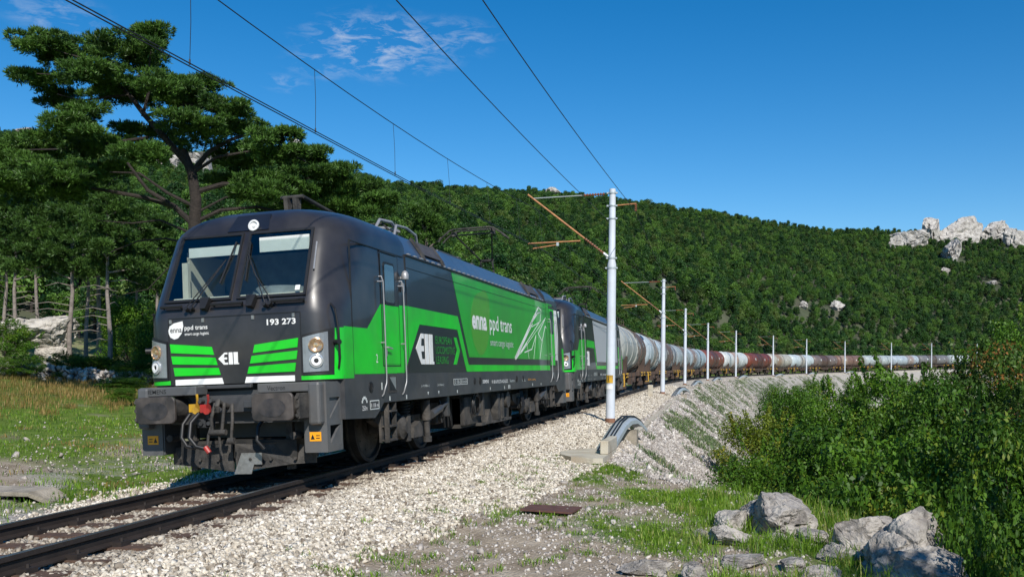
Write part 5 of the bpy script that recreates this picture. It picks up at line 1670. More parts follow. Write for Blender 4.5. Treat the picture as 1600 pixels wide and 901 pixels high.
# ================================================================== CATENARY MASTS
MAST_S = [float(to_se(np.array([p]))[0][0]) for p in mp_]
def make_mast():
    root = thing('catenary_mast', 'x', 'catenary mast', (0, 0, 0), 0, 'catenary masts along the right side of the line')
    # local frame: x to the right of the track, y along it, z up from the mast foot (foot is .28 below the rail)
    m = MB()
    m.lathe((0, 0, 0), (0, 0, 1), [(0, .165), (.12, .165), (.12, .158), (5.30, .150), (5.42, .150), (5.56, .118), (8.02, .108), (8.03, 0)], n=24)
    m.build('mast_pole', 'mastpaint', root, smooth=30)
    b = MB(); b.lathe((0, 0, 0), (0, 0, 1), [(-.02, .22), (.03, .22), (.03, .172), (.14, .172), (.14, .16)], n=24); b.build('mast_collar', 'collar', root, smooth=30)
    f = MB(); f.box(-.85, .50, -.50, .50, -.75, -.01, bev=.03); f.build('foundation', 'concrete', root)
    for z in (5.28, 5.62, 6.98, 7.42, 7.86):
        r_ = .155 if z < 5.5 else .125
        c = MB(); c.lathe((0, 0, z), (0, 0, 1), [(0, r_ - .01), (0, r_ + .012), (.05, r_ + .012), (.05, r_ - .01)], n=20); c.box(-r_ - .07, -r_ + .02, -.04, .04, z, z + .05); c.box(r_ - .02, r_ + .05, -.04, .04, z, z + .05)
        c.build('clamp', 'galv', root)
    # strut (rusty tube) with long brown insulator
    A, B_ = Vector((-.16, 0, 5.72)), Vector((-2.98, 0, 7.92))
    d = (B_ - A)
    s = MB(); s.cyl(A + d * .28, B_, .032, n=8); s.build('cantilever_strut', 'rust', root, smooth=40)
    def insul(a, b, n_, parent_):
        q = MB(); ax = (b - a); Ln = ax.length; ax.normalize()
        pr = []
        for k in range(n_):
            t = Ln * k / n_; st_ = Ln / n_
            pr += [(t, .022), (t + st_ * .3, .055), (t + st_ * .5, .055), (t + st_ * .8, .022)]
        q.lathe(a, ax, pr, n=10); q.build('insulator', 'copper', parent_, smooth=40)
    insul(A + d * .04, A + d * .28, 9, root)
    g = MB(); g.cyl(A - d * .01, A + d * .045, .05, n=8); g.build('strut_bracket', 'galv', root)
    P0, P1 = Vector((-.14, 0, 7.86)), Vector((-2.80, 0, 7.78))
    t = MB(); t.cyl(P0 + (P1 - P0) * .33, P1, .018, n=6); t.build('tie_rod', 'galv', root)
    insul(P0 + (P1 - P0) * .05, P0 + (P1 - P0) * .33, 8, root)
    rt = MB(); rt.cyl((-2.95, 0, 6.20), (-1.10, 0, 6.26), .026, n=8); rt.build('register_tube', 'rust', root)
    sa = MB(); sa.cyl((-2.78, .0, 6.02), (-1.9, 0, 6.14), .022, n=8); sa.build('steady_arm', 'rust', root)
    cl_ = MB(); cl_.box(-1.94, -1.86, -.03, .03, 6.10, 6.22); cl_.build('steady_bracket', 'galv', root)
    br = MB(); br.cyl((.1, 0, 7.45), (.82, 0, 7.50), .022, n=6); br.build('feeder_bracket', 'rust', root)
    insul(Vector((.80, 0, 7.48)), Vector((.80, 0, 7.22)), 4, root)
    return root
MAST_LABELS = ['tall pale grey catenary mast nearest the camera, beside the second locomotive',
    'second nearest catenary mast, beside the first tank wagon',
    'third catenary mast from the camera, beside the brown stained tank wagon',
    'fourth catenary mast from the camera, before the blue grey tank wagon',
    'fifth catenary mast from the camera, in front of the first rust red tank wagon',
    'sixth catenary mast from the camera, in front of the second rust red tank wagon',
    'seventh catenary mast from the camera, before the beige streaked tank wagon',
    'eighth catenary mast from the camera, before the dark brown tank wagon',
    'ninth catenary mast from the camera, before the light grey tank wagon',
    'tenth catenary mast from the camera, before the smoky dark grey wagon',
    'farthest catenary mast, standing by the tail of the train']
mproto = make_mast()
for i, s in enumerate(MAST_S):
    m = mproto if i == 0 else copy_tree(mproto)
    m['label'] = MAST_LABELS[i]
    t = tan_(s)
    p = TU(s, 2.6, -.25)
    m.location = p
    m.rotation_euler = (0, 0, math.atan2(-t[0], t[1]))
m = mproto
if True:
    pl = MB(); n_ = 8
    vs = []
    for z in (1.35, 1.62):
        for k in range(n_ + 1):
            a = R(-150 + k * 12); vs.append((.165 * math.cos(a), .165 * math.sin(a), z))
    pl.add(vs, [(k, k + 1, n_ + 2 + k, n_ + 1 + k) for k in range(n_)])
    sg_ = pl.build('warning_plate', 'yellow', m)
    pl = MB(); vs = []
    for z in (1.14, 1.28):
        for k in range(n_ + 1):
            a = R(-140 + k * 10); vs.append((.166 * math.cos(a), .166 * math.sin(a), z))
    pl.add(vs, [(k, k + 1, n_ + 2 + k, n_ + 1 + k) for k in range(n_)])
    pl.build('number_plate', 'white', m)
    bolt = MB()
    rr_ = .1675
    for (a0, z0, a1, z1) in ((-112, 1.60, -104, 1.48), (-104, 1.48, -112, 1.49), (-112, 1.49, -100, 1.38)):
        q0 = (rr_ * math.cos(R(a0)), rr_ * math.sin(R(a0)), z0); q1 = (rr_ * math.cos(R(a1)), rr_ * math.sin(R(a1)), z1)
        bolt.tube([q0, q1], .010, n=4)
    bolt.build('warning_symbol', 'black', sg_)

# ------------------------------------------------------------------ wires
def sag(s, amp):
    ms = [MAST_S[0] - 33.4] + MAST_S + [MAST_S[-1] + 30]
    for a, b in zip(ms, ms[1:]):
        if a <= s <= b:
            t = (s - a) / (b - a); return -amp * 4 * t * (1 - t)
    return 0
SW = [MAST_S[0] - 33.4 + k for k in np.arange(0, MAST_S[-1] + 28 - MAST_S[0] + 33.4, 1.7)]
def stag(s):
    ms = [MAST_S[0] - 33.4] + MAST_S + [MAST_S[-1] + 30]
    return float(np.interp(s, ms, [(-.12, .22)[k % 2] for k in range(len(ms))]))
def zc(s): return float(np.interp(s, [-14, 8, 21, 60], [5.42, 5.47, 5.70, 5.70]))
cw = thing('contact_wire', 'double dark contact wire running low above the locomotive roofs', 'overhead wire')
for off in (-.035, .035):
    w = MB(); w.tube([TU(s, stag(s) + off, zc(s)) for s in SW], .0085, n=5); w.build('wire', 'wire', cw)
ms_ = thing('messenger_wire', 'sagging messenger wire with thin droppers, above the contact wire', 'overhead wire')
def zm(s): return 7.10 + sag(s, .62)
w = MB(); w.tube([TU(s, stag(s) * .3, zm(s)) for s in SW], .0085, n=5); w.build('wire', 'wire', ms_)
s = -4.2
while s < 200:
    d = MB(); a = TU(s, stag(s) * .3, zm(s)); b = TU(s, stag(s), zc(s))
    d.tube([a, (a + b) / 2 + Vector((.012, 0, 0)), b], .0045, n=4); d.cyl(b - Vector((0, 0, .0)), b + Vector((0, 0, .07)), .012, n=5); d.build('dropper', 'wire', ms_)
    s += 3.5 if s < 60 else 6
f1 = thing('feeder_wire', 'bare feeder wire fixed to the track side of the masts below their tops', 'overhead wire', group='feeder wires along the masts')
w = MB(); w.tube([TU(s, 2.45, 6.72 + sag(s, .35)) for s in SW], .009, n=5); w.build('wire', 'wire', f1)
f2 = thing('feeder_wire', 'feeder wire hung from the outer brackets on the right of the masts', 'overhead wire', group='feeder wires along the masts')
w = MB(); w.tube([TU(s, 3.40, 6.98 + sag(s, .40)) for s in SW], .009, n=5); w.build('wire', 'wire', f2)

# ================================================================== LINESIDE CONCRETE
kb = thing('concrete_kerb', 'weathered concrete kerb along the top of the rubble slope', 'kerb')
s = 15.5
k = 0
while s < 300 and k < 98:
    L_ = 1.9 if s < 80 else 4.2
    q = MB()
    P = [TU(s + a, e, z) for a in (.02, L_ - .02) for e in (3.66, 3.86) for z in (-.95, -.30 + rnd.uniform(-.012, .012))]
    q.add(P, [(0, 1, 3, 2), (4, 6, 7, 5), (0, 4, 5, 1), (2, 3, 7, 6), (0, 2, 6, 4), (1, 5, 7, 3)])
    q.build('kerb_slab', 'concrete2', kb)
    s += L_; k += 1
# arched cable cover with its concrete end slab and post, near the first mast; then one at each mast
def cable_cover(s0, label, first=False):
    root = thing('cable_cover', label, 'cable cover', (0, 0, 0), 0, 'arched cable covers at the mast feet')
    path = [(-7.6, 3.35, -.80), (-6.0, 3.45, -.55), (-4.4, 3.6, -.22), (-3.4, 3.72, -.05), (-2.6, 3.85, .02), (-1.9, 4.0, .0), (-1.2, 4.15, -.14), (-.5, 4.2, -.32)]
    # half-round steel trough
    vs = []; n_ = 9
    pts = [TU(s0 + a, e, z) for a, e, z in path]
    if first: pts = [Vector(W3(*q)) for q in ((936, 722, 21.0), (945, 706, 22.0), (957, 686, 23.2), (967, 670, 24.3), (976, 662, 25.1), (985, 661, 25.7), (993, 666, 26.2), (1000, 674, 26.6))]
    for i, p in enumerate(pts):
        d = (pts[min(i + 1, len(pts) - 1)] - pts[max(i - 1, 0)]).normalized()
        x = d.cross(Vector((0, 0, 1))).normalized(); z = x.cross(d)
        for r_ in (.21, .19):
            for k in range(n_):
                a = math.pi * k / (n_ - 1)
                vs.append(p + x * r_ * math.cos(a) * 1.05 + z * (r_ * math.sin(a) ** .6) * .85)
    fs = []
    for i in range(len(pts) - 1):
        for b0 in (0, n_):
            for k in range(n_ - 1):
                a0 = i * 2 * n_ + b0 + k; a1 = a0 + 2 * n_
                fs.append((a0, a0 + 1, a1 + 1, a1))
        for k in (0, n_ - 1):
            a0 = i * 2 * n_ + k; fs.append((a0, a0 + n_, a0 + 3 * n_, a0 + 2 * n_))
    c = MB(); c.add(vs, fs); c.build('steel_trough', 'galv', root, smooth=25)
    c = MB()
    for off in (-.08, .02, .1):
        c.tube([p + Vector((off, 0, .205)) for p in pts], .022, n=5)
    c.build('cable', 'black', root, smooth=60)
    return root
cable_cover(MAST_S[0], 'arched grey steel cable cover dropping past the nearest mast to a concrete slab', True)
for i in range(1, 8):
    cable_cover(MAST_S[i] + 3, 'arched steel cable cover at the foot of the ' + ['second', 'third', 'fourth', 'fifth', 'sixth', 'seventh', 'eighth'][i - 1] + ' catenary mast')
# retaining posts on the slope side of each mast
for i in range(0, 9):
    q = MB(); s0 = MAST_S[i] - (2.2 if i else 3.0)
    P = [TU(s0 + a, e, z) for a in (-.2, .2) for e in (3.95, 4.35) for z in (-1.75, -.18)]
    if i == 0:
        c = W3(985, 671, 25.6)
        P = [Vector((c[0] + a, c[1] + b_, z)) for b_ in (-.22, .22) for a in (-.2, .2) for z in (c[2] - 1.15, c[2])]
    q.add(P, [(0, 1, 3, 2), (4, 6, 7, 5), (0, 4, 5, 1), (2, 3, 7, 6), (0, 2, 6, 4), (1, 5, 7, 3)])
    o = q.build('concrete_post', 'concrete', None)
    tag(o, ['stained square concrete post under the arched cable cover by the nearest mast', 'square concrete post on the slope edge by the second mast', 'square concrete post on the slope edge by the third mast', 'square concrete post on the slope edge by the fourth mast',
            'square concrete post on the slope edge by the fifth mast', 'square concrete post on the slope edge by the sixth mast', 'square concrete post on the slope edge by the seventh mast', 'square concrete post on the slope edge by the eighth mast', 'square concrete post on the slope edge by the ninth mast'][i], 'concrete post', 'concrete posts on the slope edge')
# end slab of the cable duct
sl_ = MB()
c0 = W3(935, 722, 21.0)
cx_, cy_ = c0[0], c0[1]
zs_ = gz1(cx_, cy_) + .14
outl = [(-.85, -.1), (-.75, -.55), (-.40, -.95), (.10, -1.05), (.30, -1.0), (.30, .6), (-.1, .7), (-.55, .5)]
vs = [(cx_ + x, cy_ + y * 1.4, zs_) for x, y in outl] + [(cx_ + x, cy_ + y * 1.4, zs_ - .12) for x, y in outl]
n_ = len(outl)
sl_.add(vs, [tuple(range(n_)), tuple(range(2 * n_ - 1, n_ - 1, -1))] + [(i, (i + 1) % n_, (i + 1) % n_ + n_, i + n_) for i in range(n_)])
o = sl_.build('concrete_slab', 'concrete2'); tag(o, 'rounded concrete slab at the lower end of the cable cover', 'concrete slab')
q = MB(); q.box(cx_ + .12, cx_ + .30, cy_ - .6, cy_ + .95, zs_ + .003, zs_ + .30, bev=.02); o = q.build('concrete_upstand', 'concrete2', None); tag(o, 'low concrete upstand beside the cable cover on the rounded slab', 'concrete upstand')
# white marker stone by the second mast, small rusty items
p = TU(MAST_S[1] - 6.5, 2.2, -.35)
q = MB(); q.box(p.x - .16, p.x + .16, p.y - .12, p.y + .12, p.z - .2, p.z + .85, bev=.03); q.box(p.x - .12, p.x + .12, p.y - .14, p.y - .11, p.z + .55, p.z + .72); o = q.build('marker_stone', 'concrete2'); tag(o, 'small pale marker stone on the ballast left of the second mast', 'marker stone')
p = W3(862, 785, 13.2)
z = gz1(p[0], p[1])
q = MB(); vs = [(p[0] + x, p[1] + y, z + h) for h in (.05, .075) for x, y in ((-.42, -.22), (.34, -.30), (.40, .26), (-.36, .28))]
q.add(vs, [(3, 2, 1, 0), (4, 5, 6, 7), (0, 1, 5, 4), (1, 2, 6, 5), (2, 3, 7, 6), (3, 0, 4, 7)]); o = q.build('rusty_plate', 'rustplate'); tag(o, 'flat rusty brown steel plate lying in the gravel and weeds', 'steel plate')
# concrete duct at the left edge of the photo
p = W3(40, 768, 14.6)
z = gz1(p[0], p[1])
dd = thing('duct_cover', 'grey concrete duct with a dark opening at the left edge beside the rails', 'duct', (p[0], p[1], z))
dd.rotation_euler = (0, 0, R(8))
q = MB(); q.box(-1.6, .28, -.35, .35, .08, .15, bev=.015); q.build('cover_slab', 'concrete', dd)
q = MB(); q.box(-1.6, .05, -.30, .30, -.3, .02); q.box(-1.6, .10, .22, .30, .02, .08); q.build('duct_wall', 'dark', dd)
q = MB(); q.add([(.28, -.35, .14), (.55, -.2, .0), (.55, .3, .0), (.28, .35, .14), (.28, -.35, .08), (.55, -.2, -.08), (.55, .3, -.08), (.28, .35, .08)], [(0, 1, 2, 3), (4, 7, 6, 5), (0, 4, 5, 1), (1, 5, 6, 2), (2, 6, 7, 3), (3, 7, 4, 0)]); q.build('sloping_end', 'concrete', dd)

# ================================================================== STONES
def stone_shapes(n=8, seed=3):
    import bmesh
    r = random.Random(seed); out_ = []
    for k in range(n):
        bm = bmesh.new()
        for _ in range(11):
            v = Vector((r.gauss(0, 1), r.gauss(0, 1), r.gauss(0, 1))).normalized() * r.uniform(.8, 1.05)
            v = Vector((v.x * r.uniform(.9, 1.2), v.y * .85, v.z * .7)); bm.verts.new(v)
        bmesh.ops.convex_hull(bm, input=bm.verts[:])
        bmesh.ops.delete(bm, geom=[v for v in bm.verts if not v.link_faces], context='VERTS')
        bmesh.ops.triangulate(bm, faces=bm.faces[:])
        bm.verts.index_update()
        out_.append((np.array([v.co[:] for v in bm.verts]), np.array([[v.index for v in f.verts] for f in bm.faces])))
        bm.free()
    return out_
SHAPES = stone_shapes()
def scatter_stones(name, pos, size, matn, sink=.25, dark=None):
    """pos (n,3) -> one mesh of angular stones"""
    Vs, Fs, Rn = [], [], []
    off = 0
    n = len(pos)
    kind = RNG.integers(0, len(SHAPES), n)
    for k, (sv_, sf) in enumerate(SHAPES):
        idx = np.where(kind == k)[0]
        if not len(idx): continue
        m = len(idx)
        q = RNG.normal(size=(m, 4)); q /= np.linalg.norm(q, axis=1)[:, None]
        w, x, y, z = q.T
        Rm = np.stack([1 - 2 * (y * y + z * z), 2 * (x * y - z * w), 2 * (x * z + y * w), 2 * (x * y + z * w), 1 - 2 * (x * x + z * z), 2 * (y * z - x * w), 2 * (x * z - y * w), 2 * (y * z + x * w), 1 - 2 * (x * x + y * y)], -1).reshape(m, 3, 3)
        V = np.einsum('mij,vj->mvi', Rm, sv_) * size[idx][:, None, None] + pos[idx][:, None, :]
        V[:, :, 2] += (size[idx] * sink)[:, None]
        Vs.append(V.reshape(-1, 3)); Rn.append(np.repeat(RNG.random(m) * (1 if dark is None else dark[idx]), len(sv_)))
        Fs.append((sf[None] + (np.arange(m) * len(sv_))[:, None, None]).reshape(-1, 3) + off)
        off += m * len(sv_)
    return fast_mesh(name, np.vstack(Vs), np.vstack(Fs), matn, rnd_attr=np.concatenate(Rn))
def se_to_xy(s, e):
    x = np.interp(s, SS, cl[:, 0]); y = np.interp(s, SS, cl[:, 1])
    tx = np.interp(s, SS, TG[:, 0]); ty = np.interp(s, SS, TG[:, 1])
    return x + ty * e, y - tx * e
def in_view(x, y, z=0, mx=60):
    d = np.stack([x - CAM[0], y - CAM[1]], -1); b = d @ FW[:2]; a = d @ RT[:2]
    px = 800 + F * a / np.maximum(b, .1)
    return (b > 1) & (px > -mx) & (px < 1600 + mx)
def ballast_points(s0, s1, e0, e1, dens):
    n = int((s1 - s0) * (e1 - e0) * dens)
    s = RNG.uniform(s0, s1, n); e = RNG.uniform(e0, e1, n)
    x, y = se_to_xy(s, e)
    bal, g, rub = masks(s, e, s * 0 - 1, x, y)
    keep = (RNG.random(n) < np.clip(bal * 1.3, 0, 1)) & in_view(x, y)
    s, e, x, y = s[keep], e[keep], x[keep], y[keep]
    z = emb_z(s, e, x, y)
    z = np.where(np.abs(e) < .7, z + RNG.random(len(z)) * .0, z)
    return np.stack([x, y, z], -1)
P = np.vstack([ballast_points(-9.5, 5, .86, 5.0, 1150), ballast_points(5, 16, .86, 4.3, 700), ballast_points(16, 42, .86, 3.8, 330), ballast_points(42, 80, 1.0, 3.7, 90),
               ballast_points(-9.5, 2, -.70, .70, 420), ballast_points(-8, 9, -3.4, -.86, 520)])
sz = RNG.uniform(.020, .046, len(P)) * np.where(RNG.random(len(P)) > .93, 1.35, 1)
sz = np.where(P[:, 1] > 16, sz * 1.35, sz)
es = np.abs(to_se(P[:, :2])[1])
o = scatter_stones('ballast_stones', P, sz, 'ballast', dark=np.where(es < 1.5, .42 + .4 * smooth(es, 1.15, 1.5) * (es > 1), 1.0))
tag(o, 'pale limestone ballast heaped along the track and its shoulder', 'ballast', kind='stuff')
print('ballast', len(P))
# rubble on the slope and loose stones on the ground
def rubble_points(s0, s1, dens, up=9.0):
    n = int((s1 - s0) * up * dens); s = RNG.uniform(s0, s1, n)
    e = np.interp(s, EDGE_S, EDGE_E) - .3 + RNG.random(n) ** 1.2 * up
    x, y = se_to_xy(s, e); k = in_view(x, y); s, e, x, y = s[k], e[k], x[k], y[k]
    return np.stack([x, y, emb_z(s, e, x, y)], -1)
P = np.vstack([rubble_points(3, 26, 330, 6.5), rubble_points(26, 60, 90, 7), rubble_points(60, 140, 14, 7)])
sz = RNG.uniform(.02, .055, len(P)) * np.where(P[:, 1] > 22, 1.5, 1) * np.where(P[:, 1] > 50, 1.6, 1) * np.where(RNG.random(len(P)) > .95, 1.9, 1)
o = scatter_stones('slope_rubble', P, sz, 'rubble'); tag(o, 'grey broken rubble covering the embankment slope below the kerb', 'rubble', kind='stuff')
n = 30000
x = RNG.uniform(1.5, 9.8, n); y = RNG.uniform(-6, 9, n)
s, e = to_se(np.stack([x, y], 1)); bal, g, rub = masks(s, e, s * 0 - 1, x, y)
k = (e > 2.6) & (RNG.random(n) < np.clip(1.1 - g, .12, .9) * (1 - .8 * np.exp(-(((x - 4.7) / .8) ** 2 + ((y + 2.2) / 1.2) ** 2)))) & in_view(x, y) & (np.hypot(x - CAM[0], y - CAM[1]) > 4.2)
P1 = np.stack([x, y, gz(x, y)], -1)[k]
n = 14000
s = RNG.uniform(-8, 30, n); e = -RNG.uniform(2.3, 13, n); x, y = se_to_xy(s, e)
k = in_view(x, y) & (RNG.random(n) < np.clip(1.25 - (-e) * .09, .08, 1))
P2 = np.stack([x, y, gz(x, y)], -1)[k]
P = np.vstack([P1, P2]); sz = .008 + .028 * RNG.random(len(P)) ** 1.8; sz = sz * np.where(RNG.random(len(P)) > .985, 2.6, 1); sz[len(P1):] *= 1.35
o = scatter_stones('loose_stones', P, sz, 'rubble'); tag(o, 'scattered pale stones on the bare ground and in the grass beside the track', 'stones', kind='stuff')

# ================================================================== ROCKS
def rock(name, center, size, seed, matn='rock', sub=5, rough=.28, flat=.0, rotz=0.):
    import bmesh
    bm = bmesh.new()
    bmesh.ops.create_icosphere(bm, subdivisions=sub, radius=1)
    r = random.Random(seed)
    planes = [(Vector((r.gauss(0, 1), r.gauss(0, 1), r.gauss(0, .9))).normalized(), r.uniform(.50, .84)) for _ in range(20)]
    off = Vector((seed * 7.1, seed * 3.3, seed * 1.7))
    for v in bm.verts:
        p = v.co * (1.0 + .25 * noise.noise(v.co * 1.3 + off))
        for n_, d in planes:
            t = p.dot(n_) - d
            if t > 0: p -= n_ * t * .97
        q = p + off
        c1 = abs(noise.noise(Vector((q.x * 1.7, q.y * 1.7, q.z * 3.2))))
        c2 = abs(noise.noise(Vector((q.x * 3.8 + 5, q.y * 3.8, q.z * 6.5))))
        dd = rough * (.30 * max(0, .10 - c1) / .10 + .14 * max(0, .08 - c2) / .08)
        st = math.floor((q.z * 3.1 + noise.noise(q * 1.4) * 1.2)) * .37
        dd += rough * .10 * noise.noise(Vector((st, st * 1.7, q.x * .6)))
        p -= v.co * dd
        p += v.co * (noise.fractal(q * 4.5, .8, 2.2, 5) * .045)
        v.co = Vector((p.x * size[0], p.y * size[1], p.z * size[2])) * 1.22
    bmesh.ops.rotate(bm, verts=bm.verts, cent=(0, 0, 0), matrix=Matrix.Rotation(rotz, 3, 'Z'))
    me = bpy.data.meshes.new(name); bm.to_mesh(me); bm.free()
    me.materials.append(MT[matn])
    me.polygons.foreach_set('use_smooth', [True] * len(me.polygons)); me.set_sharp_from_angle(angle=R(28))
    o = bpy.data.objects.new(name, me); COL.objects.link(o); o.location = center
    return o
ROCKS = [  # px, py of the centre of its foot area, depth, half sizes, label
    (1214, 838, 12.0, (.60, .42, .34), 'large rounded pale grey boulder on the edge of the drop, behind the grass', 2),
    (1143, 826, 12.2, (.28, .30, .24), 'grey boulder leaning against the left side of the large rounded one', 9),
    (1140, 842, 11.0, (.26, .22, .18), 'medium flat-topped boulder in the grass in front of the large rounded one', 4),
    (1162, 876, 9.9, (.38, .22, .08), 'low flat slab of rock lying in the grass', 5),
    (1340, 862, 10.4, (.32, .36, .36), 'tall blocky grey boulder at the lower right, split from its neighbour', 6),
    (1410, 905, 9.5, (.42, .55, .44), 'largest boulder at the lower right corner, long and furrowed', 7),
    (1268, 838, 11.3, (.22, .2, .12), 'small pale rock half sunk in the grass right of centre', 8),
    (1310, 876, 10.2, (.34, .25, .13), 'angular grey rock at the foot of the tall blocky boulder', 10),
    (1085, 893, 9.1, (.20, .18, .15), 'pointed pale rock in the grass at the bottom edge', 11),
    (1010, 892, 9.4, (.34, .2, .10), 'flat weathered rock at the bottom edge, left of the pointed one', 12),
    (1280, 897, 9.0, (.36, .2, .12), 'flat pale rock at the bottom edge under the angular grey one', 13),
    (1180, 815, 12.4, (.30, .26, .26), 'grey block of rock wedged between the two boulders on the edge of the drop', 15),
    (1372, 838, 10.9, (.24, .3, .30), 'narrow upright rock between the blocky boulder and the largest one', 16),
    (1448, 915, 8.9, (.28, .4, .30), 'dark broken rock below the largest boulder, at the very corner', 17),
    (1240, 885, 9.6, (.20, .16, .09), 'small angular stone in the grass near the bottom edge', 18),
    (1095, 830, 11.6, (.13, .11, .08), 'small pale stone in the grass left of the boulders', 19),
    (1215, 846, 11.3, (.20, .15, .09), 'small flat stone between the medium boulder and the large rounded one', 14),
]
for (px, py, dep, sz3, lab, sd_) in ROCKS:
    p = W3(px, py, dep); z = gz1(p[0], p[1])
    o = rock('boulder', (p[0], p[1], z + sz3[2] * .35), sz3, sd_, rotz=sd_ * .8)
    tag(o, lab, 'boulder', 'grey boulders at the right of the foreground')
SM = [(468, 825 + 12, 9.0), (740, 838, 10.5), (1110, 895, 8.8), (975, 905, 8.6), (1035, 812, 11.5)]
# dry stone wall and pale outcrop across the field
wl = thing('dry_stone_wall', 'low dry stone wall of pale stones along the far edge of the grass field', 'stone wall')
P = []
for k in range(520):
    px = RNG.uniform(-30, 246); dep = 43.5 + RNG.normal() * .28
    x_, y_, _ = W3(px, 600, dep); P.append((x_, y_, gz1(x_, y_) + RNG.random() * .62))
P = np.array(P)
o = scatter_stones('wall_stones', P, RNG.uniform(.10, .22, len(P)), 'rubble'); o.parent = wl
for (px, py, dep, sz3, lab, sd_) in ((68, 520, 50, (1.9, 1.2, 1.0), 'pale limestone outcrop among the pines at the left, upper one', 21), (85, 552, 50, (.75, .6, .65), 'pale limestone outcrop below the upper one at the left', 22), (25, 512, 56, (1.2, 1, .6), 'low pale outcrop farthest left among the pine trunks', 23), (440, 650, 33, (.3, .25, .2), 'small pale rock in the grass behind the left buffer', 24)):
    p = W3(px, py, dep); 
    o = rock('outcrop', tuple(p), sz3, sd_, 'whiterock_near', rotz=.4); tag(o, lab, 'rock outcrop')
OUT = []   # outcrops on the hills: (px, py, depth, sizes, label)
for (px, py, dep, sz3, lab, sd_) in (
        (1424, 376, 640, (14, 6, 9), 'jagged white crag at the left end of the right-hand cliff', 31), (1400, 382, 640, (7, 4, 5), 'small white crag at the far left of the right-hand cliff', 32),
        (1456, 368, 640, (17, 7, 13), 'tallest white crag, in the middle of the right-hand cliff', 47), (1498, 370, 635, (18, 7, 13), 'broad white crag right of the tallest one', 33), (1484, 398, 610, (11, 5, 10), 'white rock face below the tallest crag of the cliff', 48),
        (1558, 366, 630, (12, 6, 11), 'white crag at the right edge of the right-hand hill', 34), (1590, 378, 625, (12, 6, 10), 'white crag farthest right', 43),
        (1476, 424, 560, (3.5, 3, 2.2), 'small pale outcrop in the trees under the broad cliff', 35), (1552, 444, 520, (5, 3, 1.8), 'low pale outcrop in the trees at the far right', 36),
        (461, 219, 425, (4.2, 3, 4.6), 'white outcrop on the skyline above the pine, left of the wires', 37), (290, 262, 400, (15, 8, 7), 'long white limestone face behind the tall pine trunk', 38), (345, 256, 405, (7, 6, 6), 'white crag at the right end of the long face behind the pine', 39),
        (38, 202, 395, (5, 4, 3), 'white outcrop on the skyline at the far left', 40), (603, 291, 455, (2.8, 2, 1.6), 'small white outcrop on the slope above the locomotive', 41), (862, 296, 515, (5.5, 4, 2.6), 'white rocks on the skyline above the nearest mast', 42),
        (1305, 480, 360, (3, 3, 2.5), 'yellowish rock patch in the trees above the rust red wagons', 44), (1255, 478, 350, (2.5, 2.5, 1.8), 'bare stony patch in the hillside wood above the sixth mast', 45), (695, 298, 480, (3, 2, 1.2), 'small pale rocks on the slope between the droppers', 46)):
    ds = np.arange(55, 720, 2.0)
    q = np.array([W3(px, py, d) for d in ds])
    gq = ground(q[:, 0], q[:, 1])[0] + sz3[2] * .35
    hit_i = np.where(q[:, 2] < gq)[0]
    if len(hit_i): dep = float(ds[hit_i[0]])
    else: dep = float(ds[np.argmin(q[:, 2] - gq)])
    p = W3(px, py, dep)
    kz = dep / {31: 640}.get(sd_, dep)
    gg_ = ground([p[0]], [p[1]])[0][0]
    p[2] = min(max(W3(px, py, dep)[2], gg_ + sz3[2] * .35), gg_ + sz3[2] * .85 + 1.5)
    o = rock('crag', tuple(p), sz3, sd_, 'whiterock', sub=4, rough=.75, rotz=sd_ * .3 - (.24)); tag(o, lab, 'crag', 'white limestone crags on the hills')
    OUT.append((px, HY - (p[2] - CAM[2]) / dep * F + .0105 * (px - 800), dep, sz3[0] / dep * F, sz3[2] / dep * F))

# ================================================================== FOLIAGE
def leaf_cloud(centers, radii, n, size, seed, squash=(1, 1, 1), inner=.55, fold=.25, droop=0.0):
    """n small folded leaves spread through the outer part of each ellipsoid clump; returns V, F(quads), rnd"""
    r = np.random.default_rng(seed)
    C = np.asarray(centers, float); Rd = np.asarray(radii, float)
    if Rd.ndim == 1: Rd = np.stack([Rd * squash[0], Rd * squash[1], Rd * squash[2]], 1)
    w = (Rd.prod(1) ** (2 / 3)); w /= w.sum()
    j = r.choice(len(C), n, p=w)
    d = r.normal(size=(n, 3)); d /= np.linalg.norm(d, axis=1)[:, None]
    rad = inner + (1.08 - inner) * r.random(n) ** .6
    p = C[j] + d * rad[:, None] * Rd[j]
    nrm_ = d * .75 + r.normal(size=(n, 3)) * .55 + np.array([0, 0, .35])
    nrm_ /= np.linalg.norm(nrm_, axis=1)[:, None]
    t = np.cross(nrm_, r.normal(size=(n, 3))); t /= np.linalg.norm(t, axis=1)[:, None]
    b = np.cross(nrm_, t)
    s = size * r.uniform(.6, 1.35, n)[:, None]
    V = np.stack([p - t * s, p - b * s * .55 + nrm_ * s * fold, p + t * s, p + b * s * .55 + nrm_ * s * fold], 1).reshape(-1, 3)
    Fq = np.arange(n * 4).reshape(-1, 4)
    cl_r = r.random(len(C))
    rn = np.clip(.62 * r.random(n) + .38 * cl_r[j], 0, 1)
    return V, Fq, np.repeat(rn, 4)

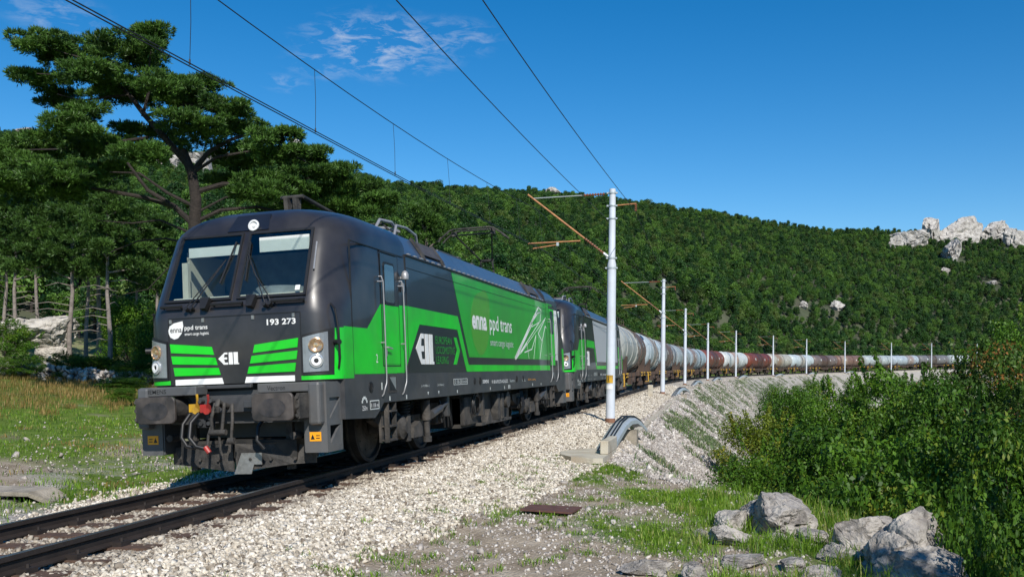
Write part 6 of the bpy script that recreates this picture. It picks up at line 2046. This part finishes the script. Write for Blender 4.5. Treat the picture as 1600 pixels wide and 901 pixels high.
# ---- the hillside wood: a few tree shapes, the nearest 290 as objects, the rest instanced
def hill_tree_mesh(k):
    r = np.random.default_rng(100 + k)
    nC = 13
    H = 5.2
    c = []; rd = []
    for i in range(nC):
        a = r.uniform(0, 2 * math.pi); q = r.uniform(.2, 1.5)
        zz = r.uniform(1.6, 4.2)
        q *= (1 - max(0, (zz - 2.8) / 2.6) ** 1.5)
        c.append((q * math.cos(a), q * math.sin(a), zz)); rd.append(r.uniform(.62, 1.05))
    c.append((0, 0, 3.9)); rd.append(.95); c.append((0, 0, 2.2)); rd.append(1.5)
    if k in (2, 5): c = [(q_[0] * .7, q_[1] * .7, q_[2] * 1.25 - .3) for q_ in c]; rd = [q_ * .85 for q_ in rd]
    V, Fq, rn = leaf_cloud(c, rd, 1700, .17, 200 + k, (1, 1, .85))
    # trunk as quads
    tv = []; tf = []
    for i, (z, rr) in enumerate(((-1.2, .17), (1.2, .13), (3.2, .05))):
        for q in range(5):
            a = 2 * math.pi * q / 5; tv.append((rr * math.cos(a), rr * math.sin(a), z))
    for i in range(2):
        for q in range(5): tf.append((i * 5 + q, i * 5 + (q + 1) % 5, (i + 1) * 5 + (q + 1) % 5, (i + 1) * 5 + q))
    tf = np.array(tf) + len(V)
    V = np.vstack([V, tv]); rn = np.r_[rn, np.zeros(15)]
    nl = len(Fq)
    Fq = np.vstack([Fq, tf])
    o = fast_mesh('broadleaf_tree', V, Fq, [('hill_leaf', 'hill_leaf', 'hill_dark', 'hill_leaf', 'hill_olive', 'hill_dark')[k], 'bark'], rnd_attr=rn)
    mi = np.zeros(len(Fq), dtype=np.int32); mi[nl:] = 1
    o.data.polygons.foreach_set('material_index', mi)
    return o
protos = [hill_tree_mesh(k) for k in range(6)]
# positions by view-ray density: jittered grid in (azimuth, depth)
pts = []
b = 52.0
while b < 705:
    step = 2.75 if b < 300 else 3.1
    a0, a1 = -.66 * b, .64 * b
    n = int((a1 - a0) / step)
    a = a0 + (np.arange(n) + RNG.uniform(-.45, .45, n)) * step
    bb = b + RNG.uniform(-.5, .5, n) * step
    pts.append(np.stack([a, bb], 1)); b += step * .92
pts = np.vstack(pts)
x = CAM[0] + RT[0] * pts[:, 0] + FW[0] * pts[:, 1]; y = CAM[1] + RT[1] * pts[:, 0] + FW[1] * pts[:, 1]
z, s, e, t = ground(x, y)
px = 800 + F * pts[:, 0] / pts[:, 1]
row = HY - (z - CAM[2]) / pts[:, 1] * F
keep = (e < -9) & (t > -.05) & (t < 1.12) & ((pts[:, 1] > 67) | (px > 330))
# the plateau left of the line, behind the field, is wood as well
plat = (e < -11) & (pts[:, 1] > np.interp(px, [-900, 0, 250, 700, 1000, 1200, 1600], [68, 68, 68, 64, 90, 150, 220])) & (t <= 0)
keep = keep | plat
for (opx, opy, od, rx, rz) in OUT:
    hit_ = (np.abs(px - opx) < rx * .85) & (pts[:, 1] < od + 5) & (pts[:, 1] > od - 13)
    keep &= ~hit_
keep &= ~((e > -9))
x, y, z, bq = x[keep], y[keep], z[keep], pts[keep, 1]
pxk = px[keep]
sc = (.46 + .62 * RNG.random(len(x)) ** 1.4) * (1 + .2 * nz2(x, y, .04, 61)) * np.where(RNG.random(len(x)) > .95, 1.3, 1)
thin = nz2(x, y, .021, 62) * .6 + nz2(x, y, .07, 63) * .4
rot = RNG.uniform(0, 6.283, len(x)); idx = RNG.integers(0, 6, len(x))
print('hill trees', len(x))
order = np.argsort(bq + np.where((pxk < -20) | (pxk > 1620), 1e5, 0) + np.where((pxk < 620) & (bq < 90), -0, 0))
near = order[:290]; far = order[290:]
for n_, i in enumerate(near):
    k = int(idx[i])
    if n_ < 6:
        o = protos[n_]
    else:
        o = protos[k].copy(); COL.objects.link(o)
    o.location = (x[i], y[i], z[i]); o.rotation_euler = (0, 0, rot[i]); o.scale = (sc[i],) * 3
    tag(o, 'green broadleaf tree in the nearer part of the hillside wood behind the train', 'tree', 'broadleaf trees of the near hillside wood')
def instancer(name, P_, sc_, rot_, idx_, sources):
    me = bpy.data.meshes.new(name)
    me.vertices.add(len(P_)); me.vertices.foreach_set('co', P_.astype(np.float32).ravel())
    for nm, ty, dat in (('sc', 'FLOAT', sc_.astype(np.float32)), ('rz', 'FLOAT', rot_.astype(np.float32)), ('kind_id', 'INT', idx_.astype(np.int32))):
        a = me.attributes.new(nm, ty, 'POINT'); a.data.foreach_set('value', dat)
    o = bpy.data.objects.new(name, me); COL.objects.link(o)
    ng = bpy.data.node_groups.new(name, 'GeometryNodeTree')
    ng.interface.new_socket('Geometry', in_out='INPUT', socket_type='NodeSocketGeometry')
    ng.interface.new_socket('Geometry', in_out='OUTPUT', socket_type='NodeSocketGeometry')
    nn, ll = ng.nodes.new, ng.links.new
    gi, go = nn('NodeGroupInput'), nn('NodeGroupOutput')
    jn = nn('GeometryNodeJoinGeometry')
    for src in reversed(sources):
        oi = nn('GeometryNodeObjectInfo'); oi.inputs['Object'].default_value = src; oi.inputs['As Instance'].default_value = True; oi.transform_space = 'ORIGINAL'
        ll(oi.outputs['Geometry'], jn.inputs[0])
    ip = nn('GeometryNodeInstanceOnPoints'); ip.inputs['Pick Instance'].default_value = True
    def na(nm, ty):
        a = nn('GeometryNodeInputNamedAttribute'); a.data_type = ty; a.inputs['Name'].default_value = nm; return a.outputs[0]
    cx = nn('ShaderNodeCombineXYZ'); ll(na('rz', 'FLOAT'), cx.inputs[2])
    er = nn('FunctionNodeEulerToRotation'); ll(cx.outputs[0], er.inputs[0])
    ll(gi.outputs[0], ip.inputs['Points']); ll(jn.outputs[0], ip.inputs['Instance']); ll(na('kind_id', 'INT'), ip.inputs['Instance Index'])
    ll(er.outputs[0], ip.inputs['Rotation']); ll(na('sc', 'FLOAT'), ip.inputs['Scale'])
    ll(ip.outputs[0], go.inputs[0])
    md = o.modifiers.new('scatter', 'NODES'); md.node_group = ng
    return o
o = instancer('hillside_wood', np.stack([x[far], y[far], z[far]], 1), sc[far], rot[far], idx[far], protos)
tag(o, 'dense green wood covering the whole hillside up to the skyline', 'wood', kind='stuff')

# ---- pines
def needle_tufts(centers, radii, n, seed, L_=.17, blades=9, up=.55):
    """tufts of needles on the outside of flattened pads"""
    r = np.random.default_rng(seed)
    C = np.asarray(centers, float); Rd = np.asarray(radii, float)
    w = (Rd[:, 0] * Rd[:, 1]); w = w / w.sum()
    j = r.choice(len(C), n, p=w)
    d = r.normal(size=(n, 3)); d /= np.linalg.norm(d, axis=1)[:, None]
    d[:, 2] = np.where(r.random(n) < .72, np.abs(d[:, 2]), d[:, 2])
    rad = .45 + .6 * r.random(n) ** .55
    p = C[j] + d * rad[:, None] * Rd[j]
    ax = d * np.array([.9, .9, .5]) + np.array([0, 0, up]) + r.normal(size=(n, 3)) * .25
    ax /= np.linalg.norm(ax, axis=1)[:, None]
    n2 = n * blades
    P0 = np.repeat(p, blades, 0); A = np.repeat(ax, blades, 0)
    q = A + r.normal(size=(n2, 3)) * .55; q /= np.linalg.norm(q, axis=1)[:, None]
    ln = L_ * r.uniform(.7, 1.25, n2)[:, None]
    sd_ = np.cross(q, r.normal(size=(n2, 3))); sd_ /= np.linalg.norm(sd_, axis=1)[:, None]
    wd = L_ * .085
    V = np.stack([P0 - sd_ * wd * .7, P0 + q * ln * .55 - sd_ * wd, P0 + q * ln, P0 + q * ln * .55 + sd_ * wd], 1).reshape(-1, 3)
    rn = np.repeat(np.clip(.5 * np.repeat(r.random(n), blades) + .25 * r.random(n2) + .25 * np.repeat(r.random(len(C))[j], blades), 0, 1), 4)
    return V, np.arange(n2 * 4).reshape(-1, 4), rn
PT = 33.0
pine = thing('black_pine', 'big spreading black pine with layered dark crown, behind the front of the locomotive', 'pine tree')
base = W3(306, 600, PT); bx_, by_ = base[0], base[1]; bz_ = gz1(bx_, by_)
PADS = [(70, 72, 48, 20, 0), (125, 88, 58, 20, .8), (200, 72, 55, 20, -.5), (238, 62, 22, 18, .5), (58, 125, 42, 15, .3), (150, 118, 60, 18, -.6), (228, 105, 42, 18, .6), (90, 152, 32, 13, 1), (185, 145, 55, 22, .4),
        (262, 138, 50, 18, -.8), (322, 138, 36, 14, .2), (285, 165, 60, 18, .8), (350, 172, 40, 16, -.4), (130, 175, 36, 12, -1), (50, 228, 66, 22, 1.2), (112, 205, 70, 20, -1), (155, 232, 62, 24, .5), (232, 218, 62, 24, 1.5),
        (302, 200, 60, 24, -.6), (372, 205, 50, 22, .5), (432, 228, 48, 22, -1), (478, 250, 45, 20, .6), (522, 272, 42, 18, -.4), (565, 298, 42, 18, .5), (588, 322, 30, 16, 0), (20, 262, 50, 20, .3), (92, 272, 62, 20, -.8), (160, 272, 52, 17, 1),
        (385, 250, 55, 24, 1.2), (442, 285, 52, 24, -.4), (502, 312, 50, 20, .8), (402, 300, 46, 20, -1.2), (120, 302, 52, 15, .2), (50, 300, 60, 18, 1.2), (225, 245, 40, 14, -1.6), (540, 330, 45, 14, .2), (-30, 240, 50, 22, .4), (-10, 290, 45, 18, -.6), (350, 285, 40, 15, 1.6), (455, 325, 60, 12, 1.2)]
C, Rr_ = [], []
rp = random.Random(5)
for (px_, py_, w_, h_, dd) in PADS:
    c = W3(px_, py_, PT + dd * 1.6)
    k = (PT + dd) / F
    nl_ = int(5 + w_ * h_ / 75)
    for q in range(nl_):   # irregular lobes that make up each bough's foliage
        a = rp.uniform(0, 6.28); rr_ = math.sqrt(rp.random()) * .92
        hz = (rp.uniform(-.45, .85) - .45 * rr_ * rr_) * h_ * k
        C.append(c + np.array([math.cos(a) * w_ * k * rr_, math.sin(a) * w_ * k * rr_ * .9, hz]))
        q2 = rp.uniform(.20, .46) * (1.15 - .35 * rr_); Rr_.append((q2 * 1.25, q2 * 1.25, q2 * .46))
V, Fq, rn = needle_tufts(C, Rr_, 38000, 41, L_=.19, blades=9, up=.8)
fast_mesh('crown', V, Fq, 'needles', parent=pine, rnd_attr=rn)
tk = MB()
def PW(px_, py_, d=0): return W3(px_, py_, PT + d)
tk.tube([(bx_, by_, bz_ - .4), PW(306, 520), PW(307, 440), PW(304, 360), PW(306, 310), PW(300, 270), PW(285, 235)], .30, n=12, r1=.15)
tk.build('trunk', 'bark', pine, smooth=50)
LIMBS = [([(296, 262), (255, 215), (225, 180), (200, 150), (165, 115), (140, 95)], .13), ([(225, 180), (235, 140), (232, 110), (235, 75)], .06), ([(300, 270), (330, 235), (360, 215), (400, 205)], .11), ([(306, 300), (350, 285), (400, 290), (450, 290), (500, 310)], .10),
         ([(304, 345), (345, 330), (400, 325), (455, 335), (520, 335)], .08), ([(304, 350), (270, 320), (230, 295), (200, 255)], .12), ([(268, 320), (220, 310), (160, 295), (110, 290), (60, 290)], .09), ([(300, 380), (260, 372), (215, 378), (175, 392)], .05),
         ([(303, 365), (250, 345), (205, 350), (150, 345)], .05), ([(200, 150), (130, 160), (90, 150)], .05), ([(165, 115), (100, 120), (60, 118)], .04), ([(140, 95), (100, 85), (65, 72)], .035), ([(300, 270), (340, 245), (430, 230), (480, 250)], .07), ([(232, 215), (150, 225), (90, 232), (30, 235)], .06),
         ([(450, 290), (500, 275), (560, 300)], .05), ([(306, 320), (262, 300), (220, 270), (170, 270)], .07), ([(225, 180), (290, 165), (340, 170)], .05), ([(308, 400), (260, 420), (230, 450), (190, 462)], .03), ([(306, 330), (350, 310), (370, 300)], .05), ([(303, 350), (365, 350), (420, 352)], .035)]
for pts_, r_ in LIMBS:
    q = MB(); dd = rp.uniform(-.5, .5)
    P_ = [PW(a + rp.uniform(-3, 3), b_ + rp.uniform(-3, 3), dd * i * .5) for i, (a, b_) in enumerate(pts_)]
    q.tube(P_, r_, n=7, r1=r_ * .35); q.build('limb', 'bark', pine, smooth=50)

def make_pine(label, H, crown_frac, W_, seed, group, matn='needles_dark', bare=True, NL=.30, NT=2600):
    r = random.Random(seed)
    root = thing('pine_tree', label, 'pine tree', group=group)
    t = MB(); lean = r.uniform(-.25, .25)
    t.tube([(0, 0, -.5), (lean * .3 + .08, 0, H * .2), (lean * .5 - .05, .05, H * .42), (lean * .7, .1, H * .6), (lean, 0, H * .95)], .125, n=8, r1=.04); t.build('trunk', 'palebark', root, smooth=50)
    C, Rr_ = [], []
    z0 = H * (1 - crown_frac)
    for k in range(17):
        f = (k + .5) / 17; z = z0 + (H - z0) * f; a = k * 2.4 + r.uniform(-.4, .4)
        ww = W_ * (1 - .75 * f ** 1.6) * r.uniform(.55, 1)
        cx__, cy__ = math.cos(a) * ww * .62, math.sin(a) * ww * .62
        for q_ in range(6):
            C.append((cx__ * r.uniform(.3, 1.5) + lean * f + r.uniform(-.35, .35), cy__ * r.uniform(.3, 1.5) + r.uniform(-.35, .35), z + r.uniform(-.2, .25))); w2 = r.uniform(.22, .5); Rr_.append((w2, w2, w2 * .55))
        b_ = MB(); b_.tube([(lean * z / H, 0, z - .35), (cx__ * .6, cy__ * .6, z - .15), (cx__, cy__, z)], .045, n=5, r1=.015); b_.build('branch', 'palebark', root)
    V, Fq, rn = needle_tufts(C, Rr_, NT, seed, L_=NL, blades=7)
    fast_mesh('crown', V, Fq, matn, parent=root, rnd_attr=rn)
    if bare:
        for k in range(9):
            z = z0 * (.35 + .6 * k / 9); a = r.uniform(0, 6.28); ln = r.uniform(.7, 1.9)
            b_ = MB(); b_.tube([(0, 0, z), (math.cos(a) * ln * .5, math.sin(a) * ln * .5, z + .12), (math.cos(a) * ln, math.sin(a) * ln, z - .05)], .028, n=4, r1=.008); b_.build('dead_branch', 'palebark', root)
    return root
PINES = [(22, 498, 56, 'pine with a slim pale trunk, farthest left of the row behind the field'), (60, 505, 52, 'pine just right of the leftmost one, standing over the pale outcrop'), (110, 525, 50, 'tall pine with a straight trunk in the middle of the row'),
         (135, 520, 58, 'thin pine between two stouter trunks'), (172, 530, 47, 'stoutest pale-trunked pine of the row, with dead side branches'), (155, 515, 62, 'slender pine standing behind the stoutest one'), (8, 515, 62, 'slender pine at the very left edge'), (212, 540, 52, 'pine at the right end of the row, next to the big black pine'),
         (248, 540, 60, 'pine half hidden by the left side of the locomotive')]
pa = make_pine('x', 9.2, .50, 2.4, 61, 'row of pines behind the grass field', NL=.22, NT=4200); pb = make_pine('x', 9.6, .46, 2.1, 67, 'row of pines behind the grass field', NL=.22, NT=4200); pc = make_pine('x', 8.4, .48, 2.2, 71, 'row of pines behind the grass field', NL=.22, NT=4200)
usedp = set()
for i, (px_, py_, dep, lab) in enumerate(PINES):
    src = (pa, pb, pc)[i % 3]
    o = src if i < 3 else copy_tree(src)
    p = W3(px_, py_, dep); z = gz1(p[0], p[1])
    o.location = (p[0], p[1], z); o.rotation_euler = (0, 0, i * 1.7); k = 1 + .08 * ((i * 7) % 3 - 1)
    top_row = [290, 300, 285, 300, 270, 290, 300, 330, 340][i]
    Ht = W3(px_, top_row, dep)[2] - z
    k = Ht / [9.2, 9.6, 8.4][i % 3]
    o.scale = (k, k, k); o['label'] = lab
# bright young pine above the locomotive roof
yp = make_pine('bright young pine showing just above the locomotive roof', 6.0, .75, 2.0, 83, None, 'needles', False, .13, 8000)
if 'group' in yp: del yp['group']
p = W3(665, 470, 46); z = gz1(p[0], p[1]); yp.location = (p[0], p[1], z); k = (W3(665, 326, 46)[2] - z) / 6.0; yp.scale = (k, k, k)

# ---- shrubs and broadleaf trees near the camera
def shrub_proto(name, label, seed, nl, leafsize, matn, group, H=5.0, spread=2.2, nclump=24, shoots=12):
    r = random.Random(seed)
    root = thing(name, label, 'tree', group=group)
    C, Rr_ = [], []
    t = MB(); t.tube([(0, 0, -.6), (.1, 0, H * .25), (0, .1, H * .5)], .15, n=8, r1=.08); t.build('trunk', 'bushbark', root, smooth=50)
    lb = MB()
    for k in range(nclump):
        a = k * 2.4; f = (k + .5) / nclump
        z = H * (.22 + .72 * f); ww = spread * math.sqrt(max(.05, 1 - (max(0, f - .25) / .8) ** 2)) * r.uniform(.25, 1.0)
        c = (math.cos(a) * ww, math.sin(a) * ww, z + r.uniform(-.2, .2)); C.append(c)
        q = r.uniform(.42, .95); Rr_.append((q, q, q * .70))
        if k % 3 == 0: lb.tube([(0, 0, z * .45), (c[0] * .5, c[1] * .5, z * .8), c], .035, n=5, r1=.01)
    for k in range(shoots):   # upright shoots that break the outline
        a = r.uniform(0, 6.28); f = r.uniform(.3, 1); ww = spread * r.uniform(.3, 1.05) * math.sqrt(max(.08, 1 - (max(0, f - .25) / .8) ** 2)); z = H * (.25 + .72 * f)
        d = Vector((math.cos(a) * .5, math.sin(a) * .5, 1)).normalized() * r.uniform(.3, .8)
        p0 = Vector((math.cos(a) * ww, math.sin(a) * ww, z)); lb.tube([p0, p0 + d * 1.1], .010, n=4, r1=.004)
        for q in range(5):
            c = p0 + d * (.3 + q * .22); C.append(tuple(c)); Rr_.append((.11, .11, .13))
    lb.build('branches', 'bushbark', root)
    V, Fq, rn = leaf_cloud(C, np.array(Rr_), nl, leafsize, seed, inner=.35)
    fast_mesh('crown', V, Fq, matn, parent=root, rnd_attr=rn)
    return root
G1 = 'broadleaf trees growing up from below the embankment'
protoS = {
    'a': shrub_proto('broadleaf_tree', 'x', 301, 17000, .058, 'bush_leaf', G1), 'b': shrub_proto('broadleaf_tree', 'x', 302, 17000, .062, 'bush_leaf', G1, spread=2.5), 'c': shrub_proto('broadleaf_tree', 'x', 303, 20000, .050, 'bush_leaf', G1, spread=2.0),
    'A': shrub_proto('broadleaf_tree', 'x', 311, 15000, .066, 'bush_leaf', G1), 'B': shrub_proto('broadleaf_tree', 'x', 312, 15000, .070, 'bush_leaf', G1, spread=2.5), 'C': shrub_proto('broadleaf_tree', 'x', 313, 17000, .058, 'bush_leaf', G1, spread=2.0),
    'y': shrub_proto('broadleaf_tree', 'x', 304, 17000, .055, 'yellow_leaf', G1), 'o': shrub_proto('broadleaf_tree', 'x', 305, 16000, .060, 'orange_leaf', G1, spread=2.1)}
useS = set()
BUSH = [  # kind, px of crown, top row, depth, width px, label
    ('y', 1185, 640, 31, 150, 'yellowing tree at the left edge of the thicket, below the slope'),
    ('a', 1245, 608, 34, 140, 'green tree behind the yellowing one, reaching the kerb line'),
    ('c', 1300, 600, 26, 140, 'fine-leaved tree in front of the eighth mast'),
    ('b', 1390, 572, 25, 170, 'tall leafy tree whose top hides part of the tail wagons'),
    ('A', 1450, 590, 20, 190, 'large-leaved green tree in the middle of the thicket'),
    ('o', 1545, 545, 22, 200, 'tree with orange-tinted leaves at the right edge, below the skyline'),
    ('b', 1590, 495, 30, 150, 'tallest tree at the right edge, rising above the train tail'),
    ('o', 1480, 578, 30, 130, 'tree with a few orange leaves under the tail of the train'),
    ('c', 1190, 690, 24, 170, 'dark green tree overhanging the foot of the slope'),
    ('A', 1290, 665, 19, 230, 'broad green tree in the thicket above the large boulder'),
    ('B', 1400, 665, 15.5, 260, 'broad large-leaved tree directly behind the blocky boulder'),
    ('C', 1500, 650, 14, 280, 'dense tree right of the large-leaved one'),
    ('A', 1590, 640, 12.5, 260, 'dense dark tree cut by the right edge'),
    ('B', 1330, 730, 13.8, 230, 'shaded tree just behind the large rounded boulder'),
    ('A', 1470, 745, 11.5, 260, 'shaded tree above the largest boulder'),
    ('C', 1580, 770, 10.0, 300, 'shaded tree in the lower right corner'),
    ('A', 1500, 800, 9.3, 190, 'dark leafy shrub right behind the largest boulder'),
    ('C', 1590, 815, 8.2, 230, 'dark shrub filling the very corner right of the largest boulder'),
    ('B', 1215, 755, 17.5, 170, 'low dark shrub left of the large rounded boulder'),
    ('a', 1340, 592, 48, 80, 'small far tree on the lower slope under the ninth mast'),
    ('b', 1265, 592, 62, 60, 'small far tree at the foot of the pale slope'),
    ('c', 1420, 585, 60, 90, 'far tree below the tenth mast'),
    ('a', 1210, 602, 55, 55, 'small round tree low on the pale slope by the sixth mast'),
]
for (kd, px_, top, dep, wpx, lab) in BUSH:
    if kd in useS: o = copy_tree(protoS[kd])
    else: o = protoS[kd]; useS.add(kd)
    c = W3(px_, top, dep)
    wdt = wpx / F * dep / 2
    k = wdt / 2.15
    H_ = 5.0 * .97 * k
    kz = max(k, .8) * 1.1
    zb_ = c[2] - 5.0 * 1.02 * kz
    o.location = (c[0], c[1], zb_); o.rotation_euler = (0, 0, px_ * .37); o.scale = (k, k, kz); o['label'] = lab
    g_ = gz1(c[0], c[1])
    if zb_ > g_ + .3:      # stretch down so that the trunk stands on the ground
        tr_ = [ch for ch in o.children if ch.name.startswith('trunk')][0]
        n_ = tr_.copy(); tr_.data = tr_.data.copy()
        COL.objects.link(n_); bpy.data.objects.remove(n_)
        for v in tr_.data.vertices:
            if v.co.z < 0: v.co.z = (g_ - zb_) / kz - .3
# two trees standing outside the picture, right of the camera, that shade its lower right corner
for (tx, ty, kk, lab) in ((15.2, -8.2, 1.6, 'tree right of the viewpoint, outside the picture, shading the boulders'), (13.6, -11.5, 1.5, 'tree right of the viewpoint, outside the picture, beside the other shading tree')):
    o = copy_tree(protoS['b']); g_ = gz1(tx, ty)
    o.location = (tx, ty, g_ - .1); o.scale = (kk, kk, kk * 1.05 + (-g_) / 5.0 * .35); o['label'] = lab; o['group'] = 'trees beside the viewpoint'
# left-hand bushes
G2 = 'green bushes between the field and the pines'
LB = [('a', 150, 560, 46, 110, 62), ('b', 8, 505, 47, 90, 110), ('c', 235, 560, 44, 100, 80), ('a', 190, 600, 40, 90, 55), ('b', 100, 555, 44, 60, 50), ('c', 330, 520, 42, 120, 120), ('a', 200, 480, 50, 110, 90), ('b', 245, 500, 46, 90, 100), ('a', 190, 628, 34, 60, 36), ('c', 20, 560, 42, 80, 60), ('c', 290, 640, 36, 90, 40)]
LBL = ['round bush in front of the pine trunks at left', 'large bush at the left edge beside the pale outcrop', 'bush behind the left headlight side of the locomotive', 'low bush over the stone wall', 'small bush between outcrop and stone wall', 'bush hidden mostly by the locomotive front', 'taller bush under the pine crowns at left', 'bush close to the big pine trunk', 'small yellow-green bush standing out in the field', 'bush at the left edge just above the stone wall', 'low bush in the grass behind the left buffer']
for i, (kd, px_, top, dep, wpx, hpx) in enumerate(LB):
    o = copy_tree(protoS[kd]); c = W3(px_, top, dep); g_ = gz1(c[0], c[1])
    k = wpx / F * dep / 2 / 2.15; kz = max((c[2] - g_) / 4.6, .12)
    o.location = (c[0], c[1], g_); o.scale = (k, k, kz); o.rotation_euler = (0, 0, i * 1.3); o['label'] = LBL[i]; o['group'] = G2; o['category'] = 'bush'; o.name = 'bush'

# ---- grass, scrub on the slope
def blades(P_, h, w, seed, lean=.45, per=1):
    r = np.random.default_rng(seed); n = len(P_)
    a = r.uniform(0, 6.283, n); d = np.stack([np.cos(a), np.sin(a), np.zeros(n)], 1)
    sd_ = np.stack([-np.sin(a), np.cos(a), np.zeros(n)], 1)
    hh = (np.asarray(h) * r.uniform(.5, 1.3, n))[:, None]; ww = (w * r.uniform(.7, 1.3, n))[:, None]
    up = np.array([0, 0, 1.0]); ln = (lean * r.uniform(.2, 1.4, n))[:, None]
    V = np.stack([P_ - sd_ * ww, P_ + up * hh * .6 + d * hh * ln * .35 - sd_ * ww * .8, P_ + up * hh + d * hh * ln, P_ + up * hh * .6 + d * hh * ln * .35 + sd_ * ww * .8], 1)
    V[:, 0] = P_ - sd_ * ww * .6
    return V.reshape(-1, 3), np.arange(n * 4).reshape(-1, 4), np.repeat(r.random(n), 4)
def tuft_points(x, y, n_per, rad, seed):
    r = np.random.default_rng(seed)
    X_ = np.repeat(x, n_per) + r.normal(size=len(x) * n_per) * rad; Y_ = np.repeat(y, n_per) + r.normal(size=len(x) * n_per) * rad
    return X_, Y_
n = 9000
x = RNG.uniform(1.8, 10.5, n); y = RNG.uniform(-6.5, 10, n)
s, e = to_se(np.stack([x, y], 1)); bal, g, rub = masks(s, e, s * 0 - 1, x, y)
edge = np.interp(s, EDGE_S, EDGE_E)
fine = nz2(x, y, 4.2, 51) * .30 + nz2(x, y, 9.0, 52) * .18
k = (e > 2.9) & (e < edge + 1.5) & (g + fine > .52 + RNG.random(n) * .3) & (bal < .6) & in_view(x, y) & (np.hypot(x - CAM[0], y - CAM[1]) > 4)
x, y = x[k], y[k]
X_, Y_ = tuft_points(x, y, 24, .07, 5)
P_ = np.stack([X_, Y_, gz(X_, Y_) - .01], 1)
hh = (.05 + .11 * smooth(P_[:, 0], 5.0, 7.5)) * RNG.uniform(.5, 1.4, len(P_)) * np.repeat(RNG.uniform(.5, 1.4, len(x)), 24)
V1, F1, r1 = blades(P_, hh, .0055, 6, lean=.55)
o = fast_mesh('grass', V1.reshape(-1, 3), F1, 'grass', rnd_attr=r1); tag(o, 'tufts of fresh green grass among the stones of the foreground', 'grass', kind='stuff')
print('grass tufts', len(x))
n = 260
x = RNG.uniform(1.5, 5.2, n); y = RNG.uniform(-6, 9, n)
X_, Y_ = tuft_points(x, y, 30, .055, 15)
k = in_view(X_, Y_) & (to_se(np.stack([X_, Y_], 1))[1] > 2.3)
P_ = np.stack([X_, Y_, gz(X_, Y_) - .01], 1)[k]
V1, F1, r1 = blades(P_, .075, .006, 16, lean=.9)
o = fast_mesh('weeds', V1, F1, 'grass', rnd_attr=r1); tag(o, 'small separate weeds along the edge of the ballast', 'weeds', kind='stuff')
# left field
n = 15000
s = RNG.uniform(-6, 45, n); e = -RNG.uniform(2.6, 34, n); x, y = se_to_xy(s, e)
bal, g, rub = masks(s, e, s * 0 - 1, x, y)
pf = nz2(x, y, .8, 71) * .35 + nz2(x, y, 2.3, 72) * .3
k = in_view(x, y) & (g + pf > .42 + RNG.random(n) * .35)
x, y, e_ = x[k], y[k], e[k]
X_, Y_ = tuft_points(x, y, 11, .16, 8); E_ = np.repeat(e_, 11)
P_ = np.stack([X_, Y_, gz(X_, Y_) - .01], 1)
V1, F1, r1 = blades(P_, .11, .010, 9)
dry = (E_ + nz2(P_[:, 0], P_[:, 1], .25, 77) * 6 < -15) & (RNG.random(len(E_)) < .75) | (nz2(P_[:, 0], P_[:, 1], .9, 78) > .45)
Fa = F1[~dry]; Fb = F1[dry]
o = fast_mesh('field_grass', V1, Fa, 'grass', rnd_attr=r1); tag(o, 'green grass of the field left of the track', 'grass', kind='stuff')
V2, F2, r2 = blades(P_[dry], np.where(E_[dry] < -13, .26, .12), .012, 10)
o = fast_mesh('dry_grass', V2, F2, 'drygrass', rnd_attr=r2); tag(o, 'taller yellowed grass at the back of the field', 'dry grass', kind='stuff')
# scrub patches on the rubble slope
n = 26000
s = RNG.uniform(6, 230, n); edge = np.interp(s, EDGE_S, EDGE_E); e = edge + .35 + RNG.random(n) * 7
x, y = se_to_xy(s, e)
q = nz2(s + e * .5, e * .8, .42, 31) * .5 + nz2(x, y, 1.1, 32) * .35 + nz2(x, y, 3.1, 33) * .25
band = np.exp(-((e - edge - 2.4) / 1.9) ** 2)
k = (q + band * .40 > .36) & in_view(x, y) & (RNG.random(n) < np.where(s < 90, 1, .6))
s, e, x, y = s[k], e[k], x[k], y[k]
X_, Y_ = tuft_points(x, y, 13, .11, 12)
s2, e2 = to_se(np.stack([X_, Y_], 1))
P_ = np.stack([X_, Y_, emb_z(s2, e2, X_, Y_)], 1)
V1, F1, r1 = blades(P_, .19, .017, 13, lean=.9)
o = fast_mesh('slope_scrub', V1, F1, 'scrub', rnd_attr=r1); tag(o, 'low grey green scrub growing in streaks on the rubble slope', 'scrub', kind='stuff')
print('scrub', len(x))
